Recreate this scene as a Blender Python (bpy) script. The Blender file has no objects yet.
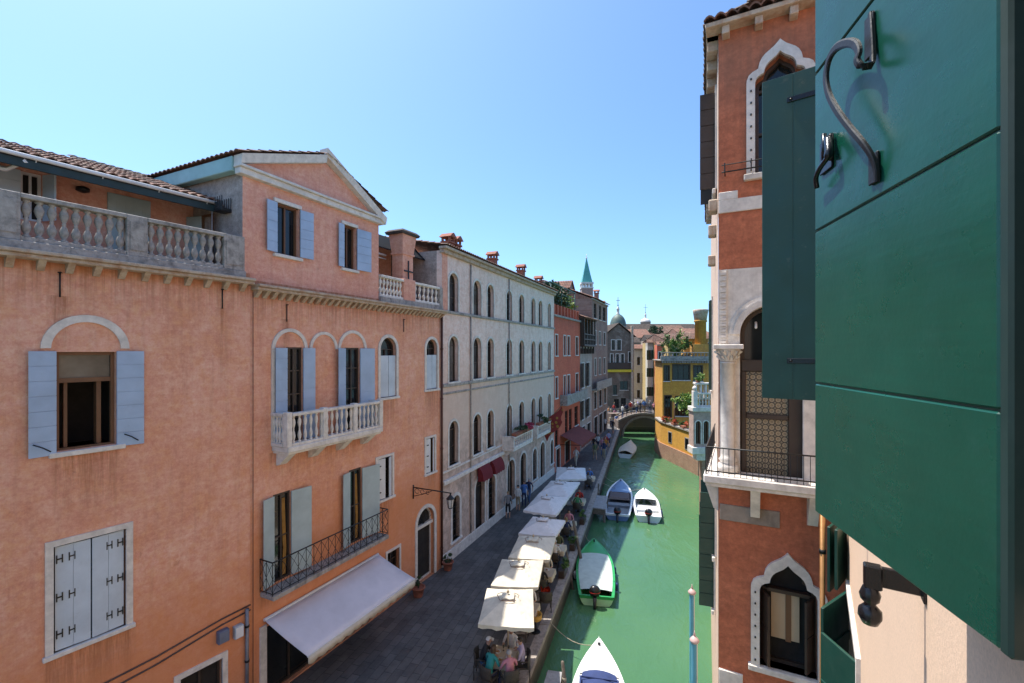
import bpy, bmesh, math, random
from mathutils import Vector, Matrix
from mathutils.geometry import delaunay_2d_cdt
R = math.radians
rnd = random.Random(7)
SC = bpy.context.scene
COL = SC.collection

# ------------------------------------------------------------------ camera constants (metres; camera looks along +Y)
H, FL, CX, HY = 10.5, 455.0, 512.0, 351.0
WATER = -1.0
def at_z(px, py, z):
    Y = (H - z) * FL / (py - HY)
    return Vector(((px - CX) / FL * Y, Y, z))
def at_y(px, py, Y):
    return Vector(((px - CX) / FL * Y, Y, H + (HY - py) / FL * Y))

class Frame:
    """a vertical plane: s runs along it, h is height, d is the distance outwards"""
    def __init__(self, ox, oy, vp=None, out=1, u=None):
        self.O = Vector((ox, oy, 0))
        if u is None:
            t = math.atan((vp - CX) / FL); u = (math.sin(t), math.cos(t))
        l = math.hypot(*u); u = (u[0] / l, u[1] / l)
        self.u = Vector((u[0], u[1], 0))
        self.n = Vector((u[1] * out, -u[0] * out, 0))
    def w(self, s, h, d=0.0):
        p = self.O + self.u * s + self.n * d
        return Vector((p.x, p.y, h))
    def px(self, x, y, d=0.0):
        o = self.O + self.n * d
        a = (x - CX) / FL
        # (o + u s): X = a Y
        s = (a * o.y - o.x) / (self.u.x - a * self.u.y)
        Y = o.y + self.u.y * s
        return s, H + (HY - y) / FL * Y
    def s(self, x, d=0.0): return self.px(x, HY, d)[0]
    def h(self, x, y, d=0.0): return self.px(x, y, d)[1]
    def sub(self, s0, d0):
        f = Frame(0, 0, u=(self.u.x, self.u.y)); f.O = self.O + self.u * s0 + self.n * d0; f.n = self.n.copy(); return f
WORLD = Frame(0, 0, u=(1, 0)); WORLD.n = Vector((0, 1, 0))      # s = X, d = Y

# ------------------------------------------------------------------ mesh builder
class MB:
    def __init__(self, fr=WORLD):
        self.v = []; self.f = []; self.m = []; self.fr = fr; self.mi = 0; self.smooth = []
    def pt(self, s, h, d): self.v.append(self.fr.w(s, h, d)); return len(self.v) - 1
    def pw(self, p): self.v.append(Vector(p)); return len(self.v) - 1
    def face(self, idx, sm=False): self.f.append(tuple(idx)); self.m.append(self.mi); self.smooth.append(sm)
    def hexa(self, pts, sm=False):
        """8 world points: bottom 4 then top 4"""
        i = [self.pw(p) for p in pts]
        for q in ((0, 3, 2, 1), (4, 5, 6, 7), (0, 1, 5, 4), (1, 2, 6, 5), (2, 3, 7, 6), (3, 0, 4, 7)):
            self.face([i[k] for k in q], sm)
        return self
    def box(self, s0, s1, h0, h1, d0, d1, c=0.0):
        """box; c = chamfer of all edges"""
        W = self.fr.w
        if c <= 0 or min(abs(s1 - s0), abs(h1 - h0), abs(d1 - d0)) < 2.2 * c:
            return self.hexa([W(s0, h0, d0), W(s1, h0, d0), W(s1, h0, d1), W(s0, h0, d1),
                              W(s0, h1, d0), W(s1, h1, d0), W(s1, h1, d1), W(s0, h1, d1)])
        S = (s0, s1); Hh = (h0, h1); D = (d0, d1); sg = (1, -1); ix = {}
        for a in (0, 1):
            for b in (0, 1):
                for e in (0, 1):
                    ix[a, b, e, 0] = self.pt(S[a], Hh[b] + c * sg[b], D[e] + c * sg[e])
                    ix[a, b, e, 1] = self.pt(S[a] + c * sg[a], Hh[b], D[e] + c * sg[e])
                    ix[a, b, e, 2] = self.pt(S[a] + c * sg[a], Hh[b] + c * sg[b], D[e])
        for a in (0, 1):
            self.face([ix[a, b, e, 0] for b, e in ((0, 0), (1, 0), (1, 1), (0, 1))])
            self.face([ix[b, a, e, 1] for b, e in ((0, 0), (1, 0), (1, 1), (0, 1))])
            self.face([ix[b, e, a, 2] for b, e in ((0, 0), (1, 0), (1, 1), (0, 1))])
        for a in (0, 1):
            for b in (0, 1):
                self.face([ix[a, b, 0, 0], ix[a, b, 1, 0], ix[a, b, 1, 1], ix[a, b, 0, 1]])
                self.face([ix[a, 0, b, 0], ix[a, 1, b, 0], ix[a, 1, b, 2], ix[a, 0, b, 2]])
                self.face([ix[0, a, b, 1], ix[1, a, b, 1], ix[1, a, b, 2], ix[0, a, b, 2]])
                for e in (0, 1): self.face([ix[a, b, e, k] for k in (0, 1, 2)])
        return self
    def prism(self, pts, d0, d1):
        """pts [(s,h)] extruded from d0 to d1"""
        n = len(pts)
        a = [self.pt(s, h, d0) for s, h in pts]; b = [self.pt(s, h, d1) for s, h in pts]
        self.face(a[::-1]); self.face(b)
        for i in range(n):
            j = (i + 1) % n; self.face((a[i], a[j], b[j], b[i]))
        return self
    def prism_z(self, pts, z0, z1):
        n = len(pts)
        a = [self.pw((x, y, z0)) for x, y in pts]; b = [self.pw((x, y, z1)) for x, y in pts]
        self.face(a[::-1]); self.face(b)
        for i in range(n):
            j = (i + 1) % n; self.face((a[i], a[j], b[j], b[i]))
        return self
    def ring(self, outer, inner, d0, d1, closed=True):
        n = len(outer)
        A = [self.pt(s, h, d1) for s, h in outer]; B = [self.pt(s, h, d1) for s, h in inner]
        C = [self.pt(s, h, d0) for s, h in outer]; D = [self.pt(s, h, d0) for s, h in inner]
        rng = range(n if closed else n - 1)
        for i in rng:
            j = (i + 1) % n
            self.face((A[i], A[j], B[j], B[i])); self.face((C[i], D[i], D[j], C[j]))
            self.face((A[i], C[i], C[j], A[j])); self.face((B[i], B[j], D[j], D[i]))
        if not closed:
            self.face((A[0], B[0], D[0], C[0])); self.face((A[-1], C[-1], D[-1], B[-1]))
        return self
    def tube(self, path, r, seg=6, cap=True):
        P = [Vector(p) for p in path]; rs = r if isinstance(r, (list, tuple)) else [r] * len(P)
        rings = []; up = None
        for i, p in enumerate(P):
            t = (P[min(i + 1, len(P) - 1)] - P[max(i - 1, 0)])
            t = t.normalized() if t.length > 1e-9 else Vector((0, 0, 1))
            if up is None: up = Vector((0, 0, 1)) if abs(t.z) < .9 else Vector((1, 0, 0))
            a = t.cross(up)
            if a.length < 1e-4: a = t.cross(Vector((1, 0, 0)))
            a.normalize(); b = a.cross(t).normalized(); up = b
            rings.append([self.pw(p + (a * math.cos(2 * math.pi * k / seg) + b * math.sin(2 * math.pi * k / seg)) * rs[i]) for k in range(seg)])
        for i in range(len(rings) - 1):
            for k in range(seg):
                l = (k + 1) % seg
                self.face((rings[i][k], rings[i][l], rings[i + 1][l], rings[i + 1][k]), seg > 4)
        if cap: self.face(rings[0][::-1]); self.face(rings[-1])
        return self
    def lathe(self, c, prof, seg=10, ang=0.0, sx=1.0, sy=1.0, sm=True):
        """prof [(r,z)] about the vertical through c"""
        c = Vector(c); rings = []
        for r, z in prof:
            rings.append([self.pw(c + Vector((sx * r * math.cos(ang + 2 * math.pi * k / seg), sy * r * math.sin(ang + 2 * math.pi * k / seg), z))) for k in range(seg)])
        for i in range(len(rings) - 1):
            for k in range(seg):
                l = (k + 1) % seg
                self.face((rings[i][k], rings[i][l], rings[i + 1][l], rings[i + 1][k]), sm)
        self.face(rings[0][::-1]); self.face(rings[-1])
        return self
    def grid(self, rows, sm=True):
        """rows of world points"""
        ix = [[self.pw(p) for p in r] for r in rows]
        for i in range(len(ix) - 1):
            for j in range(len(ix[0]) - 1):
                self.face((ix[i][j], ix[i][j + 1], ix[i + 1][j + 1], ix[i + 1][j]), sm)
        return self
    def leaves(self, c, rad, n, size, rr=rnd, flat=.7):
        """n leaf-sized quads spread in lumps through an ellipsoid"""
        c = Vector(c); rad = Vector(rad)
        lumps = []
        for _ in range(max(3, n // 40)):
            while True:
                q = Vector((rr.uniform(-1, 1), rr.uniform(-1, 1), rr.uniform(-1, 1)))
                if q.length < .95: break
            lumps.append(q)
        for _ in range(n):
            l = rr.choice(lumps)
            q = l + Vector((rr.gauss(0, .17), rr.gauss(0, .17), rr.gauss(0, .14)))
            p = c + Vector((q.x * rad.x, q.y * rad.y, q.z * rad.z))
            a = Vector((rr.gauss(0, 1), rr.gauss(0, 1), rr.gauss(0, 1))).normalized()
            b = a.cross(Vector((rr.gauss(0, 1), rr.gauss(0, 1), rr.gauss(0, 1)))).normalized()
            z = size * rr.uniform(.6, 1.3)
            i = [self.pw(p + v) for v in (a * z, b * z * .5, -a * z, -b * z * .5)]
            self.face(i)
        return self
    def tiles(self, p0, a, b, tw=.22, row=.38, amp=.06, step=.035):
        """clay pan-tile sheet: p0 lower corner, a along the eave, b up the slope"""
        p0, a, b = Vector(p0), Vector(a), Vector(b)
        La, Lb = a.length, b.length; an, bn = a / La, b / Lb
        nrm = an.cross(bn); nrm = nrm if nrm.z > 0 else -nrm
        nt = max(1, round(La / tw)); nr = max(1, round(Lb / row))
        ph = (0, .25, .5, .75); off = (0.0, .72, 1.0, .72)
        jit = [rnd.uniform(-.012, .012) for _ in range(nt + 1)]
        for r in range(nr):
            rows = []
            for e, lift in ((0, step), (1, 0.0)):
                line = []
                for t in range(nt + 1):
                    for k in range(4 if t < nt else 1):
                        x = (t + ph[k]) / nt * La
                        y = (r + e) / nr * Lb - (0 if e else .03) + jit[t]
                        line.append(p0 + an * x + bn * y + nrm * (amp * off[k] + lift))
                rows.append(line)
            low = [q - nrm * .03 for q in rows[0]]
            self.grid([low, rows[0], rows[1]], False)
        return self
    def build(self, name, mat, parent=None, label=None, kind=None, bevel=0, loc=None):
        me = bpy.data.meshes.new(name)
        base = ROOTLOC.get(parent.name if parent else None, Vector((0, 0, 0))) if loc is None else Vector(loc)
        me.from_pydata([tuple(v - base) for v in self.v], [], self.f)
        mats = mat if isinstance(mat, (list, tuple)) else [mat]
        for m in mats: me.materials.append(m)
        if len(mats) > 1: me.polygons.foreach_set('material_index', self.m)
        me.polygons.foreach_set('use_smooth', self.smooth)
        bm = bmesh.new(); bm.from_mesh(me); bmesh.ops.recalc_face_normals(bm, faces=bm.faces); bm.to_mesh(me); bm.free()
        me.update()
        o = bpy.data.objects.new(name, me); COL.objects.link(o)
        if parent: o.parent = parent; ROOTLOC[o.name] = base
        else: o.location = base; ROOTLOC[o.name] = base
        if label: o['label'] = label
        if kind: o['kind'] = kind
        if bevel:
            md = o.modifiers.new('edge', 'BEVEL'); md.width = bevel; md.segments = 2; md.limit_method = 'ANGLE'
        return o
ROOTLOC = {}
def thing(name, label, cat, loc=(0, 0, 0), group=None):
    o = bpy.data.objects.new(name, None); COL.objects.link(o); o.location = loc; o.empty_display_size = .2
    ROOTLOC[o.name] = Vector(loc); o['label'] = label; o['category'] = cat
    if group: o['group'] = group
    return o
def tag(o, label, cat, group=None):
    o['label'] = label; o['category'] = cat
    if group: o['group'] = group
    return o
def dup(root, loc, rotz=0.0, label=None, scale=None):
    r = root.copy(); COL.objects.link(r); r.location = loc; r.rotation_euler = (0, 0, rotz)
    if scale: r.scale = scale
    if label: r['label'] = label
    ROOTLOC[r.name] = Vector(loc)
    for ch in list(root.children):
        c = ch.copy(); COL.objects.link(c); c.parent = r
        for g in ch.children:
            d = g.copy(); COL.objects.link(d); d.parent = c
    return r

# ------------------------------------------------------------------ materials
class NT:
    def __init__(self, name):
        self.m = bpy.data.materials.new(name); self.m.use_nodes = True
        self.t = self.m.node_tree; self.t.nodes.clear()
        self.out = self.n('ShaderNodeOutputMaterial'); self.b = self.n('ShaderNodeBsdfPrincipled')
        self.l(self.b.outputs[0], self.out.inputs[0]); self.tc = self.n('ShaderNodeTexCoord').outputs['Object']
    def n(self, t, **k):
        x = self.t.nodes.new(t)
        for a, v in k.items(): setattr(x, a, v)
        return x
    def l(self, a, b): self.t.links.new(a, b)
    def noise(self, scale, detail=4, rough=.55, vec=None, dist=0):
        x = self.n('ShaderNodeTexNoise'); x.inputs['Scale'].default_value = scale; x.inputs['Detail'].default_value = detail
        x.inputs['Roughness'].default_value = rough; x.inputs['Distortion'].default_value = dist
        self.l(vec or self.tc, x.inputs['Vector']); return x.outputs['Fac']
    def map(self, scale=(1, 1, 1), rot=(0, 0, 0), loc=(0, 0, 0)):
        x = self.n('ShaderNodeMapping'); x.inputs['Scale'].default_value = scale; x.inputs['Rotation'].default_value = rot; x.inputs['Location'].default_value = loc
        self.l(self.tc, x.inputs['Vector']); return x.outputs[0]
    def ramp(self, fac, stops):
        x = self.n('ShaderNodeValToRGB'); e = x.color_ramp.elements
        while len(e) < len(stops): e.new(.5)
        for k, (p, c) in enumerate(stops):
            e[k].position = p; e[k].color = (*c, 1) if not isinstance(c, (int, float)) else (c, c, c, 1)
        self.l(fac, x.inputs[0]); return x.outputs[0]
    def mix(self, fac, a, b, mode='MIX'):
        x = self.n('ShaderNodeMix', data_type='RGBA', blend_type=mode)
        for v, i in ((fac, 0), (a, 6), (b, 7)):
            if isinstance(v, (int, float)): x.inputs[i].default_value = v
            elif isinstance(v, (tuple, list)): x.inputs[i].default_value = (*v, 1)
            else: self.l(v, x.inputs[i])
        return x.outputs[2]
    def math(self, op, a, b=0.0, c=None):
        x = self.n('ShaderNodeMath', operation=op)
        for i, v in enumerate((a, b, c)):
            if v is None: continue
            if isinstance(v, (int, float)): x.inputs[i].default_value = v
            else: self.l(v, x.inputs[i])
        return x.outputs[0]
    def z(self, lo, hi):
        """0 at lo, 1 at hi, by object height"""
        s = self.n('ShaderNodeSeparateXYZ'); self.l(self.tc, s.inputs[0])
        r = self.n('ShaderNodeMapRange'); r.inputs[1].default_value = lo; r.inputs[2].default_value = hi
        self.l(s.outputs[2], r.inputs[0]); return r.outputs[0]
    def color(self, c):
        if isinstance(c, (tuple, list)): self.b.inputs['Base Color'].default_value = (*c, 1)
        else: self.l(c, self.b.inputs['Base Color'])
    def bump(self, h, strength=.3, dist=.02):
        x = self.n('ShaderNodeBump'); x.inputs['Strength'].default_value = strength; x.inputs['Distance'].default_value = dist
        self.l(h, x.inputs['Height']); self.l(x.outputs[0], self.b.inputs['Normal'])
    def rough(self, r, metal=0.0):
        self.b.inputs['Metallic'].default_value = metal
        if isinstance(r, (int, float)): self.b.inputs['Roughness'].default_value = r
        else: self.l(r, self.b.inputs['Roughness'])
def dk(c, k): return tuple(x * k for x in c)
def simple(name, c, rough=.6, metal=0.0, var=.18, scale=6.0, bump=.12):
    t = NT(name); n = t.noise(scale, 5, .6)
    t.color(t.ramp(n, [(.3, dk(c, 1 - var)), (.7, dk(c, 1 + var))])); t.rough(rough, metal)
    if bump: t.bump(t.noise(scale * 4, 3), bump, .01)
    return t.m
def plaster(name, c1, c2, c3=None, zc=None, streak=(.16, .10, .06), low=None, zlow=4.0, base=True, amt=.55, bs=.4, trs=.2, stains=None, u=None, soff=0.0):
    """aged lime plaster: patches, faint vertical wash marks, rain stains under the cornice at zc, damp foot"""
    t = NT(name)
    big = t.noise(.55, 8, .68, dist=.9); mid = t.noise(2.4, 7, .74, dist=.3); fine = t.noise(22, 4, .7)
    col = t.ramp(big, [(.32, c1), (.68, c2)])
    if c3: col = t.mix(t.math('MULTIPLY', t.ramp(mid, [(.46, 0), (.66, 1)]), .6), col, c3)
    col = t.mix(.22, col, t.ramp(fine, [(.25, .25), (.75, 1.0)]), 'OVERLAY')
    st = t.noise(1.0, 6, .7, t.map((5.5, 5.5, .35)))
    col = t.mix(t.math('MULTIPLY', t.ramp(st, [(.5, 0), (.75, 1)]), .3), col, dk(c1, .6))
    tr = t.noise(1.0, 8, .72, t.map((2.0, 2.0, 8.0)), dist=.4)
    col = t.mix(trs, col, t.ramp(tr, [(.33, .2), (.5, .5), (.68, .86)]), 'OVERLAY')
    gr = t.noise(8, 8, .8)
    col = t.mix(.26, col, t.ramp(gr, [(.36, .15), (.5, .52), (.64, .9)]), 'OVERLAY')
    pk = t.noise(3.2, 8, .78, dist=.5)
    col = t.mix(t.math('MULTIPLY', t.ramp(pk, [(.63, 0), (.66, 1)]), .35), col, dk(c1, .55))
    col = t.mix(t.math('MULTIPLY', t.ramp(pk, [(.31, 1), (.35, 0)]), .4), col, tuple(min(.8, x * 1.35 + .05) for x in c2))
    if low:
        m = t.math('ADD', t.z(zlow + 1.4, zlow - 1.2), t.math('MULTIPLY', t.math('SUBTRACT', mid, .5), 1.3))
        m = t.n('ShaderNodeClamp').inputs[0].node if False else t.math('MULTIPLY', t.math('MINIMUM', t.math('MAXIMUM', m, 0.0), 1.0), .75)
        col = t.mix(m, col, low)
    if zc:
        s2 = t.noise(1.0, 5, .75, t.map((9, 9, .25)))
        m = t.math('MULTIPLY', t.z(zc - 1.15, zc), t.ramp(s2, [(.42, 0), (.62, 1)]))
        col = t.mix(t.math('MULTIPLY', m, amt), col, streak)
        m2 = t.math('MULTIPLY', t.z(zc - .45, zc - .05), t.ramp(mid, [(.3, .2), (.7, 1)]))
        col = t.mix(t.math('MULTIPLY', m2, amt), col, dk(streak, 1.3))
    if base:
        m = t.math('MULTIPLY', t.z(1.6, -.1), t.ramp(mid, [(.35, 0), (.65, 1)]))
        col = t.mix(t.math('MULTIPLY', m, .6), col, (.17, .13, .11))
    if stains:      # rain runs below sills, balconies and ties
        sx = t.n('ShaderNodeSeparateXYZ'); t.l(t.tc, sx.inputs[0])
        sv = t.math('ADD', t.math('ADD', t.math('MULTIPLY', sx.outputs[0], u.x), t.math('MULTIPLY', sx.outputs[1], u.y)), soff)
        run = t.ramp(t.noise(1.0, 6, .78, t.map((10, 10, .5))), [(.40, 0), (.60, 1)])
        tot = None
        for s0, s1, ht, ln in stains:
            a = t.math('MULTIPLY', t.math('ADD', t.math('SUBTRACT', sv, s0), .12), 8.0); b = t.math('MULTIPLY', t.math('SUBTRACT', s1 + .12, sv), 8.0)
            e = t.math('MINIMUM', t.math('MINIMUM', a, b), 1.0); e = t.math('MAXIMUM', e, 0.0)
            zf = t.math('MINIMUM', t.math('MAXIMUM', t.math('DIVIDE', t.math('SUBTRACT', sx.outputs[2], ht - ln), ln), 0.0), 1.0)
            zf = t.math('MULTIPLY', zf, t.math('LESS_THAN', sx.outputs[2], ht))
            k = t.math('MULTIPLY', e, zf); tot = k if tot is None else t.math('MAXIMUM', tot, k)
        col = t.mix(t.math('MULTIPLY', t.math('MULTIPLY', tot, run), .75), col, streak)
    t.color(col); t.rough(.9)
    t.bump(t.math('ADD', t.math('MULTIPLY', fine, .5), t.math('MULTIPLY', mid, .8)), bs, .02)
    return t.m
def stone(name, c, dirt=(.12, .11, .10), amt=.5, scale=2.2):
    t = NT(name)
    n = t.noise(scale, 7, .68, dist=.4); st = t.noise(1.0, 6, .7, t.map((7, 7, .8)))
    col = t.ramp(t.noise(scale * 3, 5, .6), [(.3, dk(c, .82)), (.7, dk(c, 1.08))])
    m = t.math('MULTIPLY', t.ramp(n, [(.45, 0), (.75, 1)]), amt)
    col = t.mix(m, col, dirt)
    col = t.mix(t.math('MULTIPLY', t.ramp(st, [(.55, 0), (.8, 1)]), amt), col, dk(dirt, 1.5))
    t.color(col); t.rough(.8); t.bump(t.noise(18, 5, .7), .35, .015)
    return t.m
def bricks(name, c1, c2, mortar, theta, bw=.26, rh=.075, patch=None):
    t = NT(name)
    mp = t.map(rot=(0, 0, -theta))
    s = t.n('ShaderNodeSeparateXYZ'); t.l(mp, s.inputs[0]); c = t.n('ShaderNodeCombineXYZ')
    t.l(s.outputs[0], c.inputs[0]); t.l(s.outputs[2], c.inputs[1])
    b = t.n('ShaderNodeTexBrick'); t.l(c.outputs[0], b.inputs['Vector'])
    b.inputs['Scale'].default_value = 1; b.inputs['Brick Width'].default_value = bw; b.inputs['Row Height'].default_value = rh
    b.inputs['Mortar Size'].default_value = .008; b.inputs['Bias'].default_value = -.1
    b.inputs['Color1'].default_value = (*c1, 1); b.inputs['Color2'].default_value = (*c2, 1); b.inputs['Mortar'].default_value = (*mortar, 1)
    col = t.mix(.5, b.outputs['Color'], t.ramp(t.noise(1.2, 6, .7), [(.3, .35), (.7, 1.1)]), 'MULTIPLY')
    if patch: col = t.mix(t.ramp(t.noise(.5, 6, .65, dist=.8), [(.5, 0), (.58, 1)]), col, patch)
    t.color(col); t.rough(.92); t.bump(b.outputs['Fac'], -.5, .012)
    return t.m
def tilemat(name, c1=(.36, .15, .08), c2=(.20, .10, .065), c3=(.42, .27, .18)):
    t = NT(name)
    v = t.n('ShaderNodeTexVoronoi'); v.inputs['Scale'].default_value = 3.6; t.l(t.tc, v.inputs['Vector'])
    s = t.n('ShaderNodeSeparateColor'); t.l(v.outputs['Color'], s.inputs[0])
    col = t.ramp(s.outputs[0], [(.0, c2), (.45, c1), (.85, c1), (1, c3)])
    col = t.mix(t.math('MULTIPLY', t.ramp(t.noise(1.1, 6, .7), [(.45, 0), (.7, 1)]), .6), col, (.10, .085, .07))
    t.color(col); t.rough(.88); t.bump(t.noise(20, 4), .3, .01); return t.m
def leafmat(name, c1, c2):
    t = NT(name)
    v = t.n('ShaderNodeTexVoronoi'); v.inputs['Scale'].default_value = 9; t.l(t.tc, v.inputs['Vector'])
    s = t.n('ShaderNodeSeparateColor'); t.l(v.outputs['Color'], s.inputs[0])
    t.color(t.ramp(s.outputs[0], [(.1, c1), (.9, c2)])); t.rough(.55); 
    try: t.b.inputs['Subsurface Weight'].default_value = 0
    except Exception: pass
    return t.m
def glass(name, c=(.012, .014, .016), rough=.06):
    t = NT(name); t.color(t.ramp(t.noise(.9, 4, .6), [(.35, dk(c, .5)), (.7, dk(c, 1.8))])); t.rough(rough)
    t.b.inputs['IOR'].default_value = 1.5; t.bump(t.noise(1.5, 2), .06, .02); return t.m
def stucco(name, c):
    t = NT(name); t.color(t.mix(.5, t.ramp(t.noise(1.3, 6, .65), [(.3, dk(c, .9)), (.7, dk(c, 1.06))]), t.ramp(t.noise(70, 4, .75), [(.35, dk(c, .72)), (.62, dk(c, 1.1))]))); t.rough(.92); t.bump(t.noise(90, 5, .75), .45, .006); return t.m
def paint(name, c, rough=.45, wear=(.25, .22, .18), amt=.25, scale=5, fade=None):
    """oil paint on boards: slight fading, rubbed spots, grain"""
    t = NT(name)
    g = t.noise(1.0, 5, .6, t.map((14, 14, 2.2)))
    col = t.ramp(t.noise(scale * .3, 5, .6), [(.3, dk(c, .86)), (.7, fade or dk(c, 1.1))])
    col = t.mix(t.math('MULTIPLY', t.ramp(t.noise(scale * 2.3, 7, .75), [(.6, 0), (.74, 1)]), amt), col, wear)
    t.color(col); t.rough(t.ramp(t.noise(scale, 4), [(.3, rough * .8), (.7, min(1, rough * 1.3))])); t.bump(g, .18, .006); return t.m

M = {}
PINK1 = (.64, .275, .17); PINK2 = (.78, .41, .30); ORANGE = (.66, .235, .085)  # ORANGE: fresher paint low down, with some warm bounce light coloured in
M['pink'] = plaster('salmon_plaster', PINK1, PINK2, (.72, .34, .18), zc=12.45, streak=(.30, .11, .035), low=ORANGE, zlow=4.6, amt=.75)
M['pink_upper'] = plaster('upper_salmon_plaster', (.66, .29, .20), (.76, .39, .29), (.68, .30, .18), base=False)
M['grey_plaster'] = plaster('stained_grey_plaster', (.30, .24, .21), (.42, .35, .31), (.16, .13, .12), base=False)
M['white_plaster'] = plaster('pale_plaster', (.78, .545, .45), (.88, .665, .565), (.62, .41, .32), zc=15.3, streak=(.26, .17, .11), low=(.62, .46, .36), zlow=4.2, amt=.7)
M['stone'] = stone('white_stone', (.76, .70, .63), (.22, .18, .15), .45)
M['stone_dirty'] = stone('weathered_stone', (.40, .36, .32), (.055, .048, .042), .85, 4)
M['stone_warm'] = stone('warm_stone', (.52, .42, .32), (.28, .11, .04), .85, 4)
M['trim'] = stone('white_trim', (.74, .68, .61), (.28, .24, .20), .35)
M['tile'] = tilemat('clay_tiles', (.20, .10, .07), (.09, .06, .048), (.34, .24, .17))
M['tile_dark'] = tilemat('dark_clay_tiles', (.065, .045, .036), (.035, .03, .028), (.12, .075, .05))
M['tile_red'] = tilemat('red_clay_tiles', (.27, .13, .09), (.18, .095, .07), (.34, .24, .18))
M['iron'] = simple('black_iron', (.010, .010, .011), .5, .1, .3, 20)
M['glass'] = glass('dark_window_glass')
M['inside'] = simple('dark_interior', (.02, .017, .015), .9, 0, .4, 3)  # room darkness painted: near-black sheets fill open doors and windows
M['wood'] = paint('brown_wood', (.16, .075, .035), .5, (.30, .2, .12), .3)
M['wood_dark'] = paint('dark_wood', (.05, .032, .022), .5, (.15, .1, .07), .3)
M['blue'] = paint('blue_shutter_paint', (.36, .47, .62), .5, (.16, .19, .24), .3)
M['blue_pale'] = paint('pale_blue_shutter_paint', (.52, .59, .66), .5, (.2, .2, .2), .25)
M['green_pale'] = paint('grey_green_shutter_paint', (.40, .48, .48), .5, (.2, .2, .17), .3)
M['white_paint'] = paint('white_paint', (.66, .67, .68), .5, (.4, .36, .3), .2)
M['teal_paint'] = paint('pale_teal_paint', (.30, .50, .50), .6, (.5, .45, .4), .3)
M['metal_white'] = simple('white_metal', (.7, .7, .7), .4, 0, .1, 3, .03)
M['canvas'] = simple('cream_canvas', (.58, .53, .43), .85, 0, .12, 3, .45)
M['canvas_grey'] = simple('grey_white_canvas', (.62, .60, .60), .85, 0, .1, 3, .45)
M['canvas_awning'] = simple('awning_canvas', (.66, .63, .66), .85, 0, .09, 1.2, .3)
M['canvas_dark'] = simple('dark_grey_canvas', (.016, .018, .022), .8, 0, .15, 3, .1)
M['canvas_dark'].node_tree.nodes['Principled BSDF'].inputs['Specular IOR Level'].default_value = .1
M['maroon'] = simple('maroon_canvas', (.20, .045, .035), .85, 0, .2, 3)
M['red_cloth'] = simple('red_cloth', (.15, .010, .014), .85, 0, .2, 6)
M['terracotta'] = simple('terracotta', (.29, .10, .06), .85, 0, .3, 6)
M['leaf'] = leafmat('green_leaves', (.03, .075, .015), (.10, .19, .04))
M['leaf_dark'] = leafmat('dark_leaves', (.015, .035, .012), (.04, .085, .025))
M['leaf_lime'] = leafmat('yellow_green_leaves', (.09, .17, .02), (.24, .32, .05))
M['flower'] = leafmat('magenta_flowers', (.25, .01, .05), (.5, .05, .12))
M['flower_red'] = leafmat('red_flowers', (.45, .05, .02), (.5, .16, .04))
M['brick_house'] = bricks('brown_brick', (.26, .13, .09), (.34, .19, .14), (.36, .3, .26), R(66), patch=(.30, .20, .155))
M['brick_base'] = bricks('canal_brick', (.36, .17, .10), (.44, .25, .16), (.42, .34, .28), R(97))
M['lead'] = simple('lead_sheet', (.10, .135, .115), .6, .1, .35, .6)
M['copper'] = simple('green_copper', (.10, .34, .29), .6, 0, .2, .4)
# ------------------------------------------------------------------ facade lines (measured from the photograph)
P0 = (-7.609, 13.213)
L1 = Frame(*P0, vp=815); L2 = Frame(*P0, vp=728)
L3 = Frame(-3.3975, 22.084, vp=700)

# ------------------------------------------------------------------ facade helpers
def rectp(s0, s1, h0, h1): return [(s0, h0), (s1, h0), (s1, h1), (s0, h1)]
def archp(s0, s1, h0, h1, n=12):
    r = (s1 - s0) / 2; c = (s0 + s1) / 2; sp = h1 - r
    return [(s0, h0), (s1, h0)] + [(c + r * math.cos(math.pi * k / n), sp + r * math.sin(math.pi * k / n)) for k in range(n + 1)]
def ogeep(s0, s1, h0, h1, k=1.0):
    """Venetian ogee-trefoil head"""
    w = (s1 - s0) / 2; c = (s0 + s1) / 2
    prof = [(1.0, .0), (1.0, .18), (.99, .26), (.93, .36), (.82, .42), (.70, .45), (.64, .47), (.63, .52), (.60, .60), (.53, .69), (.43, .76), (.30, .82), (.17, .88), (.08, .94), (0, 1.0)]
    top = w * 1.55
    pts = [(s0, h0), (s1, h0)]
    pts += [(c + w * a, h1 - top + top * b) for a, b in prof]
    pts += [(c - w * a, h1 - top + top * b) for a, b in prof[-2::-1]]
    return pts
def inside(p, poly):
    x, y = p; c = False; n = len(poly)
    for i in range(n):
        (x1, y1), (x2, y2) = poly[i], poly[i - 1]
        if (y1 > y) != (y2 > y) and x < (x2 - x1) * (y - y1) / (y2 - y1) + x1: c = not c
    return c
def pierced(mb, outline, holes, d=0.0, reveal=.25):
    """a flat sheet with real openings and their reveals"""
    pts = []; edges = []
    for poly in [outline] + holes:
        b = len(pts); pts += [Vector(p) for p in poly]
        edges += [(b + i, b + (i + 1) % len(poly)) for i in range(len(poly))]
    vs, es, fs, *_ = delaunay_2d_cdt(pts, edges, [], 1, 1e-5)
    ix = [mb.pt(v.x, v.y, d) for v in vs]
    for f in fs:
        c = sum((vs[i] for i in f), Vector((0, 0))) / len(f)
        if not any(inside((c.x, c.y), h) for h in holes): mb.face([ix[i] for i in f])
    for h in holes:
        a = [mb.pt(s, z, d) for s, z in h]; b = [mb.pt(s, z, d - reveal) for s, z in h]
        for i in range(len(h)):
            j = (i + 1) % len(h); mb.face((a[i], a[j], b[j], b[i]))
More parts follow.
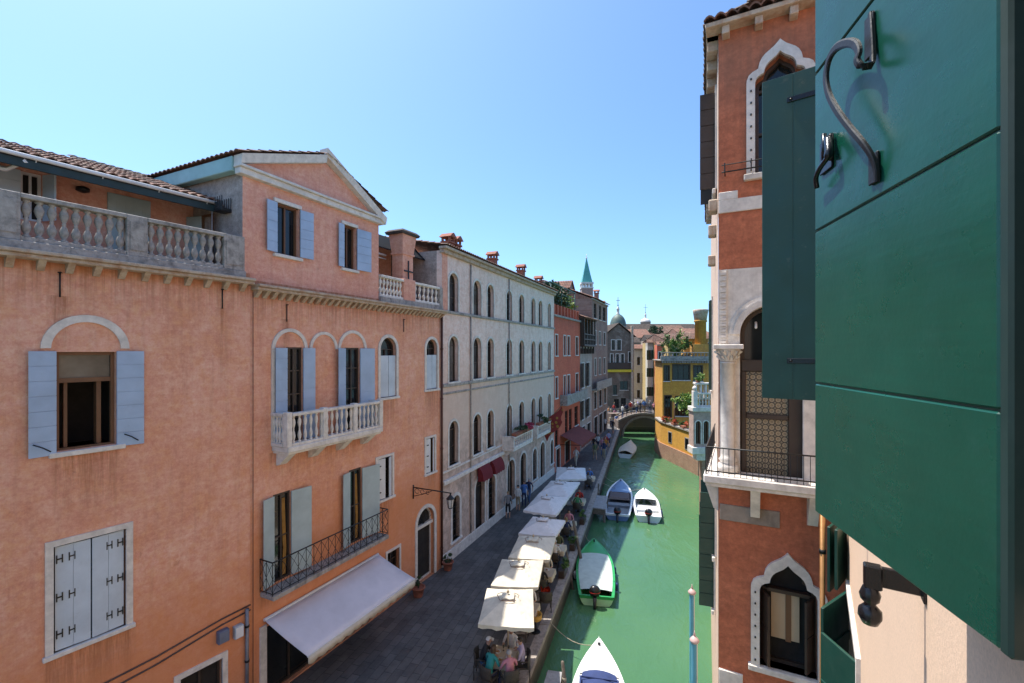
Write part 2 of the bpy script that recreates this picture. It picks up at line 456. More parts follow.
def shell(mb, s0, s1, h0, h1, dback, d=0.0, gable=None):
    """side walls, back wall and flat lid behind a facade"""
    W = mb.fr.w
    q = [(s0, d), (s1, d), (s1, dback), (s0, dback)]
    lo = [mb.pt(a, h0, b) for a, b in q]; hi = [mb.pt(a, h1, b) for a, b in q]
    for i in (1, 2, 3):
        j = (i + 1) % 4; mb.face((lo[i], lo[j], hi[j], hi[i]))
    mb.face(hi)
def leaf(F, sh, sg, ang, w, h0, h1, d0=.03, boards=True, th=.035, nb=None, vert=False):
    """one shutter leaf hinged at s=sh; sg = +1 if it closes towards larger s; ang = 0 closed .. 180 flat on the wall"""
    m = MB(F); ca, sa = math.cos(R(ang)), math.sin(R(ang))
    def P(t, h, o):   # t along the leaf, o across its thickness
        return F.w(sh + sg * ca * t - sg * sa * o * 1.0, h, d0 + sa * t + ca * o * (1 if ang < 90 else -1) * 1.0)
    def slab(t0, t1, a, b, o0, o1):
        m.hexa([P(t0, a, o0), P(t1, a, o0), P(t1, a, o1), P(t0, a, o1), P(t0, b, o0), P(t1, b, o0), P(t1, b, o1), P(t0, b, o1)])
    slab(0.004, w - .004, h0 + .004, h1 - .004, th * .35, th * .6)
    if vert:
        n = nb or 3
        for i in range(n): slab(i * w / n + .006, (i + 1) * w / n - .006, h0, h1, 0, th)
    else:
        n = nb or max(2, round((h1 - h0) / .3))
        for i in range(n):
            a = h0 + (h1 - h0) * i / n; slab(0, w, a + .008, a + (h1 - h0) / n - .008, 0, th)
    return m
def win(F, root, s0, s1, h0, h1, kind='rect', frame='wood', pane='glass', bars=(1, 2), trim=None, tw=.12, tproj=.04, sill='stone', rev=.2, shutters=(), ironed=False, fw=.06, name='window', label=None, lead=None):
    pf = {'rect': rectp, 'arch': archp, 'ogee': ogeep}[kind]
    out = pf(s0, s1, h0, h1); inn = pf(s0 + fw, s1 - fw, h0 + fw, h1 - fw * (1.3 if kind == 'ogee' else 1))
    m = MB(F); m.ring(out, inn, -rev, -rev + .07)
    nv, nh = bars
    top = h1 - (0 if kind == 'rect' else (s1 - s0) / 2 * (1.0 if kind == 'arch' else 1.35))
    for k in range(nv):
        c = s0 + (s1 - s0) * (k + 1) / (nv + 1); m.box(c - .025, c + .025, h0 + fw, (h1 - fw if kind == 'rect' else top), -rev + .01, -rev + .06)
    for k in range(nh):
        c = h0 + (top - h0) * (k + 1) / (nh + (1 if kind == 'rect' else 0)); m.box(s0 + fw, s1 - fw, c - .02, c + .02, -rev + .013, -rev + .057)
    w = m.build(name, M[frame], root, label)
    m = MB(F); m.prism(pf(s0 + .01, s1 - .01, h0 + .01, h1 - .01), -rev - .03, -rev + .004); m.build('pane', M[pane], w)
    if trim:
        m = MB(F); o2 = pf(s0 - tw, s1 + tw, h0, h1 + tw * (1.5 if kind == 'ogee' else 1)); i2 = pf(s0, s1, h0, h1)
        if kind == 'rect': o2 = [(a, b if k > 1 else h0 - .0) for k, (a, b) in enumerate(o2)]
        n = len(o2); o3 = o2[1:] + o2[:1]; i3 = i2[1:] + i2[:1]
        m.ring(o3, i3, -.06, tproj, closed=False); m.build('surround', M[trim], w)
    if sill:
        m = MB(F); e = tw if trim else .06
        m.box(s0 - e - .04, s1 + e + .04, h0 - .1, h0, -rev, .09, .012); m.build('sill', M[sill], w)
    for sh in shutters:
        a = sh.get('ang', 175); sw = sh.get('w', (s1 - s0) / 2); left = sh['h'] == 'l'
        g = leaf(F, s0 if left else s1, 1 if left else -1, a, sw, sh.get('h0', h0 + .02), sh.get('h1', top if kind != 'rect' else h1 - .02), d0=sh.get('d', .045 if a > 90 else -.06), nb=sh.get('nb'), vert=sh.get('vert', False))
        so = g.build('shutter', M[sh.get('mat', 'blue')], w)
    if ironed:
        m = MB(F)
        for k in range(5):
            c = s0 + (s1 - s0) * (k + .5) / 5; m.tube([F.w(c, h0, -.05), F.w(c, top if kind != 'rect' else h1, -.05)], .012, 4)
        for k in range(5):
            c = h0 + (top - h0) * (k + .5) / 5; m.tube([F.w(s0, c, -.05), F.w(s1, c, -.05)], .012, 4)
        m.build('grille', M['iron'], w)
    return w
BALU = [(.06, 0), (.06, .045), (.03, .075), (.062, .18), (.072, .27), (.045, .40), (.024, .47), (.036, .5), (.024, .53), (.045, .60), (.072, .73), (.062, .82), (.03, .925), (.06, .955), (.06, 1.0)]
def balustrade(F, root, s0, s1, h0, h1, d, n, mat='stone_dirty', name='balustrade', r=1.0, rail=.10, prof=BALU, depth=.2):
    """rail and plinth with separate turned balusters between them"""
    m = MB(F); m.box(s0, s1, h1 - rail, h1, d - depth / 2 - .03, d + depth / 2 + .03, .012); m.box(s0, s1, h0, h0 + rail, d - depth / 2, d + depth / 2, .01)
    b = m.build(name, M[mat], root)
    hh = h1 - h0 - 2 * rail
    first = None
    for k in range(n):
        s = s0 + (s1 - s0) * (k + .5) / n
        if first is None:
            first = MB(); first.lathe((0, 0, 0), [(a * r, z * hh) for a, z in prof], 8)
            o = first.build('baluster', M[mat], b, loc=(0, 0, 0)); first = o
        else:
            o = first.copy(); COL.objects.link(o); o.parent = b
        o.location = F.w(s, h0 + rail, d) - ROOTLOC[root.name]
    return b
def corbels(F, root, s0, s1, h, mat='stone_warm', n=20, name='cornice', proj=.28, hh=.2, cw=.12):
    m = MB(F); m.box(s0, s1, h, h + .09, -.1, proj + .05, .015); m.box(s0, s1, h + .09, h + .17, -.1, proj + .12, .015)
    for k in range(n):
        s = s0 + (s1 - s0) * (k + .5) / n; W = F.w
        m.hexa([W(s - cw / 2, h - hh, 0), W(s + cw / 2, h - hh, 0), W(s + cw / 2, h - hh, .05), W(s - cw / 2, h - hh, .05), W(s - cw / 2, h, 0), W(s + cw / 2, h, 0), W(s + cw / 2, h, proj), W(s - cw / 2, h, proj)])
    return m.build(name, M[mat], root)
def chimney(F, root, s, d, h0, h1, w=.45, mat='terracotta', body=None, name='chimney', flare=True):
    m = MB(F); m.box(s - w / 2, s + w / 2, h0, h1, d - w / 2, d + w / 2, .015)
    c = m.build(name, M[body or mat], root)
    m = MB(F); m.box(s - w * .62, s + w * .62, h1, h1 + .1, d - w * .62, d + w * .62, .015)
    for a in (-.42, .42):
        for b in (-.42, .42): m.box(s + a * w - .05, s + a * w + .05, h1 + .1, h1 + .32, d + b * w - .05, d + b * w + .05)
    W = F.w; k = w * .72
    m.hexa([W(s - k, h1 + .32, d - k), W(s + k, h1 + .32, d - k), W(s + k, h1 + .32, d + k), W(s - k, h1 + .32, d + k), W(s - .06, h1 + .55, d - k), W(s + .06, h1 + .55, d - k), W(s + .06, h1 + .55, d + k), W(s - .06, h1 + .55, d + k)])
    m.build('chimney_cap', M[mat], c)
    return c
def potted(loc, label, r=.22, h=.35, leaf_mat='leaf', size=.5, n=160, group=None):
    t = thing('potted_plant', label, 'plant', loc, group)
    m = MB(); m.lathe(loc, [(r * .7, 0), (r * .72, .03), (r, h - .05), (r * 1.12, h - .05), (r * 1.12, h), (r * .9, h), (r * .85, h - .06)], 12); m.build('pot', M['terracotta'], t)
    m = MB(); m.leaves(Vector(loc) + Vector((0, 0, h + size * .45)), (size * .45, size * .45, size * .55), n, .06)
    m.tube([Vector(loc) + Vector((0, 0, h - .08)), Vector(loc) + Vector((0, 0, h + size * .5))], .02, 5)
    m.build('foliage', M[leaf_mat], t)
    return t

# ------------------------------------------------------------------ setting: water, quay
m = MB(); m.grid([[(x, y, WATER) for x in (-2500, -60, 0, 60, 2500)] for y in (-300, 0, 40, 120, 4000)]); 
def water_mat():
    t = NT('canal_water')
    mp = t.map((1, .55, 1), (0, 0, R(-20)))
    n1 = t.noise(1.3, 4, .55, mp, dist=.5); n2 = t.noise(5.5, 4, .6, mp); n3 = t.noise(.12, 3, .5)
    t.color(t.ramp(n3, [(.35, (.054, .140, .064)), (.65, (.076, .170, .076))])); t.rough(.10); t.b.inputs['IOR'].default_value = 1.33
    t.bump(t.math('ADD', t.math('MULTIPLY', n1, .8), t.math('MULTIPLY', n2, .25)), .6, .11)
    return t.m
M['water'] = water_mat()
m.build('canal_water', M['water'], kind='structure')

QE = [(-9.51, -17), (-3.17, 3), (.433, 14.39), (2.85, 22.05), (8.6, 41.4), (14.7, 62), (16.2, 67)]
def quay_x(y):
    for (x0, y0), (x1, y1) in zip(QE, QE[1:]):
        if y <= y1: return x0 + (x1 - x0) * (y - y0) / (y1 - y0)
    return QE[-1][0]
def paving_mat():
    t = NT('grey_stone_paving')
    b = t.n('ShaderNodeTexBrick'); t.l(t.map(rot=(0, 0, R(107))), b.inputs['Vector'])
    b.inputs['Scale'].default_value = 1; b.inputs['Brick Width'].default_value = .62; b.inputs['Row Height'].default_value = .31
    b.inputs['Mortar Size'].default_value = .012; b.inputs['Mortar Smooth'].default_value = .3; b.offset = .37
    b.inputs['Color1'].default_value = (.105, .098, .096, 1); b.inputs['Color2'].default_value = (.16, .148, .142, 1); b.inputs['Mortar'].default_value = (.06, .057, .055, 1)
    col = t.mix(.75, b.outputs['Color'], t.ramp(t.noise(.8, 8, .75), [(.28, .3), (.72, 1.1)]), 'MULTIPLY')
    col = t.mix(t.math('MULTIPLY', t.ramp(t.noise(5, 5, .7), [(.52, 0), (.75, 1)]), .35), col, (.16, .145, .13))
    t.color(col); t.rough(t.ramp(t.noise(3, 5), [(.3, .55), (.7, .8)])); t.bump(t.math('ADD', t.math('MULTIPLY', b.outputs['Fac'], -1.0), t.math('MULTIPLY', t.noise(9, 5, .7), .5)), .5, .012)
    return t.m
M['paving'] = paving_mat()
m = MB(); KW = .34
m.prism_z([(x - KW, y) for x, y in QE] + [(-60, 67), (-60, -17)], -1.6, 0.0); m.build('quay_pavement', M['paving'], kind='structure')
m = MB()
for (x0, y0), (x1, y1) in zip(QE, QE[1:]):
    n = max(1, round(math.hypot(x1 - x0, y1 - y0) / 1.6))
    for i in range(n):
        a, b = (i + .004) / n, (i + .996) / n
        q = [(x0 + (x1 - x0) * t, y0 + (y1 - y0) * t) for t in (a, b)]; z = .012 + rnd.uniform(-.006, .008)
        m.hexa([(q[0][0] - KW + .002, q[0][1], -.2), (q[0][0] + .03, q[0][1], -.2), (q[1][0] + .03, q[1][1], -.2), (q[1][0] - KW + .002, q[1][1], -.2),
                (q[0][0] - KW + .002, q[0][1], z), (q[0][0] + .03, q[0][1], z), (q[1][0] + .03, q[1][1], z), (q[1][0] - KW + .002, q[1][1], z)])
M['kerb'] = stone('kerb_stone', (.38, .33, .29), (.07, .06, .05), .85, 3)
m.build('quay_kerb', M['kerb'], kind='structure')
m = MB(); m.grid([[(x, y, z) for x, y in QE] for z in (-1.8, -.2)], False)
def quaywall_mat():
    t = NT('quay_wall_brick')
    b = t.n('ShaderNodeTexBrick'); s = t.n('ShaderNodeSeparateXYZ'); t.l(t.tc, s.inputs[0]); c = t.n('ShaderNodeCombineXYZ'); t.l(s.outputs[1], c.inputs[0]); t.l(s.outputs[2], c.inputs[1])
    t.l(c.outputs[0], b.inputs['Vector']); b.inputs['Scale'].default_value = 1; b.inputs['Brick Width'].default_value = .5; b.inputs['Row Height'].default_value = .17; b.inputs['Mortar Size'].default_value = .012
    b.inputs['Color1'].default_value = (.13, .085, .06, 1); b.inputs['Color2'].default_value = (.19, .14, .11, 1); b.inputs['Mortar'].default_value = (.1, .09, .08, 1)
    col = t.mix(t.math('MULTIPLY', t.z(-.25, -.75), t.ramp(t.noise(1.5, 5, .7), [(.3, .5), (.7, 1)])), b.outputs['Color'], (.022, .035, .016))
    t.color(col); t.rough(.75); t.bump(b.outputs['Fac'], -.4, .02); return t.m
M['quay_wall'] = quaywall_mat()
m.build('quay_wall', M['quay_wall'], kind='structure')
m = MB(); m.prism_z([(14.2, 65.2), (24, 64.6), (25, 66.6), (13.5, 66.6)], -1.8, 1.5); tag(m.build('arch_shade_wall', M['quay_wall']), 'added dark brick wall standing in for the shaded canal under the stone bridge', 'wall')  # added wall, keeps the view through the bridge arch dark
# land beyond the bridge, both banks
m = MB(); m.prism_z([(16.2, 67.2), (19.5, 105), (21, 900), (-400, 900), (-400, 67.2)], -1.6, -.004); m.prism_z([(21.6, 64), (400, 64), (400, 900), (26, 900), (24, 105)], -1.6, -.004)
m.build('ground', M['paving'], kind='structure')

# ------------------------------------------------------------------ salmon house with the roof terrace (left part of the facade)
A = thing('terraced_house', 'salmon plastered house with stone balustrade roof terrace and one arched blue shuttered window', 'house', L1.w(-4, 0, -3))
C1 = 12.42
w1 = (L1.s(56), L1.s(116)); w2 = (-4.10, -2.86); w3 = (L1.s(180), L1.s(222))
holes = [rectp(w1[0], w1[1], 8.32, 10.48), rectp(w2[0], w2[1], 3.98, 6.28), rectp(w3[0], w3[1], .0, 2.02)]
m = MB(L1); pierced(m, rectp(-14, 0, -.3, C1 + .33), holes, 0, .28); shell(m, -14, 0, -.3, C1 + .33, -7)
m.build('wall', plaster('salmon_plaster_near', PINK1, PINK2, (.72, .34, .18), zc=12.45, streak=(.30, .11, .04), low=ORANGE, zlow=4.2, amt=.75, u=L1.u, soff=-4.0, stains=[(w1[0], w1[1], 8.2, 1.5), (w2[0] - .1, w2[1] + .1, 3.9, 1.3), (-4.1, -3.9, 11.7, 1.4), (-.8, -.7, 11.7, 2.4)]), A)
# open window with dark room behind, transom light, arch moulding
w = MB(L1); w.ring(rectp(w1[0], w1[1], 8.32, 10.48), rectp(w1[0] + .07, w1[1] - .07, 8.36, 10.41), -.2, -.11)
w.box(w1[0] + .07, w1[1] - .07, 9.80, 9.90, -.2, -.12)
w.box(w1[0] + .16, w1[0] + .22, 8.36, 9.8, -.3, -.2); w.box(w1[1] - .3, w1[1] - .22, 8.36, 9.8, -.4, -.2)
W_ = w.build('window', M['wood'], A, 'open brown window under a blind white arch')
m = MB(L1); m.prism(rectp(w1[0] + .06, w1[1] - .06, 9.88, 10.42), -.19, -.165); m.build('pane', glass('blind_pane', (.10, .09, .07), .1), W_)
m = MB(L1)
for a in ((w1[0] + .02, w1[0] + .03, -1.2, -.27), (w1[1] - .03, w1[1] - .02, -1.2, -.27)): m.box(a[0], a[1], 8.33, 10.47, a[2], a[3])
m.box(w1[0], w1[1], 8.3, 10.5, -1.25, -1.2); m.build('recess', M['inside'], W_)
m = MB(L1); a = archp(L1.s(40), L1.s(129), 10.40, 11.31, 18)[2:]; b = archp(L1.s(40) + .16, L1.s(129) - .16, 10.40, 11.15, 18)[2:]
m.ring(a, b, -.02, .045, closed=False); m.build('arch_moulding', M['trim'], W_)
m = MB(L1); m.box(w1[0] - .12, w1[1] + .16, 8.20, 8.31, -.2, .10, .012); m.build('sill', M['trim'], W_)
lw = w1[0] - L1.s(27); rw = L1.s(142) - w1[1]
for sg, sh, ww in ((1, w1[0], lw), (-1, w1[1], rw)):
    o = leaf(L1, sh, sg, 172, ww, 8.26, 10.50, nb=7).build('shutter', M['blue'], W_)
m = MB(L1)
for a, b in ((L1.s(31), L1.s(49)), (L1.s(122), L1.s(136))):
    m.tube([L1.w(a, 8.55, .16), L1.w((a + b) / 2, 8.47, .17), L1.w(b, 8.36, .15)], .014, 5)
m.build('shutter_hook', M['iron'], W_)
# closed white shutters low on the wall
W_ = win(L1, A, w2[0], w2[1], 3.98, 6.28, trim='trim', tw=.13, sill='trim', frame='wood_dark', rev=.24, label='window closed by white shutters with black hinges')
for sg, sh in ((1, w2[0] + .03), (-1, w2[1] - .03)):
    leaf(L1, sh, sg, 4, .585, 4.0, 6.25, d0=-.06, nb=2, vert=True).build('shutter', M['blue_pale'], W_)
    for h in (4.35, 5.15, 5.98):
        for t in (.02, .22):
            m = MB(L1); c = sh + sg * (t + .05); m.box(c - .055, c - .035, h - .09, h + .09, -.015, .0); m.box(c + .035, c + .055, h - .09, h + .09, -.015, .0); m.box(c - .035, c + .035, h - .014, h + .014, -.015, -.001); m.build('hinge', M['iron'], W_)
win(L1, A, w3[0], w3[1], .0, 2.02, trim='trim', tw=.14, frame='wood_dark', pane='inside', sill=None, name='doorway', bars=(1, 0))
corbels(L1, A, -14, -.02, C1 - .02, n=31, mat='stone_warm')
# terrace balustrade
m = MB(L1); m.box(-14, -.15, C1 + .15, 12.78, -.42, .10, .015); m.build('parapet_base', M['stone_dirty'], A)
hb0, hb1 = 12.78, 13.76
sA = [L1.s(x) for x in (-60, 20, 126, 147, 223, 243)]
balustrade(L1, A, -9.0, -7.2, hb0, hb1, -.06, 7)
for a, b in ((-7.2, sA[1]), (sA[2], sA[3]), (sA[4], sA[5] + .02)):
    m = MB(L1); m.box(a, b, hb0, hb1, -.18, .065, .012); m.box(a + .06, b - .06, hb0 + .14, hb1 - .16, .06, .085); m.build('balustrade_pier', M['stone_dirty'], A)
balustrade(L1, A, sA[1], sA[2], hb0, hb1, -.06, 9, r=1.15); balustrade(L1, A, sA[3], sA[4], hb0, hb1, -.06, 9, r=1.15)
M['leaf_shut_'] = paint('dark_green_fascia', (.012, .03, .03), .5, (.05, .06, .05), .2)
# set-back penthouse with shutters, eave, white gutter, clay roof
PD = -2.3; hp = 15.15
pw = (L1.s(20, PD), L1.s(42, PD)); pd = (L1.s(107, PD), L1.s(150, PD))
hw0, hw1 = L1.h(30, 196, PD) - .6, L1.h(30, 172, PD)
m = MB(L1); pierced(m, rectp(-14, -.1, C1 + .2, hp), [rectp(pw[0], pw[1], hw0, hw1)], PD, .2); m.build('penthouse_wall', M['pink_upper'], A)
win(L1.sub(0, PD), A, pw[0], pw[1], hw0, hw1, frame='white_paint', pane='inside', sill=None, rev=.16, bars=(1, 0), shutters=[dict(h='l', ang=178, w=.75, mat='blue_pale'), dict(h='r', ang=110, w=.4, mat='blue_pale')])
m = MB(L1); m.box(pd[0], pd[1], C1 + .3, L1.h(128, 197, PD), PD + .005, PD + .06, .01)
for k in range(1, 5): m.box(pd[0] + (pd[1] - pd[0]) * k / 5 - .008, pd[0] + (pd[1] - pd[0]) * k / 5 + .008, C1 + .3, L1.h(128, 197, PD) - .02, PD + .06, PD + .066)
m.build('terrace_door', M['green_pale'], A, 'grey green closed terrace door')
m = MB(L1); p = L1.w(L1.s(82, PD), L1.h(82, 190, PD), PD + .06); m.lathe(p - Vector((0, 0, .08)), [(.05, 0), (.14, .04), (.14, .12), (.05, .16)], 10); m.build('wall_lamp', M['iron'], A)
ED = -.95; he = 14.72
m = MB(L1); W = L1.w
m.hexa([W(-14, he, ED), W(-.35, he, ED), W(-.35, he + .55, PD), W(-14, he + .55, PD), W(-14, he + .14, ED), W(-.35, he + .14, ED), W(-.35, he + .69, PD), W(-14, he + .69, PD)])
m.build('eave', M['wood_dark'], A)
m = MB(L1); m.box(-14, -.35, he - .16, he + .03, ED + .003, ED + .05, .008); m.build('fascia', M['leaf_shut_'], A)
m = MB(L1); m.tube([W(-14, he + .09, ED + .10), W(-.15, he + .09, ED + .10)], .05, 8)
for k in range(6): m.tube([W(-6.5 + k * 1.15, he + .06, ED + .08), W(-6.5 + k * 1.15, he - .12, ED - .05)], .012, 4)
m.tube([W(-4.35, he, ED + .05), W(-4.6, he - .2, ED - .3), W(-7, he - .25, ED - .5)], .05, 6)
m.build('gutter', M['metal_white'], A)
m = MB(L1); m.tiles(W(-14, he + .15, ED), W(-.3, he + .15, ED) - W(-14, he + .15, ED), W(-14, he + 1.1, ED - 2.6) - W(-14, he + .15, ED))
m.build('roof', M['tile'], A)
m = MB(L1); xa = L1.s(66, ED - 4.4); m.tiles(W(xa, he + 1.0, ED - 2.5), W(-.3, he + 1.0, ED - 2.5) - W(xa, he + 1.0, ED - 2.5), W(xa, he + 1.75, ED - 4.4) - W(xa, he + 1.0, ED - 2.5))
m.box(xa, -.3, he + .2, he + .98, ED - 4.5, ED - 2.5); m.build('upper_roof', M['tile_dark'], A)

# ------------------------------------------------------------------ salmon house with the gabled attic (right part)
B = thing('gabled_house', 'salmon plastered house with pedimented attic, stone balcony and iron balcony', 'house', L2.w(5, 0, -3))
E2 = 9.80; C2 = 12.27
dA = (L2.s(286), L2.s(302)); bl = (L2.s(308), L2.s(334)); dB = (L2.s(344.5), L2.s(359))
aw1 = (L2.s(380) , L2.s(396)); aw2 = (L2.s(426), L2.s(437))
lowA = (L2.s(273), L2.s(290)); lowB = (L2.s(349), L2.s(361)); cwA = (L2.s(377), L2.s(392)); cwB = (L2.s(425.5), L2.s(434.5))
sdoor = (L2.s(417), L2.s(434)); swin = (L2.s(387), L2.s(399)); shop = (L2.s(266), L2.s(372))
hol = [rectp(*dA, 7.62, 10.62), rectp(*dB, 7.62, 10.62), archp(*aw1, 8.62, 11.05), archp(*aw2, 8.72, 11.05),
       rectp(*lowA, 3.4, 6.10), rectp(*lowB, 3.4, 6.12), rectp(*cwA, 4.55, 6.2), rectp(*cwB, 4.85, 6.45), archp(*sdoor, .02, 3.30), rectp(*swin, 1.0, 2.25), rectp(*shop, .05, 2.2)]
m = MB(L2); pierced(m, rectp(0, E2, -.3, C2 + .3), hol, 0, .26); shell(m, 0, E2, -.3, C2 + .3, -7); m.build('wall', plaster('salmon_plaster_far', PINK1, PINK2, (.72, .34, .18), zc=12.3, streak=(.28, .10, .04), low=ORANGE, zlow=5.2, amt=.75, u=L2.u, soff=5.0, stains=[(aw1[0], aw1[1], 8.6, 1.4), (aw2[0], aw2[1], 8.7, 1.6), (cwA[0], cwA[1], 4.5, 1.0), (cwB[0], cwB[1], 4.8, 1.2), (.7, 5.2, 7.4, .9), (.3, 5.6, 3.2, .5), (1.1, 1.25, 11.5, 2.0)]), B)
# piano nobile: two tall doors with arches over, a blind arch between
for nm, (a, b), (x0, x1), bs, cols in (('balcony_door', dA, (271, 307), (172, 168), ('blue', 'blue')), ('balcony_door', dB, (337.5, 366), (165, 172), ('blue', 'blue'))):
    s0, s1 = L2.s(x0), L2.s(x1); r = (s1 - s0) / 2
    wdw = win(L2, B, a, b, 7.62, 10.62, frame='wood_dark', sill=None, rev=.1, bars=(1, 3), name=nm,
              shutters=[dict(h='l', ang=bs[0], w=max(.45, a - L2.s(273 if x0 == 271 else 334.5)), mat=cols[0], nb=9), dict(h='r', ang=bs[1], w=L2.s(312 if x0 == 271 else 371.5) - b, mat=cols[1], nb=9)])
    m = MB(L2); a2 = archp(s0, s1, 10.5, 10.56 + r, 16)[2:]; b2 = archp(s0 + .11, s1 - .11, 10.5, 10.45 + r, 16)[2:]
    m.ring(a2, b2, -.02, .05, closed=False); m.build('arch_moulding', M['trim'], wdw)
s0, s1 = L2.s(309), L2.s(337); m = MB(L2)
a2 = archp(s0, s1, 10.4, 11.16, 16)[2:]; b2 = archp(s0 + .1, s1 - .1, 10.4, 11.06, 16)[2:]; m.ring(a2, b2, -.02, .05, closed=False); m.build('blind_arch', M['trim'], B)
m = MB(L2); m.box(L2.s(271), L2.s(271) + .11, 7.6, 10.55, -.02, .05); m.build('jamb', M['trim'], B)
for (a, b), h0 in ((aw1, 8.62), (aw2, 8.72)):
    win(L2, B, a, b, h0, 11.05, kind='arch', trim='trim', tw=.13, frame='wood_dark', rev=.22, bars=(1, 2), label='arched window with closed pale blue shutters below the fanlight',
        shutters=[dict(h='l', ang=8, w=(b - a) / 2 - .02, mat='blue_pale', h1=10.32), dict(h='r', ang=5, w=(b - a) / 2 - .02, mat='blue_pale', h1=10.32)])
# stone balcony
b0, b1 = L2.s(270), L2.s(380); BD = .62
s0, s1 = L2.s(287, BD), L2.s(379, BD) ; bs0, bs1 = b0 + .1, L2.s(380, BD)
bal = thing
m = MB(L2); m.box(bs0 - .05, bs1 + .05, 7.45, 7.62, 0, BD + .12, .02); m.box(bs0, bs1, 7.38, 7.45, 0, BD + .05, .01); slab = m.build('balcony', M['stone'], B)
for x in range(4):
    s = bs0 + .25 + (bs1 - bs0 - .5) * x / 3; m = MB(L2)
    m.prism([(0, 0), (0, 0), (0, 0)], 0, 0) if False else None
    W = L2.w
    m.hexa([W(s - .14, 6.98, 0), W(s + .14, 6.98, 0), W(s + .14, 7.0, .12), W(s - .14, 7.0, .12), W(s - .14, 7.38, 0), W(s + .14, 7.38, 0), W(s + .14, 7.38, BD - .05), W(s - .14, 7.38, BD - .05)])
    m.build('bracket', M['stone'], slab)
balustrade(L2, B, bs0 + .12, bs1 - .1, 7.62, 8.62, BD, 18, mat='stone', name='balcony_balustrade', depth=.16, r=.82, rail=.09)
for k, s in enumerate([bs0 + .02, bs0 + (bs1 - bs0) * .34, bs0 + (bs1 - bs0) * .67, bs1 - .02]): m = MB(L2); m.box(s - .09, s + .09, 7.62, 8.66, BD - .1, BD + .1, .012); m.build('balcony_pier', M['stone'], B)
for s in (bs0, bs1):
    m = MB(L2); m.box(s - .09, s + .09, 8.53, 8.62, 0, BD - .11, .01); m.box(s - .08, s + .08, 7.62, 7.71, 0, BD - .11, .01)
    for k in range(4): m.lathe(L2.w(s, 7.71, .07 + k * .125), [(a * .8, z * .82) for a, z in BALU], 8)
    m.build('balcony_return', M['stone'], B)
# iron balcony: slab, woven railing
ID = .55; i0, i1 = L2.s(260), L2.s(388, ID)
m = MB(L2); m.box(i0, i1, 3.20, 3.34, 0, ID + .05, .012); ib = m.build('iron_balcony', M['stone_dirty'], B)
m = MB(L2); W = L2.w
def railpanel(m, P, n, h0, h1):
    m.tube([P(0, h1), P(1, h1)], .022, 5); m.tube([P(0, h0 + .06), P(1, h0 + .06)], .016, 4)
    for k in range(n + 1): m.tube([P(k / n, h0), P(k / n, h1)], .011, 4)
    for k in range(n):
        a, b, c = k / n, (k + .5) / n, (k + 1) / n; q = (h1 - h0)
        m.tube([P(a, h0 + .08), P(b, h0 + q * .28), P(c, h0 + q * .5), P(b, h0 + q * .76), P(a, h1 - .03)], .008, 4)
        m.tube([P(c, h0 + .08), P(b, h0 + q * .28), P(a, h0 + q * .5), P(b, h0 + q * .76), P(c, h1 - .03)], .008, 4)
railpanel(m, lambda t, h: W(i0 + (i1 - i0) * t, h, ID), 17, 3.34, 4.32)
railpanel(m, lambda t, h: W(i0, h, ID * t), 2, 3.34, 4.32); railpanel(m, lambda t, h: W(i1, h, ID * t), 2, 3.34, 4.32)
m.build('railing', M['iron'], ib)
M['curtain'] = simple('ochre_curtain', (.32, .17, .04), .9, 0, .25, 4)
for (a, b), x in ((lowA, (260, 308)), (lowB, (340, 376))):
    wd = win(L2, B, a, b, 3.4, 6.10, frame='wood_dark', sill=None, rev=.09, bars=(1, 1), name='balcony_door', label='balcony door with grey green shutters and ochre curtains',
        shutters=[dict(h='l', ang=168, w=max(.3, a - L2.s(x[0])), mat='green_pale', nb=1), dict(h='r', ang=(172), w=L2.s(x[1]) - b, mat='green_pale', nb=1)])
    m = MB(L2); m.grid([[L2.w(a + .36 + .13 * t + .03 * math.sin(z * 2), 3.5 + z, -.06 + .015 * math.sin(t * 18)) for t in [i / 10 for i in range(11)]] for z in (0, .8, 1.6, 2.4)]); m.build('curtain', M['curtain'], wd)
for (a, b), h0, h1 in ((cwA, 4.55, 6.2), (cwB, 4.85, 6.45)):
    wd = win(L2, B, a, b, h0, h1, frame='wood_dark', trim='trim', tw=.1, sill='trim', rev=.22, label='narrow window with white shutters half open',
        shutters=[dict(h='l', ang=14, w=(b - a) / 2 - .02, mat='white_paint', nb=1), dict(h='r', ang=30, w=(b - a) / 2 - .02, mat='white_paint', nb=1)])
    for h in (h0 + .3, (h0 + h1) / 2, h1 - .3): m = MB(L2); m.box(a + .08, a + .2, h - .02, h + .02, .02, .045); m.build('hinge', M['iron'], wd)
# street door, small window, shop front
wd = win(L2, B, *sdoor, .02, 3.30, kind='arch', frame='trim', pane='inside', trim='trim', tw=.16, sill=None, rev=.24, bars=(0, 0), name='street_door', label='open arched street door with iron fanlight')
s0, s1 = sdoor; m = MB(L2); m.box(s0, s1, 2.42, 2.56, -.2, -.06); m.build('lintel', M['trim'], wd)
m = MB(L2); c = (s0 + s1) / 2; r = (s1 - s0) / 2
for k in range(1, 8): q = math.pi * k / 8; m.tube([L2.w(c, 2.56, -.12), L2.w(c + r * math.cos(q), 2.56 + r * math.sin(q) * .9, -.12)], .012, 4)
m.build('fanlight', M['iron'], wd)
win(L2, B, *swin, 1.0, 2.25, frame='wood_dark', trim='trim', tw=.1, sill='trim', rev=.2)
wd = win(L2, B, *shop, .05, 2.2, frame='wood_dark', sill=None, rev=.2, bars=(4, 0), name='shop_front')
m = MB(L2); m.box(shop[0] - .22, shop[0] - .002, -.02, 2.3, -.02, .06, .01); m.build('pilaster', M['trim'], wd)
corbels(L2, B, .02, E2, C2, n=36, mat='stone_warm')
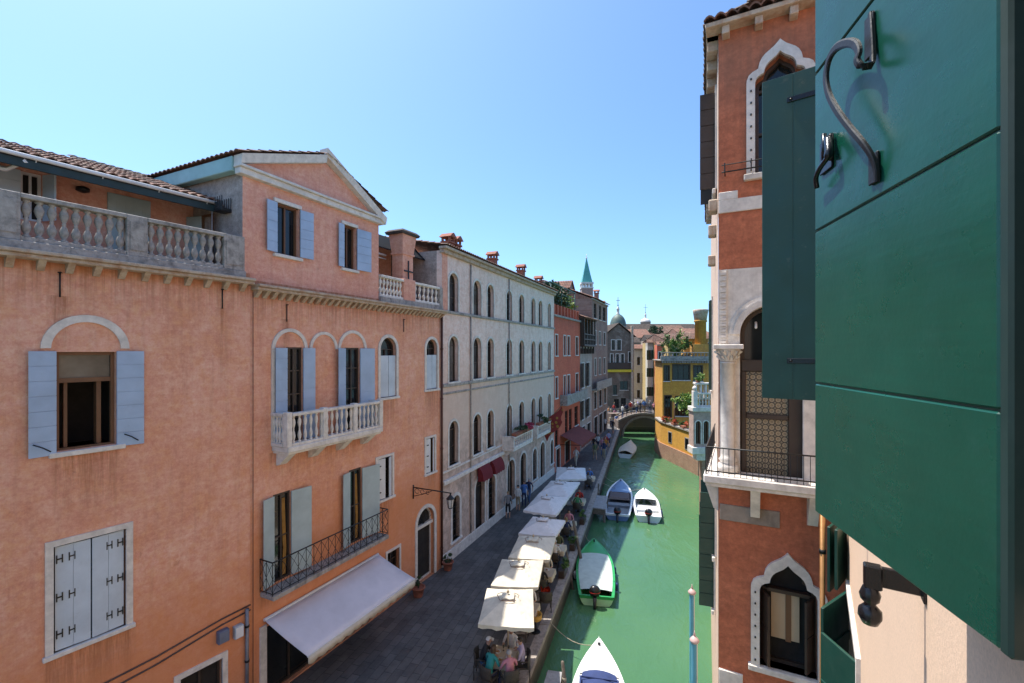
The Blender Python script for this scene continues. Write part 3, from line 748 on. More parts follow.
# attic with pediment
g0, g1 = L2.s(243), L2.s(379); gm = (g0 + g1) / 2; ge = 15.72; gp = 16.9
q1 = (L2.s(276), L2.s(299)); q2 = (L2.s(343), L2.s(356))
m = MB(L2); pierced(m, [(g0, C2 + .1), (g1, C2 + .1), (g1, ge + .14), (gm, gp + .16), (g0, ge + .14)], [rectp(*q1, 13.50, 15.08), rectp(*q2, 13.50, 15.08)], -.02, .24); m.build('attic_wall', M['pink_upper'], B)
m = MB(L2)
for s in (g0, g1):
    i = [m.pt(s, h, d) for h, d in ((C2, -.02), (ge, -.02), (ge, -6), (C2, -6))]; m.face(i)
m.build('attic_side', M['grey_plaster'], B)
for (a, b), xs in ((q1, (265, 311)), (q2, (337, 368.5))):
    win(L2, B, a, b, 13.50, 15.08, frame='wood', rev=.2, trim=None, sill='trim', shutters=[dict(h='l', ang=174, w=a - L2.s(xs[0]), mat='blue', nb=5), dict(h='r', ang=174, w=L2.s(xs[1]) - b, mat='blue', nb=5)], bars=(1, 0))
    m = MB(L2); m.box(a - .08, b + .08, 15.08, 15.2, -.1, .05, .01); m.build('window_lintel', M['trim'], B)
W = L2.w
m = MB(L2); m.box(g0 - .18, g1 + .12, ge - .20, ge - .02, -.1, .16, .015); m.box(g0 - .22, g1 + .17, ge - .02, ge + .06, -.1, .24, .015)
for s0, s1, h0, h1 in ((g0 - .2, gm, ge + .06, gp + .24), (gm, g1 + .16, gp + .24, ge + .06)):
    m.hexa([W(s0, h0 - (.0), -.1), W(s1, h1 - .24, -.1), W(s1, h1 - .24, .22), W(s0, h0, .22), W(s0, h0 + .26, -.1), W(s1, h1 + .02, -.1), W(s1, h1 + .02, .28), W(s0, h0 + .26, .28)])
m.build('pediment', M['trim'], B)
m = MB(L2)
for s0, sg in ((g0 - .28, 1), (g1 + .2, -1)):
    p = W(s0, ge + .34, .3); q = W(gm, gp + .30, .3); m.tiles(p, W(s0, ge + .34, -6) - p, q - p, amp=.05)
m.build('roof', M['tile'], B)
m = MB(L2); m.box(g0 - .26, g0 - .02, ge - .12, ge + .3, -6, -.11, .02); m.build('eave', M['teal_paint'], B)
sd = Frame(0, 0, u=(-L2.n.x, -L2.n.y)); sd.O = L2.w(g0, 0, 0); sd.n = -L2.u
wd = win(sd, B, 1.35, 1.85, 13.1, 14.6, frame='wood', pane='inside', sill=None, rev=.02, bars=(0, 0), shutters=[dict(h='l', ang=150, w=.4, mat='blue_pale'), dict(h='r', ang=165, w=.5, mat='green_pale')])
m = MB(sd); m.box(.5, .85, 14.52, 14.62, .0, .3, .01)
for k in range(4):
    for e in (0, .26): m.tube([sd.w(.52 + k * .1, 14.62, .02 + e), sd.w(.52 + k * .1, 14.95, .02 + e)], .012, 4)
m.box(.5, .85, 14.62, 14.8, .26, .28); m.build('iron_basket', M['iron'], B)
# right-hand terrace: balustrade, chimney stack, dark awning, set-back wall
h0, h1 = 12.68, 13.55
m = MB(L2); m.box(g1, E2, C2 + .14, h0, -.4, .1, .012); m.build('parapet_base', M['stone_dirty'], B)
p0, p1 = L2.s(403), L2.s(413.5)
balustrade(L2, B, g1 + .02, p0 - .02, h0, h1, -.05, 7, mat='stone'); balustrade(L2, B, p1 + .02, E2 - .25, h0, h1, -.05, 6, mat='stone')
m = MB(L2); m.box(E2 - .25, E2 - .01, h0, h1, -.2, .08, .012); m.build('balustrade_pier', M['stone_dirty'], B); m = MB(L2); m.box(p0 - .03, p1 + .03, h0, h1 + .05, -.3, .09, .012); m.build('balustrade_pier', M['pink_upper'], B)
k0, k1 = L2.s(394, -.6), L2.s(411, -.6); kc = (k0 + k1) / 2
m = MB(L2)
def frust(h0, h1, a, b, dc=-.6):
    m.hexa([W(kc - a, h0, dc - a * .8), W(kc + a, h0, dc - a * .8), W(kc + a, h0, dc + a * .8), W(kc - a, h0, dc + a * .8), W(kc - b, h1, dc - b * .8), W(kc + b, h1, dc - b * .8), W(kc + b, h1, dc + b * .8), W(kc - b, h1, dc + b * .8)])
frust(C2, 14.75, .36, .36); frust(14.75, 14.83, .42, .42); frust(14.83, 15.62, .38, .48)
ck = m.build('chimney', M['pink_upper'], B, 'salmon flared chimney stack')
m = MB(L2); frust(15.62, 15.72, .58, .62); frust(15.72, 15.82, .62, .5); m.build('chimney_cap', M['tile_dark'], ck)
m = MB(L2); m.box(kc - .03, kc + .03, 13.7, 14.5, -.29, -.26); m.box(kc - .3, kc + .3, 14.0, 14.06, -.29, -.26); m.build('wall_anchor', M['iron'], ck)
m = MB(L2); m.box(g1, E2 - .02, C2, 15.85, -3.2, -3.0); m.box(g1 + .4, g1 + 1.0, 12.9, 13.9, -3.0, -2.97); m.build('penthouse_wall', M['pink_upper'], B)
m = MB(L2); m.hexa([W(g1 + .02, 14.95, -.95), W(E2 - .02, 14.95, -.95), W(E2 - .02, 15.72, -1.75), W(g1 + .02, 15.72, -1.75), W(g1 + .02, 15.0, -.95), W(E2 - .02, 15.0, -.95), W(E2 - .02, 15.78, -1.75), W(g1 + .02, 15.78, -1.75)]); m.box(g1 + .02, E2 - .02, 15.70, 15.79, -4, -1.752); m.build('terrace_awning', M['canvas_dark'], B)
m = MB(L2); m.tube([W(g1 + .05, 14.75, -1.2), W(p0 + .3, 14.75, -1.2)], .05, 6); m.tube([W(g1 + .05, 14.58, -1.2), W(p0 + .3, 14.58, -1.2)], .03, 6); m.build('awning_rail', M['metal_white'], B)
chimney(L2, B, L2.s(427, -5), -5, 13.5, 16.45, w=.5)
m = MB(L2); m.tube([W(.06, .3, .05), W(.06, 12.2, .05)], .012, 4); m.build('wall_crack_strip', simple('dark_seam', (.14, .06, .035), .95), B)
m = MB(L2); m.tube([W(E2 - .12, .2, .09), W(E2 - .12, 12.2, .09)], .055, 8)
for h in (1, 3.4, 5.8, 8.2, 10.6): m.tube([W(E2 - .12, h - .04, .09), W(E2 - .12, h + .04, .09)], .07, 8)
m.build('downpipe', simple('rust_pipe', (.10, .04, .025), .5, .3), B)

for F_, s, h in ((L1, -4.0, 11.95), (L1, -.75, 11.95), (L2, 1.2, 11.7), (L2, 6.9, 11.6)):
    m = MB(F_); m.tube([F_.w(s, h - .28, .03), F_.w(s, h + .25, .03)], .016, 5); m.tube([F_.w(s - .03, h + .25, .03), F_.w(s, h + .25, .10), F_.w(s + .03, h + .25, .03)], .014, 5); m.build('iron_tie', M['iron'], A if F_ is L1 else B)
# cables and boxes along the first floor line
m = MB(L1)
for k, (a, b) in enumerate(((2.83, 3.13), (2.62, 2.98))):
    path = [L1.w(s, a + (b - a) * (s + 3.24) / 3.1 - .03 * math.sin((s + 9) * 2.1), .03) for s in [-9 + i * .75 for i in range(13)]]
    m.tube(path, .022, 5)
tag(m.build('cable', simple('grey_cable', (.09, .055, .045), .7), None), 'pair of dark cables sagging along the salmon wall above the ground floor doorway', 'cable')
t = thing('junction_box', 'blue grey electric box on the salmon wall under the cables', 'electric box', L1.w(-.75, 2.7, 0)); m = MB(L1); m.box(-.9, -.62, 2.48, 2.82, 0, .16, .015); m.build('box', simple('blue_grey_box', (.12, .14, .2), .5), t); m = MB(L1); m.box(-.88, -.64, 2.5, 2.8, .16, .175); m.build('lid', simple('box_lid', (.15, .17, .23), .5), t)
t = thing('meter_box', 'pale grey meter box beside the downpipe on the salmon wall', 'electric box', L1.w(-.35, 2.7, 0)); m = MB(L1); m.box(-.48, -.24, 2.4, 2.75, 0, .16, .015); m.build('box', simple('pale_box', (.42, .45, .46), .5), t); m = MB(L1); m.box(-.46, -.26, 2.43, 2.72, .16, .172); m.build('lid', M['metal_white'], t)
t = thing('downpipe', 'grey downpipe running from the cables to the pavement', 'pipe', L1.w(-.15, 0, 0)); m = MB(L1); m.tube([L1.w(-.12, 3.1, .08), L1.w(-.12, 0.02, .08)], .05, 8); m.build('pipe', simple('grey_pipe', (.22, .22, .24), .5, .4), t)
for h in (.6, 1.6, 2.6): m = MB(L1); m.tube([L1.w(-.12, h - .03, .08), L1.w(-.12, h + .03, .08)], .065, 8); m.build('collar', M['iron'], t)

# shop awning
t = thing('shop_awning', 'wide grey white shop awning with scalloped valance over the pavement', 'awning', L2.w(3, 2.5, 0))
AD = 1.75; f0, f1 = L2.px(308, 661, AD), L2.px(415, 576, AD); t0, t1 = L2.px(264, 626, .05), L2.px(378, 551, .05)
th0 = 2.48; fh = (f0[1] + f1[1]) / 2
rows = []
for k in range(9):
    u = k / 8; rows.append([L2.w(t0[0] + (f0[0] - t0[0]) * u + ((t1[0] + (f1[0] - t1[0]) * u) - (t0[0] + (f0[0] - t0[0]) * u)) * v, th0 + (fh - th0) * u - .03 * math.sin(math.pi * u), .05 + (AD - .05) * u) for v in [i / 14 for i in range(15)]])
m = MB(L2); m.grid(rows); o = m.build('canopy', M['canvas_awning'], t); md = o.modifiers.new('t', 'SOLIDIFY'); md.thickness = .012
n = 96; m = MB(L2); up = []; lo = []
for i in range(n + 1):
    u = i / n; s = f0[0] + (f1[0] - f0[0]) * u; up.append(L2.w(s, fh - .005, AD + .012)); lo.append(L2.w(s, fh - .20 - .06 * abs(math.sin(u * math.pi * 14)), AD + .02 + .01 * math.sin(u * 60)))
m.grid([up, lo]); o = m.build('valance', M['canvas'], t); md = o.modifiers.new('t', 'SOLIDIFY'); md.thickness = .008
m = MB(L2); m.tube([L2.w(t0[0], th0, .06), L2.w(t1[0], th0, .06)], .05, 8)
for (sa, sb) in ((t0[0] + .3, f0[0] + .3), (t1[0] - .3, f1[0] - .3)): m.tube([L2.w(sa, th0 - .25, .05), L2.w((sa + sb) / 2, th0 - .5, AD * .5), L2.w(sb, fh - .05, AD - .03)], .022, 6)
m.tube([L2.w(f0[0], fh, AD - .02), L2.w(f1[0], fh, AD - .02)], .025, 6); m.build('frame', M['metal_white'], t)

# wrought iron lantern bracket
lb = L2.px(413, 489, 0); t = thing('street_lantern', 'glass lantern hanging from a long wrought iron wall bracket', 'lantern', L2.w(lb[0], lb[1], 0))
e = L2.u * .15; end = at_y(457, 488, 15.9)
hp_ = L2.w(lb[0], 4.5, 0.02); dirn = L2.n
m = MB(L2); s = lb[0]
m.tube([L2.w(s, 4.5, 0), L2.w(s, 4.5, 2.0)], .025, 6); m.tube([L2.w(s, 4.1, 0), L2.w(s, 4.25, .5), L2.w(s, 4.46, 1.0)], .016, 5); m.tube([L2.w(s, 4.0, .02), L2.w(s, 4.6, .02)], .03, 6)
for k in range(3):
    c = .22 + k * .28; rr = .12 - .02 * k
    m.tube([L2.w(s, 4.36 + rr * math.sin(a) * .9, c + rr * math.cos(a)) for a in [i * math.pi / 5 for i in range(10)]], .012, 4)
m.build('bracket', M['iron'], t)
lp = L2.w(s, 3.86, 1.95); m = MB(); m.lathe(lp, [(.03, .62), (.05, .55), (.17, .42), (.19, .40), (.16, .38)][::-1], 6); m.lathe(lp, [(.06, -.02), (.1, .0), (.11, .03)], 6)
for k in range(6): q = k * math.pi / 3; m.tube([lp + Vector((.1 * math.cos(q), .1 * math.sin(q), .02)), lp + Vector((.16 * math.cos(q), .16 * math.sin(q), .4))], .01, 4)
m.build('lamp_frame', M['iron'], t); m = MB(); m.lathe(lp, [(.09, .03), (.15, .38)], 6, sm=False); m.build('lamp_glass', simple('lamp_glass', (.5, .5, .48), .2), t)
potted(L2.w(L2.s(437) + .35, 0, .38), 'potted bush at the far side of the arched street door', .26, .4, 'leaf_dark', .45)
potted(L2.w(L2.s(408), 0, .55), 'potted plant at the near side of the arched street door, by the awning', .27, .4, 'leaf_dark', .5)
# ------------------------------------------------------------------ pale palazzo with arched windows
EW = L3.s(554)
Wt = thing('pale_palazzo', 'long pale plastered palazzo with three rows of arched windows and red door awnings', 'palace', L3.w(9, 5, -3))
cols = [(448.8, 458), (473, 481), (487, 493.5), (506.3, 511.8), (518.8, 524), (531, 535.2), (538.3, 542.2), (547.6, 550.6)]
sp = [(L3.s(a), L3.s(b)) for a, b in cols]
rows_ = [(12.50, 14.45), (8.95, 11.25), (4.75, 6.95)]
hol = [archp(a, b, h0, h1) for h0, h1 in rows_ for a, b in sp]
gd = [(452, 459.5, .85, 3.1), (475, 484.5, .04, 3.35), (488, 495, .55, 3.05), (507, 514.5, .04, 3.3), (520, 526, .04, 3.3), (532.5, 536.5, .8, 3.1), (540, 544.5, .04, 3.25), (550.3, 553, 1.0, 3.0)]
gs = [(L3.s(a), L3.s(b), h0, h1) for a, b, h0, h1 in gd]
hol += [archp(*g) for g in gs]
m = MB(L3); pierced(m, rectp(0, EW, -.3, 15.4), hol, 0, .3); shell(m, 0, EW, -.3, 15.4, -9); m.build('wall', M['white_plaster'], Wt)
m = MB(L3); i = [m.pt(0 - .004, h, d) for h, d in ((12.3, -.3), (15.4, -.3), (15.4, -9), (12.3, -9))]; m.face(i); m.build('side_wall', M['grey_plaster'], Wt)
m = MB(L3); m.box(-.004, .5, 12.4, 15.3, .001, .015); m.build('corner_strip', M['pink_upper'], Wt)
M['lace'] = glass('curtained_glass', (.14, .13, .12), .2); M['arch_lit'] = glass('sky_glass', (.02, .022, .025), .03)
M['arch_blind'] = glass('grey_arch_glass', (.05, .052, .055), .15)
for r, (h0, h1) in enumerate(rows_):
    for k, (a, b) in enumerate(sp):
        win(L3, Wt, a, b, h0, h1, kind='arch', frame='wood_dark', pane=rnd.choice(['arch_blind', 'arch_blind', 'glass', 'lace', 'arch_lit']), bars=(1, 2), trim='stone', tw=.12, tproj=.035, sill='stone', rev=.26)
for k, (a, b, h0, h1) in enumerate(gs):
    door = h0 < .1
    win(L3, Wt, a, b, h0, h1, kind='arch', frame='wood_dark', pane='inside' if door else 'glass', bars=(0, 1) if door else (1, 2), trim='stone', tw=.16, sill=None if door else 'stone', rev=.26, name='street_door' if door else 'window', ironed=not door)
for h, pr, hh in ((12.36, .1, .14), (8.72, .1, .16), (8.35, .06, .1), (3.96, .16, .2), (4.5, .05, .1)):
    m = MB(L3); m.box(-.02, EW, h, h + hh, -.02, pr, .02); m.build('string_course', M['stone_dirty'] if h > 8 else M['stone'], Wt)
m = MB(L3); m.box(-.03, EW, -.1, .55, -.02, .06, .02); m.build('plinth', M['stone'], Wt)
m = MB(L3); m.box(-.1, EW + .02, 15.25, 15.45, -.1, .18, .02); m.box(-.15, EW + .02, 15.45, 15.58, -.1, .34, .02); m.build('cornice', M['stone_warm'], Wt)
m = MB(L3); m.tiles(L3.w(-.2, 15.6, .36), L3.w(EW, 15.6, .36) - L3.w(-.2, 15.6, .36), L3.w(0, 16.5, -4.4) - L3.w(0, 15.6, .36)); m.build('roof', M['tile'], Wt)
for s in (2.9, 8.3):
    m = MB(L3); m.tube([L3.w(s, .6, .06), L3.w(s, 15.2, .06)], .045, 6); m.build('downpipe', M['stone_dirty'], Wt)
for x, d, n_ in ((448, -1.0, 2), (492.5, -1.0, 1), (521, -1.2, 1), (538.5, -1.2, 1)):
    s = L3.s(x, d)
    for k in range(n_): chimney(L3, Wt, s + k * .75, d, 15.6, L3.h(x, {448: 240, 492.5: 257, 521: 269, 538.5: 280}[x], d) - .2, w=.5)
s = L3.s(489)
for xx in (476, 488.5):
    a, b = L3.s(xx), L3.s(xx) + (1.25 if xx < 480 else 1.35); m = MB(L3); rows = []
    for k in range(6):
        q = k / 5 * math.pi / 2; rows.append([L3.w(a + (b - a) * t / 8, 3.25 + .75 * math.cos(q) + (-.06 * (t % 2) if k == 5 else 0), .10 + .38 * math.sin(q)) for t in range(9)])
    m.grid(rows)
    for side in (rows,): 
        for col_ in (0, 8): i = [m.pw(r[col_]) for r in rows] + [m.pw(L3.w(a if col_ == 0 else b, 3.2, .12))]; m.face(i)
    m.build('door_awning', M['red_cloth'], Wt)
for xa, xb, nm in ((502, 522, 6), (527, 541, 5)):
    a, b = L3.s(xa), L3.s(xb); m = MB(L3); m.box(a, b, 4.18, 4.36, 0, .8, .02); sl = m.build('balcony', M['stone'], Wt)
    for s in (a + .3, b - .3):
        m = MB(L3); Q = L3.w; m.hexa([Q(s - .12, 3.75, 0), Q(s + .12, 3.75, 0), Q(s + .12, 3.75, .1), Q(s - .12, 3.75, .1), Q(s - .12, 4.18, 0), Q(s + .12, 4.18, 0), Q(s + .12, 4.18, .7), Q(s - .12, 4.18, .7)]); m.build('bracket', M['stone'], sl)
    balustrade(L3, Wt, a, b, 4.36, 5.1, .72, 10, mat='stone', name='balcony_balustrade', r=.8)
    m = MB(L3); m.box(a, a + .15, 4.36, 5.12, 0, .8); m.build('balcony_pier', M['stone'], Wt); m = MB(L3); m.box(b - .15, b, 4.36, 5.12, 0, .8); m.build('balcony_pier', M['stone'], Wt)
ca = L3.w((L3.s(502) + L3.s(522)) / 2, 5.25, .75)
t = thing('flower_box', 'long flower box of magenta blooms on the pale palazzo balcony rail', 'flower box', ca); m = MB(L3); a, b = L3.s(503), L3.s(521)
m.box(a, b, 5.1, 5.3, .6, .9, .01); m.build('box', M['terracotta'], t); m = MB(); m.leaves(L3.w((a + b) / 2 + .8, 5.45, .78), (.5, .9, .34), 260, .09); m.build('blooms', M['flower'], t)
m = MB(); m.leaves(L3.w((a + b) / 2 - .6, 5.42, .78), (.55, 1.0, .32), 260, .09); m.build('foliage', M['leaf_dark'], t)
t = thing('flower_box', 'smaller flower box with dark leaves on the second palazzo balcony, by the flag', 'flower box', L3.w(L3.s(534), 5.1, .75)); a, b = L3.s(528), L3.s(540); m = MB(L3); m.box(a, b, 5.1, 5.28, .6, .88, .01); m.build('box', M['terracotta'], t)
m = MB(); m.leaves(L3.w((a + b) / 2, 5.45, .75), (.5, 1.2, .3), 260, .09); m.build('foliage', M['leaf_dark'], t)
# flag on a slanting pole
s = L3.s(541); t = thing('wall_flag', 'dark red and gold flag drooping from a slanting pole on the pale palazzo', 'flag', L3.w(s, 4.6, 0))
m = MB(L3); m.tube([L3.w(s, 4.5, .05), L3.w(s + .1, 6.3, 1.7)], .03, 6); m.lathe(L3.w(s + .1, 6.3, 1.7), [(.02, 0), (.06, .05), (.02, .12)], 6); m.build('pole', M['wood'], t)
m = MB(L3); m.mi = 0; rows = []
for i in range(9):
    u = i / 8; p = Vector((s + .1 * (1 - u * .8), 6.2 - u * 1.35, 1.62 - u * 1.3)); rows.append([L3.w(p.x + .05 * math.sin(v * 5 + i), p.y - v * (1.2 + .25 * u), p.z + .1 * math.sin(v * 6 + i * .9) + .12 * v) for v in [k / 8 for k in range(9)]])
m.grid(rows)
fm = NT('flag_cloth'); v = fm.n('ShaderNodeTexVoronoi'); v.inputs['Scale'].default_value = 2.5; fm.l(fm.tc, v.inputs['Vector']); fm.color(fm.ramp(v.outputs['Distance'], [(.25, (.38, .22, .04)), (.34, (.24, .03, .025))])); fm.rough(.85)
m.build('cloth', fm.m, t)

# ------------------------------------------------------------------ generic street house
def house(name, label, F, s0, s1, top, depth, wallmat, wins, base=-.3, trim='trim', roof=None, roofmat='tile', eave=.35, cat='house', rise=1.6, shut=None, frame='wood_dark', cornice='stone_dirty', side=None, d=0.0):
    """wins: list of (s0,s1,h0,h1,kind,opts)"""
    t = thing(name, label, cat, F.w((s0 + s1) / 2, base, d - depth / 2)); G = F.sub(0, d)
    hol = [{'rect': rectp, 'arch': archp}[w[4]](*w[:4]) for w in wins]
    m = MB(G); pierced(m, rectp(s0, s1, base, top), hol, 0, .22); shell(m, s0, s1, base, top, -depth); m.build('wall', wallmat, t)
    for w in wins:
        o = dict(frame=frame, trim=trim, tw=.1, bars=(1, 2), rev=.18); o.update(w[5] if len(w) > 5 else {})
        if shut and o.get('shutters') is None: o['shutters'] = [dict(h='l', ang=172, mat=shut, w=(w[1] - w[0]) / 2), dict(h='r', ang=172, mat=shut, w=(w[1] - w[0]) / 2)]
        o['shutters'] = o.get('shutters') or ()
        win(G, t, *w[:4], kind=w[4], **o)
    if cornice:
        m = MB(G); m.box(s0, s1, top - .12, top + .06, -.1, .14, .015); m.build('cornice', M[cornice], t)
    if roof == 'front':
        p = G.w(s0 - .05, top + .07, eave); m = MB(G); m.tiles(p, G.w(s1 + .05, top + .07, eave) - p, G.w(s0 - .05, top + .07 + rise, -depth / 2) - p); q = G.w(s0 - .05, top + .07, -depth - eave)
        m.tiles(q, G.w(s1 + .05, top + .07, -depth - eave) - q, G.w(s0 - .05, top + .07 + rise, -depth / 2) - q)
        for s in (s0, s1): m.prism([(0, 0)] * 3, 0, 0) if False else m.face([m.pt(s, top, 0), m.pt(s, top + rise, -depth / 2), m.pt(s, top, -depth)])
        m.build('roof', M[roofmat], t)
    if roof == 'gable':
        c = (s0 + s1) / 2; m = MB(G); m.prism([(s0, top), (s1, top), (c, top + rise)], -depth, 0); m.build('gable', wallmat, t)
        m = MB(G)
        for a in (s0 - eave, s1 + eave):
            p = G.w(a, top - .0, eave); m.tiles(p, G.w(a, top, -depth) - p, G.w(c, top + rise + .22, eave) - p)
        m.build('roof', M[roofmat], t)
    return t

# red house
M['red_plaster'] = plaster('red_plaster', (.56, .115, .06), (.64, .16, .085), (.46, .09, .05), zc=13.5, streak=(.2, .06, .04), amt=.3)
s0, s1 = EW + .03, L3.s(580)
def wx(x0, x1, h0, h1, kind='rect', **o): return (L3.s(x0), L3.s(x1), h0, h1, kind, o)
wl = [wx(a, b, h0, h1) for h0, h1 in ((10.1, 11.9), (6.4, 8.2)) for a, b in ((555.2, 557.5), (563.5, 565.5), (567.4, 569.6), (575.6, 578))]
wl += [wx(555, 558.5, 2.2, 4.9, trim=None), wx(565, 568, 2.6, 4.9, trim=None), wx(569, 572, 2.6, 4.9, trim=None), wx(574.5, 578, 3.0, 4.9, trim=None)]
wl += [wx(556, 560, .05, 1.9, trim='stone', pane='inside', sill=None, name='street_door', bars=(0, 0)), wx(565, 570, .05, 2.0, trim='stone', pane='inside', sill=None, name='shop_front', bars=(2, 0))]
RH = house('red_house', 'narrow red plastered house with a roof garden of plants and maroon shop awning below', L3, s0, s1, 13.6, 8, M['red_plaster'], wl)
m = MB(L3); a, b = L3.s(560), L3.s(581); m.box(a, b, 5.6, 5.75, .0, .7, .01); m.box(a, b, 5.75, 6.55, .6, .7, .01); m.box(a, a + .1, 5.75, 6.55, 0, .6); m.build('balcony', M['stone_dirty'], RH)
m = MB(L3)
for k in range(9): s = s0 + .2 + k * (s1 - s0 - .6) / 8; m.box(s, s + .45, 13.66, 14.6, -.5, -.08, .02)
m.build('parapet', M['red_plaster'], RH)
m = MB(L3)
for s in (s0 + .3, s0 + 3.6, s1 - .6):
    for d in (-.4, -3.4): m.tube([L3.w(s, 13.6, d), L3.w(s, 16.5, d)], .05, 5)
for d in (-.4, -3.4): m.tube([L3.w(s0 + .1, 16.5, d), L3.w(s1 - .4, 16.5, d)], .05, 5); m.tube([L3.w(s0 + .1, 15.8, d), L3.w(s1 - .4, 15.8, d)], .035, 5)
for s in (s0 + .3, s1 - .6): m.tube([L3.w(s, 16.5, -.4), L3.w(s, 16.5, -3.4)], .05, 5)
t = thing('roof_pergola', 'green metal pergola frame on the roof of the red house', 'pergola', L3.w(s0 + 3, 13.6, -2)); m.build('frame', simple('green_pergola_paint', (.04, .12, .10), .5), t)
for k, (s, hh, n_, mt) in enumerate(((s0 + 1.2, 1.35, 1300, 'leaf_dark'), (s0 + 3.4, 1.5, 1400, 'leaf_dark'), (s0 + 5.4, 1.4, 1300, 'leaf_dark'), (s1 - 1.7, 1.1, 900, 'leaf_lime'))):
    p = L3.w(s, 13.62, -1.5); t = thing('roof_shrub', ('broad dark shrub first on the red house roof, next to the pale palazzo', 'tall dark shrub beneath the pergola of the red house', 'large dark shrub on the red house roof beside the yellow green one', 'yellow green shrub at the far end of the red house roof')[k], 'shrub', p, 'shrubs on the red house roof')
    m = MB(); m.leaves(p + Vector((0, 0, .5 + hh)), (1.3, 1.5, hh), n_, .17); m.build('foliage', M[mt], t); m = MB(); m.tube([p, p + Vector((.05, 0, hh))], [.06, .03], 5); m.lathe(p, [(.3, 0), (.4, .5), (.34, .5)], 8); m.build('planter', M['terracotta'], t)
t = thing('shop_awning', 'sloping maroon shop awning on the red house', 'awning', L3.w(L3.s(566), 2.6, 0)); a, b = L3.s(560), L3.s(577)
m = MB(L3); m.grid([[L3.w(a + (b - a) * v / 8, 2.95 - .75 * u, .05 + 1.9 * u) for v in range(9)] for u in (0, .5, 1)] + [[L3.w(a + (b - a) * v / 8, 1.98 - .04 * (v % 2), 1.96) for v in range(9)]], False); o = m.build('canopy', M['maroon'], t); md = o.modifiers.new('t', 'SOLIDIFY'); md.thickness = .02
m = MB(L3)
for s in (a + .1, b - .1): m.tube([L3.w(s, 2.1, 0), L3.w(s, 2.2, 1.93)], .03, 5)
m.build('frame', M['iron'], t)
# house with the wooden roof deck
s0, s1 = L3.s(580) + .02, L3.s(592)
M['grey_warm'] = plaster('grey_warm_plaster', (.36, .29, .24), (.44, .37, .31), (.25, .2, .17), zc=11, amt=.6)
wl = [wx(a, b, h0, h1, shutters=[dict(h='l', ang=170, mat='wood_dark', w=.6)]) for h0, h1 in ((6.6, 9.2), (3.2, 5.2)) for a, b in ((581.5, 584), (586.5, 589.5))] + [wx(582, 585, .1, 2.4, trim='stone', sill=None, pane='inside', name='street_door', bars=(0, 0)), wx(587, 590.5, .1, 2.4, trim='stone', sill=None, pane='inside', name='shop_front', bars=(1, 0))]
WD = house('roof_deck_house', 'grey plastered house carrying a dark timber roof deck', L3, s0, s1, 10.9, 8, M['grey_warm'], wl, roof=None)
m = MB(L3); m.box(s0, s1, 10.98, 11.2, -3.5, .5, .02); m.box(s0, s1, 11.2, 14.0, -3.5, -2.6)
for k in range(5): s = s0 + .15 + (s1 - s0 - .3) * k / 4; m.box(s - .07, s + .07, 11.2, 14.0, .3, .44); m.box(s - .05, s + .05, 10.2, 11.0, .0, .3)
for h in (11.7, 12.25, 13.9): m.box(s0 + .08, s1 - .08, h, h + .1, .31, .43)
for k in range(18): s = s0 + .2 + (s1 - s0 - .4) * k / 17; m.box(s - .03, s + .03, 11.2, 12.25, .34, .40)
m.box(s0 + .02, s0 + .12, 11.2, 14.0, -2.6, .3); m.build('timber_deck', M['wood_dark'], WD)
m = MB(L3); p = L3.w(s0 - .3, 13.95, .8); m.tiles(p, L3.w(s1, 13.95, .8) - p, L3.w(s0 - .3, 15.6, -4) - p); m.box(s0, s1, 13.9, 14.0, -4, .6); m.build('roof', M['tile'], WD)
# tall brick house
s0, s1 = L3.s(592) + .02, L3.s(607.5)
wl = [wx(a, b, h0, h1) for h0, h1 in ((11.3, 12.9), (7.6, 9.6)) for a, b in ((594.5, 596), (599, 600.5), (603.5, 605))]
wl += [wx(a, b, 14.4, 16.2, trim=None) for a, b in ((593.8, 596.5), (599, 601.2), (602.8, 605.5))]
M['leaf_shut'] = paint('dark_green_shutter', (.02, .06, .045), .5, (.1, .1, .08), .2)
wl += [wx(a, b, 3.6, 5.6) for a, b in ((594, 596.5), (599, 601.5), (604, 606))] + [wx(a, b, .1, 2.6, trim='stone', sill=None, pane='inside', name='shop_front', bars=(2, 1)) for a, b in ((594, 597.5), (599, 602.3), (603.5, 606.5))]
BH = house('brick_house', 'tall patched brick house with dark green top shutters and red tile roof', L3, s0, s1, 16.6, 12, M['brick_house'], wl, roof='front', rise=2.4, roofmat='tile_red')
for s, d, hh in ((L3.s(596.5, -1.6), -1.6, 18.4), (L3.s(602.5, -2), -2.0, 17.5)): chimney(L3, BH, s, d, 16.6, hh, w=.55, body='brick_house')
m = MB(L3); m.box(s0, s1, 5.9, 6.05, 0, .6, .01); m.box(s0, s1, 6.05, 6.9, .52, .6); m.build('balcony', M['stone_dirty'], BH)
m = MB(L3); m.prism([(s0 - .2, 17.2), (s0 + 4, 17.2), (s0 + 1.9, 19.0)], -6.5, -3.0); m.build('dormer', M['brick_house'], BH); m = MB(L3)
for a in (s0 - .5, s0 + 4.3): p = L3.w(a, 17.1, -2.8); m.tiles(p, L3.w(a, 17.1, -6.5) - p, L3.w(s0 + 1.9, 19.1, -2.8) - p)
m.build('dormer_roof', M['tile_red'], BH)

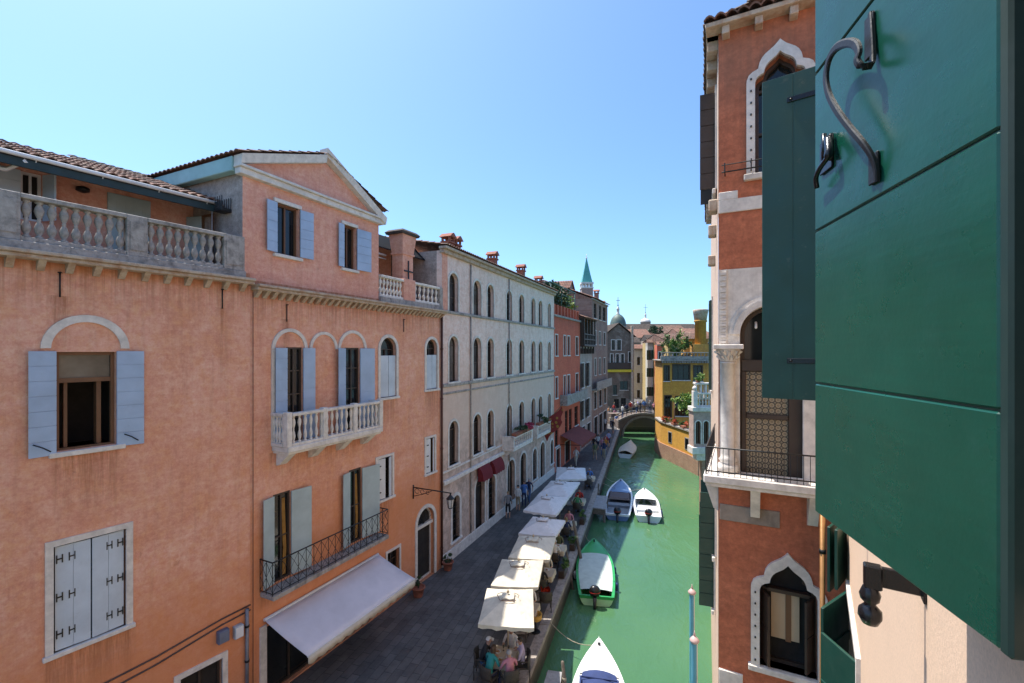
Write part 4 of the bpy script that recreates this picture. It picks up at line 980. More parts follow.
# ------------------------------------------------------------------ the far end of the street
def front(Y, vp_tilt=0.0, x0=0): 
    f = Frame(0, Y, u=(math.cos(vp_tilt), math.sin(vp_tilt))); f.n = Vector((math.sin(vp_tilt), -math.cos(vp_tilt), 0)); return f
def fw(F, x0, y0, x1, y1, kind='rect', **o):
    a, b = F.px(x0, y1), F.px(x1, y0); return (a[0], b[0], a[1], b[1], kind, o)
F1 = front(84, .06)
M['dark_brick'] = bricks('dark_old_brick', (.15, .10, .075), (.20, .145, .11), (.2, .17, .14), 0.0, patch=(.24, .19, .155))
wl = [fw(F1, 611.5, 340, 615, 350), fw(F1, 617, 340, 621, 350), fw(F1, 610.5, 354, 613, 364), fw(F1, 616, 354, 619, 364), fw(F1, 621, 354, 624, 364), fw(F1, 613, 385, 617, 395, trim=None), fw(F1, 620, 381, 628, 390, trim=None), fw(F1, 628.5, 352, 631, 362), fw(F1, 614, 399, 619, 408, trim=None, pane='inside', sill=None, name='shop_front'), fw(F1, 621, 398, 626, 408, trim=None, pane='inside', sill=None, name='shop_front')]
a, b = F1.s(603), F1.s(634)
DH = house('gabled_brick_house', 'dark brown gabled house closing the far end of the street', F1, a, b, F1.h(618, 337), 10, M['dark_brick'], wl, roof='gable', rise=2.4, roofmat='tile_dark', base=-.2, cornice=None)
m = MB(F1); c0, c1 = F1.px(606, 372), F1.px(633, 369.5); m.box(c0[0], c1[0], c0[1], c1[1], .05, .5, .02); m.build('yellow_fascia', simple('yellow_fascia', (.62, .48, .03), .6), DH)
m = MB(F1); m.box(c0[0], c1[0], c1[1] + .05, c1[1] + 1.3, .1, .25, .02); m.build('balcony', M['wood_dark'], DH)
m = MB(F1); a_, b_ = F1.px(630.5, 408), F1.px(632.6, 326); m.box(a_[0], b_[0], -.1, b_[1], .05, .5, .03); m.build('pilaster', M['stone_warm'], DH)
F2 = front(100, 0)
wl = [fw(F2, 637, 357, 640, 365), fw(F2, 642, 357, 645, 365), fw(F2, 637, 373, 640, 383), fw(F2, 642, 373, 645, 383), fw(F2, 637, 390, 640, 398), fw(F2, 642.5, 390, 645, 398)]
house('cream_house', 'cream house with a low tiled roof beyond the stone bridge', F2, F2.s(634), F2.s(647.5), F2.h(640, 349), 2.5, plaster('cream_plaster', (.56, .48, .36), (.62, .55, .44), zc=11, amt=.4), wl, roof='front', rise=.9, roofmat='tile_red')
F3 = front(92, -.05)
wl = [fw(F3, x, y0, x + 2.4, y1, shutters=[dict(h='l', ang=172, mat='leaf_shut', w=.4)]) for y0, y1 in ((350, 360), (368, 377), (387, 396)) for x in (648.6, 653)]
house('white_house', 'slim off white house with dark green shutters right of the cream house', F3, F3.s(647.5), F3.s(657.5), F3.h(652, 343), 1.6, plaster('off_white_plaster', (.58, .55, .49), (.66, .62, .56), zc=12, amt=.5), wl, roof='front', rise=.6, roofmat='tile')
F4 = front(80, -.05)
wl = [fw(F4, 658.5, y0, 661, y1) for y0, y1 in ((352, 360), (370, 379), (388, 396))]
house('red_narrow_house', 'very narrow red house squeezed beside the yellow house by the bridge', F4, F4.s(657), F4.s(664), F4.h(660, 345), 1.6, M['red_plaster'], wl, roof='front', rise=.5, roofmat='tile_red')
# roofs farther off
def far_house(label, Y, x0, x1, ytop, rise, mat, roofmat, depth=16, name='distant_house'):
    F = front(Y); a, b = F.s(x0), F.s(x1); top = F.h(x0, ytop)
    n = max(2, int((b - a) / 4)); wl = [(a + (b - a) * (k + .35) / n, a + (b - a) * (k + .65) / n, top - 3, top - 1.2, 'rect', {}) for k in range(n)]
    return house(name, label, F, a, b, top, depth, mat, wl, roof='front', rise=rise, roofmat=roofmat, eave=.6, base=-1)
M['far_tan'] = plaster('tan_far_plaster', (.40, .30, .22), (.48, .37, .28)); M['far_ochre'] = plaster('ochre_far_plaster', (.45, .30, .11), (.5, .36, .16))
far_house('distant brown house with bright red roof between dome and tree', 150, 634, 653, 338, 3.2, M['far_tan'], 'tile_red')
far_house('distant long dark roofed hall below the white lantern', 230, 632, 703, 331, 4.2, M['dark_brick'], 'tile_dark', 24)
far_house('distant brown roofed house right of the dark tree', 140, 664, 690, 334, 3.0, M['far_tan'], 'tile')
far_house('distant house with pale red roof behind the yellow chimney', 110, 684, 716, 338, 2.6, M['far_ochre'], 'tile_red')
far_house('lower ochre roofed house behind the terrace plants', 82, 668, 694, 342, 1.6, M['far_ochre'], 'tile')
far_house('distant dark brick house squeezed between the gabled house and the cream house', 118, 629, 641, 343, 1.6, M['dark_brick'], 'tile_dark', 8)
far_house('distant tan house with dark windows above the white house', 128, 648, 662, 341, 1.8, M['far_tan'], 'tile_dark', 8)
# domes
def dome(label, px, ybase, ytop, wpx, Y, mat, ylant, ycross):
    c = at_y(px, ybase, Y); k = Y / FL; r = wpx / 2 * k; hh = (ybase - ytop) * k
    t = thing('church_dome', label, 'dome', (c.x, c.y, 0))
    m = MB(); m.lathe((c.x, c.y, 0), [(r * .98, 0), (r * .98, c.z), (r * 1.06, c.z), (r * 1.06, c.z + .4)], 20); m.build('drum', M['stone_dirty'], t)
    m = MB(); m.lathe(c + Vector((0, 0, .4)), [(r * math.cos(a), hh * math.sin(a)) for a in [i * math.pi / 2 / 10 for i in range(10)]], 24); m.build('shell', mat, t)
    l = (ytop - ylant) * k; q = c + Vector((0, 0, hh)); w = r * .17
    m = MB(); m.lathe(q, [(w * 1.3, 0), (w * 1.3, l * .15), (w, l * .2), (w, l * .6), (w * 1.25, l * .62), (w * 1.1, l * .7), (w * .6, l * .9), (.1, l)], 10); m.build('lantern', M['stone'], t)
    m = MB(); x = (ylant - ycross) * k; m.tube([q + Vector((0, 0, l)), q + Vector((0, 0, l + x))], .12, 5); m.tube([q + Vector((-x * .22, 0, l + x * .62)), q + Vector((x * .22, 0, l + x * .62))], .12, 5); m.lathe(q + Vector((0, 0, l)), [(.1, 0), (.4, .35), (.1, .7)], 8); m.build('cross', M['lead'], t)
dome('green grey church dome with lantern and cross above the street end', 618, 327, 315, 16, 200, M['lead'], 306, 297)
dome('low white church dome with slim lantern beyond the dark hall roof', 645.5, 322.5, 319, 10, 320, M['stone'], 313, 304)
# campanile
Y = 190; k = Y / FL; c = at_y(586.5, 351, Y); t = thing('bell_tower', 'brick bell tower with pale green pointed spire', 'bell tower', (c.x, c.y, 0)); hw = 5.6 * k
def zz(y): return at_y(586.5, y, Y).z
m = MB(); m.box(c.x - hw, c.x + hw, 0, zz(289), c.y - hw, c.y + hw, .05); m.build('shaft', bricks('tower_brick', (.38, .2, .15), (.45, .28, .22), (.4, .34, .3), 0), t)
m = MB(); m.box(c.x - hw * 1.1, c.x + hw * 1.1, zz(289), zz(288), c.y - hw * 1.1, c.y + hw * 1.1)
for a in (-1, -.33, .33, 1):
    for b in (-1, -.33, .33, 1):
        if max(abs(a), abs(b)) == 1: m.box(c.x + a * hw * .88 - .25, c.x + a * hw * .88 + .25, zz(288), zz(284.5), c.y + b * hw * .88 - .25, c.y + b * hw * .88 + .25)
m.box(c.x - hw * 1.1, c.x + hw * 1.1, zz(284.5), zz(283), c.y - hw * 1.1, c.y + hw * 1.1); m.build('belfry', M['stone'], t)
m = MB(); z0, z1 = zz(283), zz(259); m.lathe((c.x, c.y, 0), [(hw * 1.3, z0), (hw * .9, z0 + (z1 - z0) * .3), (.25, z1)], 4, ang=math.pi / 4, sm=False); m.build('spire', M['copper'], t)
m = MB(); m.tube([(c.x, c.y, z1), (c.x, c.y, z1 + 2)], .12, 5); m.lathe((c.x, c.y, z1), [(.1, 0), (.45, .4), (.1, .8)], 8); m.build('finial', M['stone'], t)
def tree(label, p, r, h, n, size, mat, cat='tree', seed=1):
    rr = random.Random(seed); p = Vector(p); t = thing('tree', label, cat, p); m = MB(); th = h * .55
    m.tube([p, p + Vector((.1, .05, th * .5)), p + Vector((0, 0, th))], [r * .1, r * .08, r * .05], 7)
    for k in range(5):
        q = rr.uniform(0, 6.3); m.tube([p + Vector((0, 0, th * rr.uniform(.6, 1))), p + Vector((math.cos(q) * r * .6, math.sin(q) * r * .6, h * rr.uniform(.6, .85)))], [r * .04, r * .015], 5)
    m.build('trunk', M['wood_dark'], t); m = MB()
    for k in range(7):
        q = rr.uniform(0, 6.3); f = rr.uniform(.1, .65); m.leaves(p + Vector((math.cos(q) * r * f, math.sin(q) * r * f, h * rr.uniform(.55, .86))), (r * .5, r * .5, r * .42), n // 7, size, rr)
    m.build('crown', M[mat], t); return t
g = at_y(657, 351, 125); tree('dark green leafy tree rising among the distant red roofs', (g.x, g.y, 0), 3.6, 19.5, 2200, .3, 'leaf_dark')
g = at_y(668, 351, 100); tree('bright green small tree between distant roofs and the yellow house', (g.x, g.y, 0), 1.7, 13.2, 700, .2, 'leaf', seed=4)

# ------------------------------------------------------------------ stone bridge
bt = thing('stone_bridge', 'small arched stone footbridge crossing the canal at the far end', 'bridge', (17.6, 62.5, WATER))
xl, xr = 14.3, 21.4; cxb = 17.75; rb = 2.75
arch = [(cxb + rb * math.cos(a), -1.0 + 2.55 * math.sin(a)) for a in [i * math.pi / 16 for i in range(17)]]
def deck(x): u = (x - cxb) / 3.9; return 2.05 - 1.25 * u * u
xs = [xl + (xr - xl) * i / 16 for i in range(17)]
poly = [(xl, -1.6), (cxb - rb, -1.6)] + arch[::-1] + [(cxb + rb, -1.6), (xr, -1.6)] + [(x, deck(x)) for x in xs[::-1]]
m = MB(WORLD)
tri = delaunay_2d_cdt([Vector(p) for p in poly], [(i, (i + 1) % len(poly)) for i in range(len(poly))], [], 1, 1e-5)
for y in (61.2, 63.8):
    ix = [m.pt(v.x, v.y, y) for v in tri[0]]
    for f in tri[2]:
        c = sum((tri[0][i] for i in f), Vector((0, 0))) / len(f)
        if inside((c.x, c.y), poly): m.face([ix[i] for i in f])
a = [m.pt(x, z, 61.2) for x, z in poly]; b = [m.pt(x, z, 63.8) for x, z in poly]
for i in range(len(poly)): j = (i + 1) % len(poly); m.face((a[i], a[j], b[j], b[i]))
m.build('arch', bricks('bridge_brick', (.14, .10, .08), (.2, .14, .11), (.18, .16, .14), 0.0), bt)
m = MB()
for y0 in (61.08, 63.6):
    for i in range(16):
        m.hexa([(xs[i], y0, deck(xs[i]) - .1), (xs[i + 1], y0, deck(xs[i + 1]) - .1), (xs[i + 1], y0 + .32, deck(xs[i + 1]) - .1), (xs[i], y0 + .32, deck(xs[i]) - .1), (xs[i], y0, deck(xs[i]) + .14), (xs[i + 1], y0, deck(xs[i + 1]) + .14), (xs[i + 1], y0 + .32, deck(xs[i + 1]) + .14), (xs[i], y0 + .32, deck(xs[i]) + .14)])
o3 = [(cxb + (rb + .28) * math.cos(a), -1.0 + 2.83 * math.sin(a)) for a in [i * math.pi / 16 for i in range(17)]]
m.ring(o3, arch, 61.12, 61.3, closed=False); m.build('coping', stone('bridge_stone', (.22, .195, .17), (.05, .045, .04), .8), bt)
m = MB()
for y in (61.2, 63.75):
    m.tube([(x, y, deck(x) + 1.0) for x in xs], .03, 5)
    for x in xs: m.tube([(x, y, deck(x) + .1), (x, y, deck(x) + 1.0)], .018, 4)
m.build('railing', M['iron'], bt)
# ------------------------------------------------------------------ yellow house on the right bank
M['yellow'] = plaster('yellow_plaster', (.58, .285, .045), (.66, .345, .06), (.48, .22, .045), zc=10, amt=.35, base=False)
FY = Frame(0, 0, u=(math.cos(-.12), math.sin(-.12))); FY.O = Vector((*at_y(662.5, 351, 52).xy, 0)); FY.n = Vector((-math.sin(.12), -math.cos(.12), 0))
e = FY.s(716)
YH = house('yellow_house', 'ochre yellow house with roof terrace and flared chimney on the right bank', FY, 0, e, FY.h(680, 361), 4.5, M['yellow'],
           [fw(FY, 673, 365, 689.5, 380, trim='wood_dark', bars=(2, 0)), fw(FY, 675, 396, 690, 416, trim=None, bars=(2, 1)), fw(FY, 699, 392, 706, 412, trim=None), fw(FY, 664.5, 366, 669, 381, trim='wood_dark', bars=(1, 0)), fw(FY, 665, 396, 671, 418, trim='wood_dark', bars=(1, 1)), fw(FY, 694, 366, 702, 381, trim='wood_dark', bars=(1, 0))], base=-1.4, cornice=None)
t0 = FY.h(680, 361)
m = MB(FY); m.box(-.3, e, t0, t0 + .12, -4.5, .45, .02); m.box(-.3, e, t0 + .12, t0 + .55, .2, .35, .02)
n = 22
for k in range(n): s = -.2 + (e + .2) * (k + .5) / n; m.box(s - .08, s + .08, t0 - .22, t0, 0, .4)
m.build('cornice', M['stone_dirty'], YH)
balustrade(FY, YH, -.2, e, t0 + .1, t0 + 1.0, .25, 16, mat='stone_dirty', name='terrace_balustrade')
m = MB(FY); a, b = FY.px(690, 341, -3), FY.px(710, 330, -3); m.box(FY.s(684, -3), e, t0, FY.h(690, 339, -3), -4.4, -3, .02); m.build('roof_room', M['yellow'], YH)
m = MB(FY); p = FY.w(FY.s(683, -3) - .2, FY.h(690, 339, -3), -2.6); m.tiles(p, FY.w(e + .2, p.z, -2.6) - p, FY.w(FY.s(683, -3) - .2, p.z + .8, -4.6) - p); m.build('roof', M['tile'], YH)
s, dd = FY.s(700.5, -1.0), -1.0; kk = 51 / FL; c = FY.w(s, 0, dd)
def zy(y): return at_y(698, y, 52.5).z
m = MB(); m.box(c.x - 1.0, c.x + .95, t0, zy(344), c.y - .6, c.y + .6, .03); m.lathe((c.x, c.y, 0), [(.62, zy(344)), (.62, zy(322)), (.72, zy(322)), (.72, zy(320.5))], 16); ch = m.build('chimney', M['yellow'], YH, 'round yellow chimney with flared pot')
m = MB(); m.lathe((c.x, c.y, 0), [(.66, zy(320.5)), (.82, zy(312)), (.86, zy(310)), (.7, zy(309.5))], 16); m.build('chimney_pot', M['stone_warm'], ch)
for k, (x, y, w_, mt) in enumerate(((667.5, 345, .75, 'leaf'), (672.5, 346.5, .55, 'leaf_lime'), (677, 346, .6, 'leaf'), (682.5, 344, .8, 'leaf_lime'), (688, 347, .5, 'leaf'))):
    p = at_y(x, y, 52.3); p.z = t0 + .13; hh = at_y(x, y, 52.3).z - p.z
    t = thing('terrace_shrub', ('bushy green shrub at the canal corner of the yellow house terrace', 'small lime shrub second along the yellow house terrace', 'green middle shrub of the yellow house terrace', 'tall lime shrub on the terrace near the chimney', 'low green shrub on the terrace right beside the chimney')[k], 'shrub', p, 'shrubs on the yellow house terrace')
    m = MB(); m.leaves(p + Vector((0, 0, .3 + hh * .75)), (w_, w_ * .8, hh * .85), 420, .13); m.build('foliage', M[mt], t); m = MB(); m.lathe(p, [(.22, 0), (.32, .45), (.26, .45)], 8); m.build('pot', M['terracotta'], t)
# canal-side garden wall in front of it
G0 = Vector((16.55, 52.5)); G1 = Vector((16.2, 49.6)); G2 = Vector((17.25, 41.9)); G3 = Vector((22.0, 40.6))
gw = thing('garden_wall', 'sunny yellow garden wall standing on a brick base in the canal', 'wall', (17.2, 46, WATER))
def poly_wall(m, z0, z1, pts, th=.35):
    inner = [p + Vector((th, .1)) for p in pts]
    m.prism_z([(p.x, p.y) for p in pts] + [(p.x, p.y) for p in inner[::-1]], z0, z1)
m = MB(); poly_wall(m, .55, 2.75, [G0, G1, G2, G3]); m.build('wall', M['yellow'], gw)
m = MB(); k = Vector((-.13, -.05)); poly_wall(m, -1.8, .55, [G0 + k, G1 + k, G2 + k, G3 + k], .6); m.build('brick_base', M['brick_base'], gw)
m = MB(); k = Vector((-.1, -.05)); poly_wall(m, 2.75, 2.9, [G0 + k, G1 + k, G2 + k, G3 + k], .6); m.build('coping', M['stone_dirty'], gw)
FG = Frame(0, 0, u=tuple(G1 - G2)); FG.O = Vector((*G2, 0)); FG.n = Vector((-1, 0, 0)) if False else Vector((-(G1 - G2).normalized().y, (G1 - G2).normalized().x, 0)).normalized()
if FG.n.x > 0: FG.n = -FG.n
for s in (1.8, 5.2):
    m = MB(FG); m.box(s, s + .8, .9, 2.1, .002, .03); w_ = m.build('window', M['stone_dirty'], gw); m = MB(FG); m.box(s + .1, s + .7, 1.0, 2.0, .03, .036); m.build('pane', M['glass'], w_)
    m = MB(FG)
    for q in range(4): m.tube([FG.w(s + .16 + q * .16, 1.0, .06), FG.w(s + .16 + q * .16, 2.0, .06)], .014, 4)
    m.build('grille', M['iron'], w_)
m = MB()
poly = [G0, G1, G2, G3, Vector((30, 41)), Vector((30, 51.5))]
m.prism_z([(p.x + .3, p.y) for p in poly], -1.7, 1.6); tag(m.build('courtyard', M['paving'], kind='structure'), 'paved yard behind the sunny yellow garden wall', 'courtyard')
for k, (u, sz) in enumerate(((.12, .45), (.36, .55), (.6, .5), (.85, .6))):
    p = G1.lerp(G2, u); p3 = Vector((p.x + .1, p.y, 2.9))
    t = thing('flower_pot', ('orange flower pot farthest along the yellow garden wall', 'orange flower pot second from the far end of the garden wall', 'orange flower pot third from the far end of the garden wall', 'orange flower pot nearest on the yellow garden wall')[k], 'flower pot', p3, 'flower pots on the yellow garden wall')
    m = MB(); m.box(p3.x - .18, p3.x + .18, 2.9, 3.15, p3.y - .5, p3.y + .5, .02); m.build('pot', M['terracotta'], t); m = MB(); m.leaves(p3 + Vector((0, 0, .45)), (.38, .8, .32), 200, .1); m.build('blooms', M['flower_red'], t); m = MB(); m.leaves(p3 + Vector((0, 0, .36)), (.42, .8, .26), 160, .1); m.build('foliage', M['leaf'], t)
t = thing('climbing_plant', 'bright green climber hanging over the pergola in the yellow house yard', 'plant', (19.5, 49, 1.6)); m = MB(); m.leaves(at_y(685, 399, 47.5), (1.6, .9, .7), 700, .16); m.leaves(at_y(692, 407, 47), (1.2, .8, .9), 400, .16); m.build('foliage', M['leaf_lime'], t)
m = MB()
for x in (17.2, 19.5, 21.4): m.tube([(x, 48.2, 1.6), (x, 48.2, at_y(680, 400, 48).z)], .06, 5)
m.tube([(17.0, 48.2, at_y(680, 401, 48).z), (21.8, 48.2, at_y(680, 401, 48).z)], .05, 5); m.build('pergola', M['wood'], t)

# ------------------------------------------------------------------ white loggia bay on the right bank
BY = 31.0
lg = thing('stone_loggia', 'white and pink stone loggia bay with balustrade projecting over the canal', 'loggia', (13.5, BY + .5, WATER))
FB = front(BY); FB.n = Vector((0, -1, 0))
x0, x1 = FB.s(693.5), FB.s(724); z_ = lambda y: FB.h(700, y)
a1, a2 = (FB.s(695.5), FB.s(700.5)), (FB.s(703.5), FB.s(708.5))
M['pink_stone'] = stone('pink_stone', (.50, .36, .30), (.2, .12, .1), .5)
m = MB(FB); pierced(m, rectp(x0, x1, z_(448), z_(411)), [archp(*a1, z_(444), z_(421)), archp(*a2, z_(444), z_(421))], 0, .25); shell(m, x0, x1, z_(448), z_(411), -.8); m.build('wall', M['pink_stone'], lg)
for a in (a1, a2): win(FB, lg, *a, z_(444), z_(421), kind='arch', trim='stone', tw=.07, bars=(1, 1), rev=.2, sill=None)
m = MB(FB); m.box(x0 - .1, x1, z_(411.5), z_(407), -.8, .14, .03); m.build('cornice', M['stone'], lg); m = MB(FB); m.box(x0 - .12, x1, z_(454), z_(447), -.8, .14, .03); m.box(x0 + .25, x1, z_(461), z_(454), -.8, -.1, .03); m.build('balcony_base', M['stone'], lg)
m = MB(FB); m.box(x0 + .7, x1, -1.8, z_(461), -.8, -.3, .02); m.build('base', M['brick_base'], lg)
balustrade(FB, lg, x0 + .15, x1, z_(407), z_(393), -.15, 9, mat='stone', name='terrace_balustrade', r=1.0)
m = MB(FB); m.box(x0 - .02, x0 + .28, z_(407), z_(391), -.3, .05, .02); m.lathe(FB.w(x0 + .13, z_(391), -.12), [(.08, 0), (.17, .12), (.14, .26), (.03, .34)], 10); m.build('finial', M['stone'], lg)
m = MB(FB); m.box(FB.s(697), x1, z_(385), z_(383), -.75, -.25, .03); m.box(FB.s(697), x1, z_(400), z_(398.5), -.75, -.25, .03)
for q in range(5): s = FB.s(697.5) + q * .34; m.box(s, s + .12, z_(398.5), z_(385), -.65, -.35)
m.build('upper_balcony', M['stone'], lg)
p = FB.w(FB.s(701), z_(383), -.5); t = thing('balcony_shrub', 'small lime shrub standing on the upper loggia balcony', 'shrub', p); m = MB(); m.leaves(p + Vector((0, 0, .42)), (.5, .35, .35), 260, .08); m.build('foliage', M['leaf_lime'], t); m = MB(); m.lathe(p, [(.12, 0), (.17, .2), (.14, .2)], 8); m.build('pot', M['terracotta'], t)

# ------------------------------------------------------------------ red palazzo on the right
CPX, CPY = 718.5, 8.0
CO = Vector(((CPX - CX) / FL * CPY, CPY, 0))
FP = Frame(0, 0, u=(.891, -.454)); FP.O = CO; FP.n = Vector((-.454, -.891, 0))
sdv = ((706 - CX) / FL, 1.0)
FS = Frame(0, 0, u=sdv); FS.O = CO; FS.n = Vector((-FS.u.y, FS.u.x, 0))
M['red_wall'] = plaster('red_brown_plaster', (.42, .125, .06), (.47, .155, .08), (.34, .10, .05), zc=16.2, streak=(.2, .1, .06), amt=.3, base=False, bs=.5)
M['peach'] = plaster('peach_plaster', (.56, .40, .30), (.62, .46, .35), (.5, .33, .24), base=False)
PW = 2.9
PT = FP.h(722, 32)
pz = thing('red_palazzo', 'red brown gothic palazzo with ogee windows and white stone arcade', 'palace', FP.w(1, WATER, -3))
g1_ = (FP.s(755), FP.s(806)); g2_ = (FP.s(759.5), FP.s(817.5))
h1a, h1b = FP.h(770, 172), FP.h(781, 52); h2a, h2b = FP.h(785, 671), FP.h(786, 564)
za0, za1 = FP.h(725, 480), FP.h(722, 270)
ar = (FP.s(742), FP.s(803)); arx = (ar[0], ar[1])
arch_o = archp(ar[0], ar[1], FP.h(760, 476), FP.h(768, 312) + .1, 20)
m = MB(FP); pierced(m, rectp(0, PW, -1.8, PT), [ogeep(*g1_, h1a, h1b), ogeep(*g2_, h2a, h2b), rectp(.0 + .02, FP.s(823), za0, za1)], 0, .3); shell(m, 0, PW, -1.8, PT, -9)
m.build('wall', M['red_wall'], pz)
m = MB(FS); q = [m.pt(s, h, .003) for s, h in ((0, -1.8), (13, -1.8), (13, PT), (0, PT))]; m.face(q); m.build('canal_side_wall', M['peach'], pz)
w_ = win(FP, pz, *g1_, h1a, h1b, kind='ogee', frame='wood_dark', trim='stone', tw=.13, tproj=.06, sill='stone', rev=.24, bars=(1, 2), name='ogee_window')
m = MB(FP); s = g1_[0] - .06
for k in range(8): h = h1a + .2 + k * .2; m.box(s - .012, s + .012, h - .015, h + .015, .06, .075)
m.tube([FP.w(s - .45, h1a + .05, .2), FP.w(g1_[1], h1a + .05, .2)], .012, 4); m.tube([FP.w(s - .45, h1a + .17, .2), FP.w(g1_[1], h1a + .17, .2)], .009, 4)
for q in (-.4, 0): m.tube([FP.w(s + q, h1a + .05, .0), FP.w(s + q, h1a + .05, .22), FP.w(s + q, h1a + .2, .22)], .01, 4)
m.build('rail', M['iron'], w_)
w_ = win(FP, pz, *g2_, h2a, h2b, kind='ogee', frame='wood_dark', trim='stone', tw=.13, tproj=.07, sill='stone', rev=.26, bars=(0, 1), name='ogee_window', pane='inside')
hm = h2b - (g2_[1] - g2_[0]) / 2 * 1.2
m = MB(FP); a, b = g2_[0] + .12, g2_[1] - .1
m.box(a, b, hm - .06, hm, -.2, -.1)
M['blind_tan'] = simple('pale_blind', (.55, .40, .26), .6, 0, .05, 3); m.build('transom', M['wood_dark'], w_)
m = MB(FP); m.box(a + .06, (a + b) / 2 - .03, h2a + .42, hm - .08, -.215, -.19); m.box((a + b) / 2 + .05, (a + b) / 2 + .17, h2a + .42, hm - .08, -.215, -.19); m.build('blind', M['blind_tan'], w_)  # pale tan blind, one strip each side of the mullion
m = MB(FP); m.box((a + b) / 2 - .03, (a + b) / 2 + .05, h2a + .4, hm - .06, -.21, -.17); m.build('mullion', M['wood'], w_)
leaf(FP, g2_[0] + .05, 1, 70, .3, h2a + .05, hm - .05, d0=-.18, nb=2).build('casement', M['wood_dark'], w_); leaf(FP, g2_[1] - .05, -1, 60, .26, h2a + .05, hm - .05, d0=-.18, nb=2).build('casement', M['wood_dark'], w_)
m = MB(FP); s = g2_[0] - .065
for k in range(7): h = h2a + .1 + k * .19; m.box(s - .012, s + .012, h - .015, h + .015, .07, .085)
m.build('iron_peg', M['iron'], w_)
# white bands, corner quoins
m = MB(FP); h0, h1 = FP.h(735, 212), FP.h(735, 199); m.box(0.004, PW, h0, h1, -.02, .03, .008); h2 = FP.h(728, 192); m.box(.004, FP.s(738), h1, h2, -.02, .03, .008); m.build('stone_band', M['stone'], pz)
m = MB(FP); h0, h1 = FP.h(740, 522), FP.h(740, 506); m.box(.02, FP.s(780), h0, h1, -.02, .03, .01); m.build('rough_band', stone('rough_band', (.33, .27, .22), (.12, .09, .07), .8), pz)
m = MB(FP); m.box(.004, FP.s(743), -1.8, FP.h(735, 672), -.02, .035, .01); m.build('plinth', M['stone'], pz)
# stone arcade: spandrel with arch, corner column, capital
Fi = FP
m = MB(Fi); sp0 = FP.h(742, 352)
a_out = rectp(.02, FP.s(823), za0, za1)
mid = archp(FP.s(740), FP.s(806), za0 + .001, FP.h(775, 305), 24)
pierced(m, [(0.0, sp0), (.0, za1)][::-1] and [(.02, sp0), (mid[1][0] + .001, sp0)] and rectp(.02, FP.s(823), za0, za1), [mid], .02, .32)
m.build('arcade_wall', M['stone'], pz)
m = MB(Fi); o_ = archp(mid[0][0] - .1, mid[1][0] + .1, za0, FP.h(775, 305) + .1, 24)[2:]; i_ = mid[2:]; m.ring(o_, i_, .015, .10, closed=False)
o_ = archp(mid[0][0] - .17, mid[1][0] + .17, za0, FP.h(775, 305) + .17, 24)[2:]; i2_ = archp(mid[0][0] - .1, mid[1][0] + .1, za0, FP.h(775, 305) + .1, 24)[2:]; m.ring(o_, i2_, .015, .05, closed=False); m.build('archivolt', M['stone'], pz)
m = MB(Fi)
for k in range(26):
    h = sp0 + .1 + k * (za1 - sp0 - .15) / 26; m.box(.03, .12, h, h + .045, .02, .055 + .02 * (k % 2))
m.box(.012, .03, sp0, za1, .01, .05); m.box(.12, .135, sp0, za1, .02, .05); m.build('rope_moulding', M['stone'], pz)
cs = FP.s(728, .12); cz0, cz1 = FP.h(729, 468, .12), FP.h(729, 362, .12); cc = FP.w(cs, 0, .12); kz = cz1 - cz0
m = MB(); m.lathe((cc.x, cc.y, 0), [(.17, cz0 - .06), (.17, cz0 + .06), (.12, cz0 + .1), (.15, cz0 + .15), (.11, cz0 + .2), (.105, cz0 + .25), (.112, cz0 + kz * .45), (.098, cz1 - .03), (.12, cz1 - .02), (.12, cz1)], 18)
col_ = m.build('column', M['stone'], pz)
m = MB(); m.lathe((cc.x, cc.y, 0), [(.105, cz1), (.12, cz1 + .06), (.19, cz1 + .2), (.2, cz1 + .22)], 16); z1_ = sp0 + .02
for k in range(12):
    q = k * math.pi / 6
    for zz_, r0, r1 in ((cz1 + .02, .115, .17), (cz1 + .1, .14, .21)):
        q2 = q + (.26 if zz_ > cz1 + .05 else 0); d_ = Vector((math.cos(q2), math.sin(q2), 0)); tn = Vector((-math.sin(q2), math.cos(q2), 0))
        c0 = Vector((cc.x, cc.y, zz_)); m.face([m.pw(c0 + d_ * r0 - tn * .03), m.pw(c0 + d_ * r0 + tn * .03), m.pw(c0 + d_ * r1 + tn * .025 + Vector((0, 0, .1))), m.pw(c0 + d_ * (r1 + .02) + Vector((0, 0, .07))), m.pw(c0 + d_ * r1 - tn * .025 + Vector((0, 0, .1)))])
G_ = FP.sub(cs, .12); m.fr = G_; m.box(-.22, .24, cz1 + .22, max(cz1 + .3, sp0), -.22, .22, .01); m.build('capital', M['stone'], col_)
m = MB(FP); m.box(cs - .2, cs + .2, za0 - .02, cz0 - .06, -.06, .3, .01); m.build('column_base', M['stone'], col_)
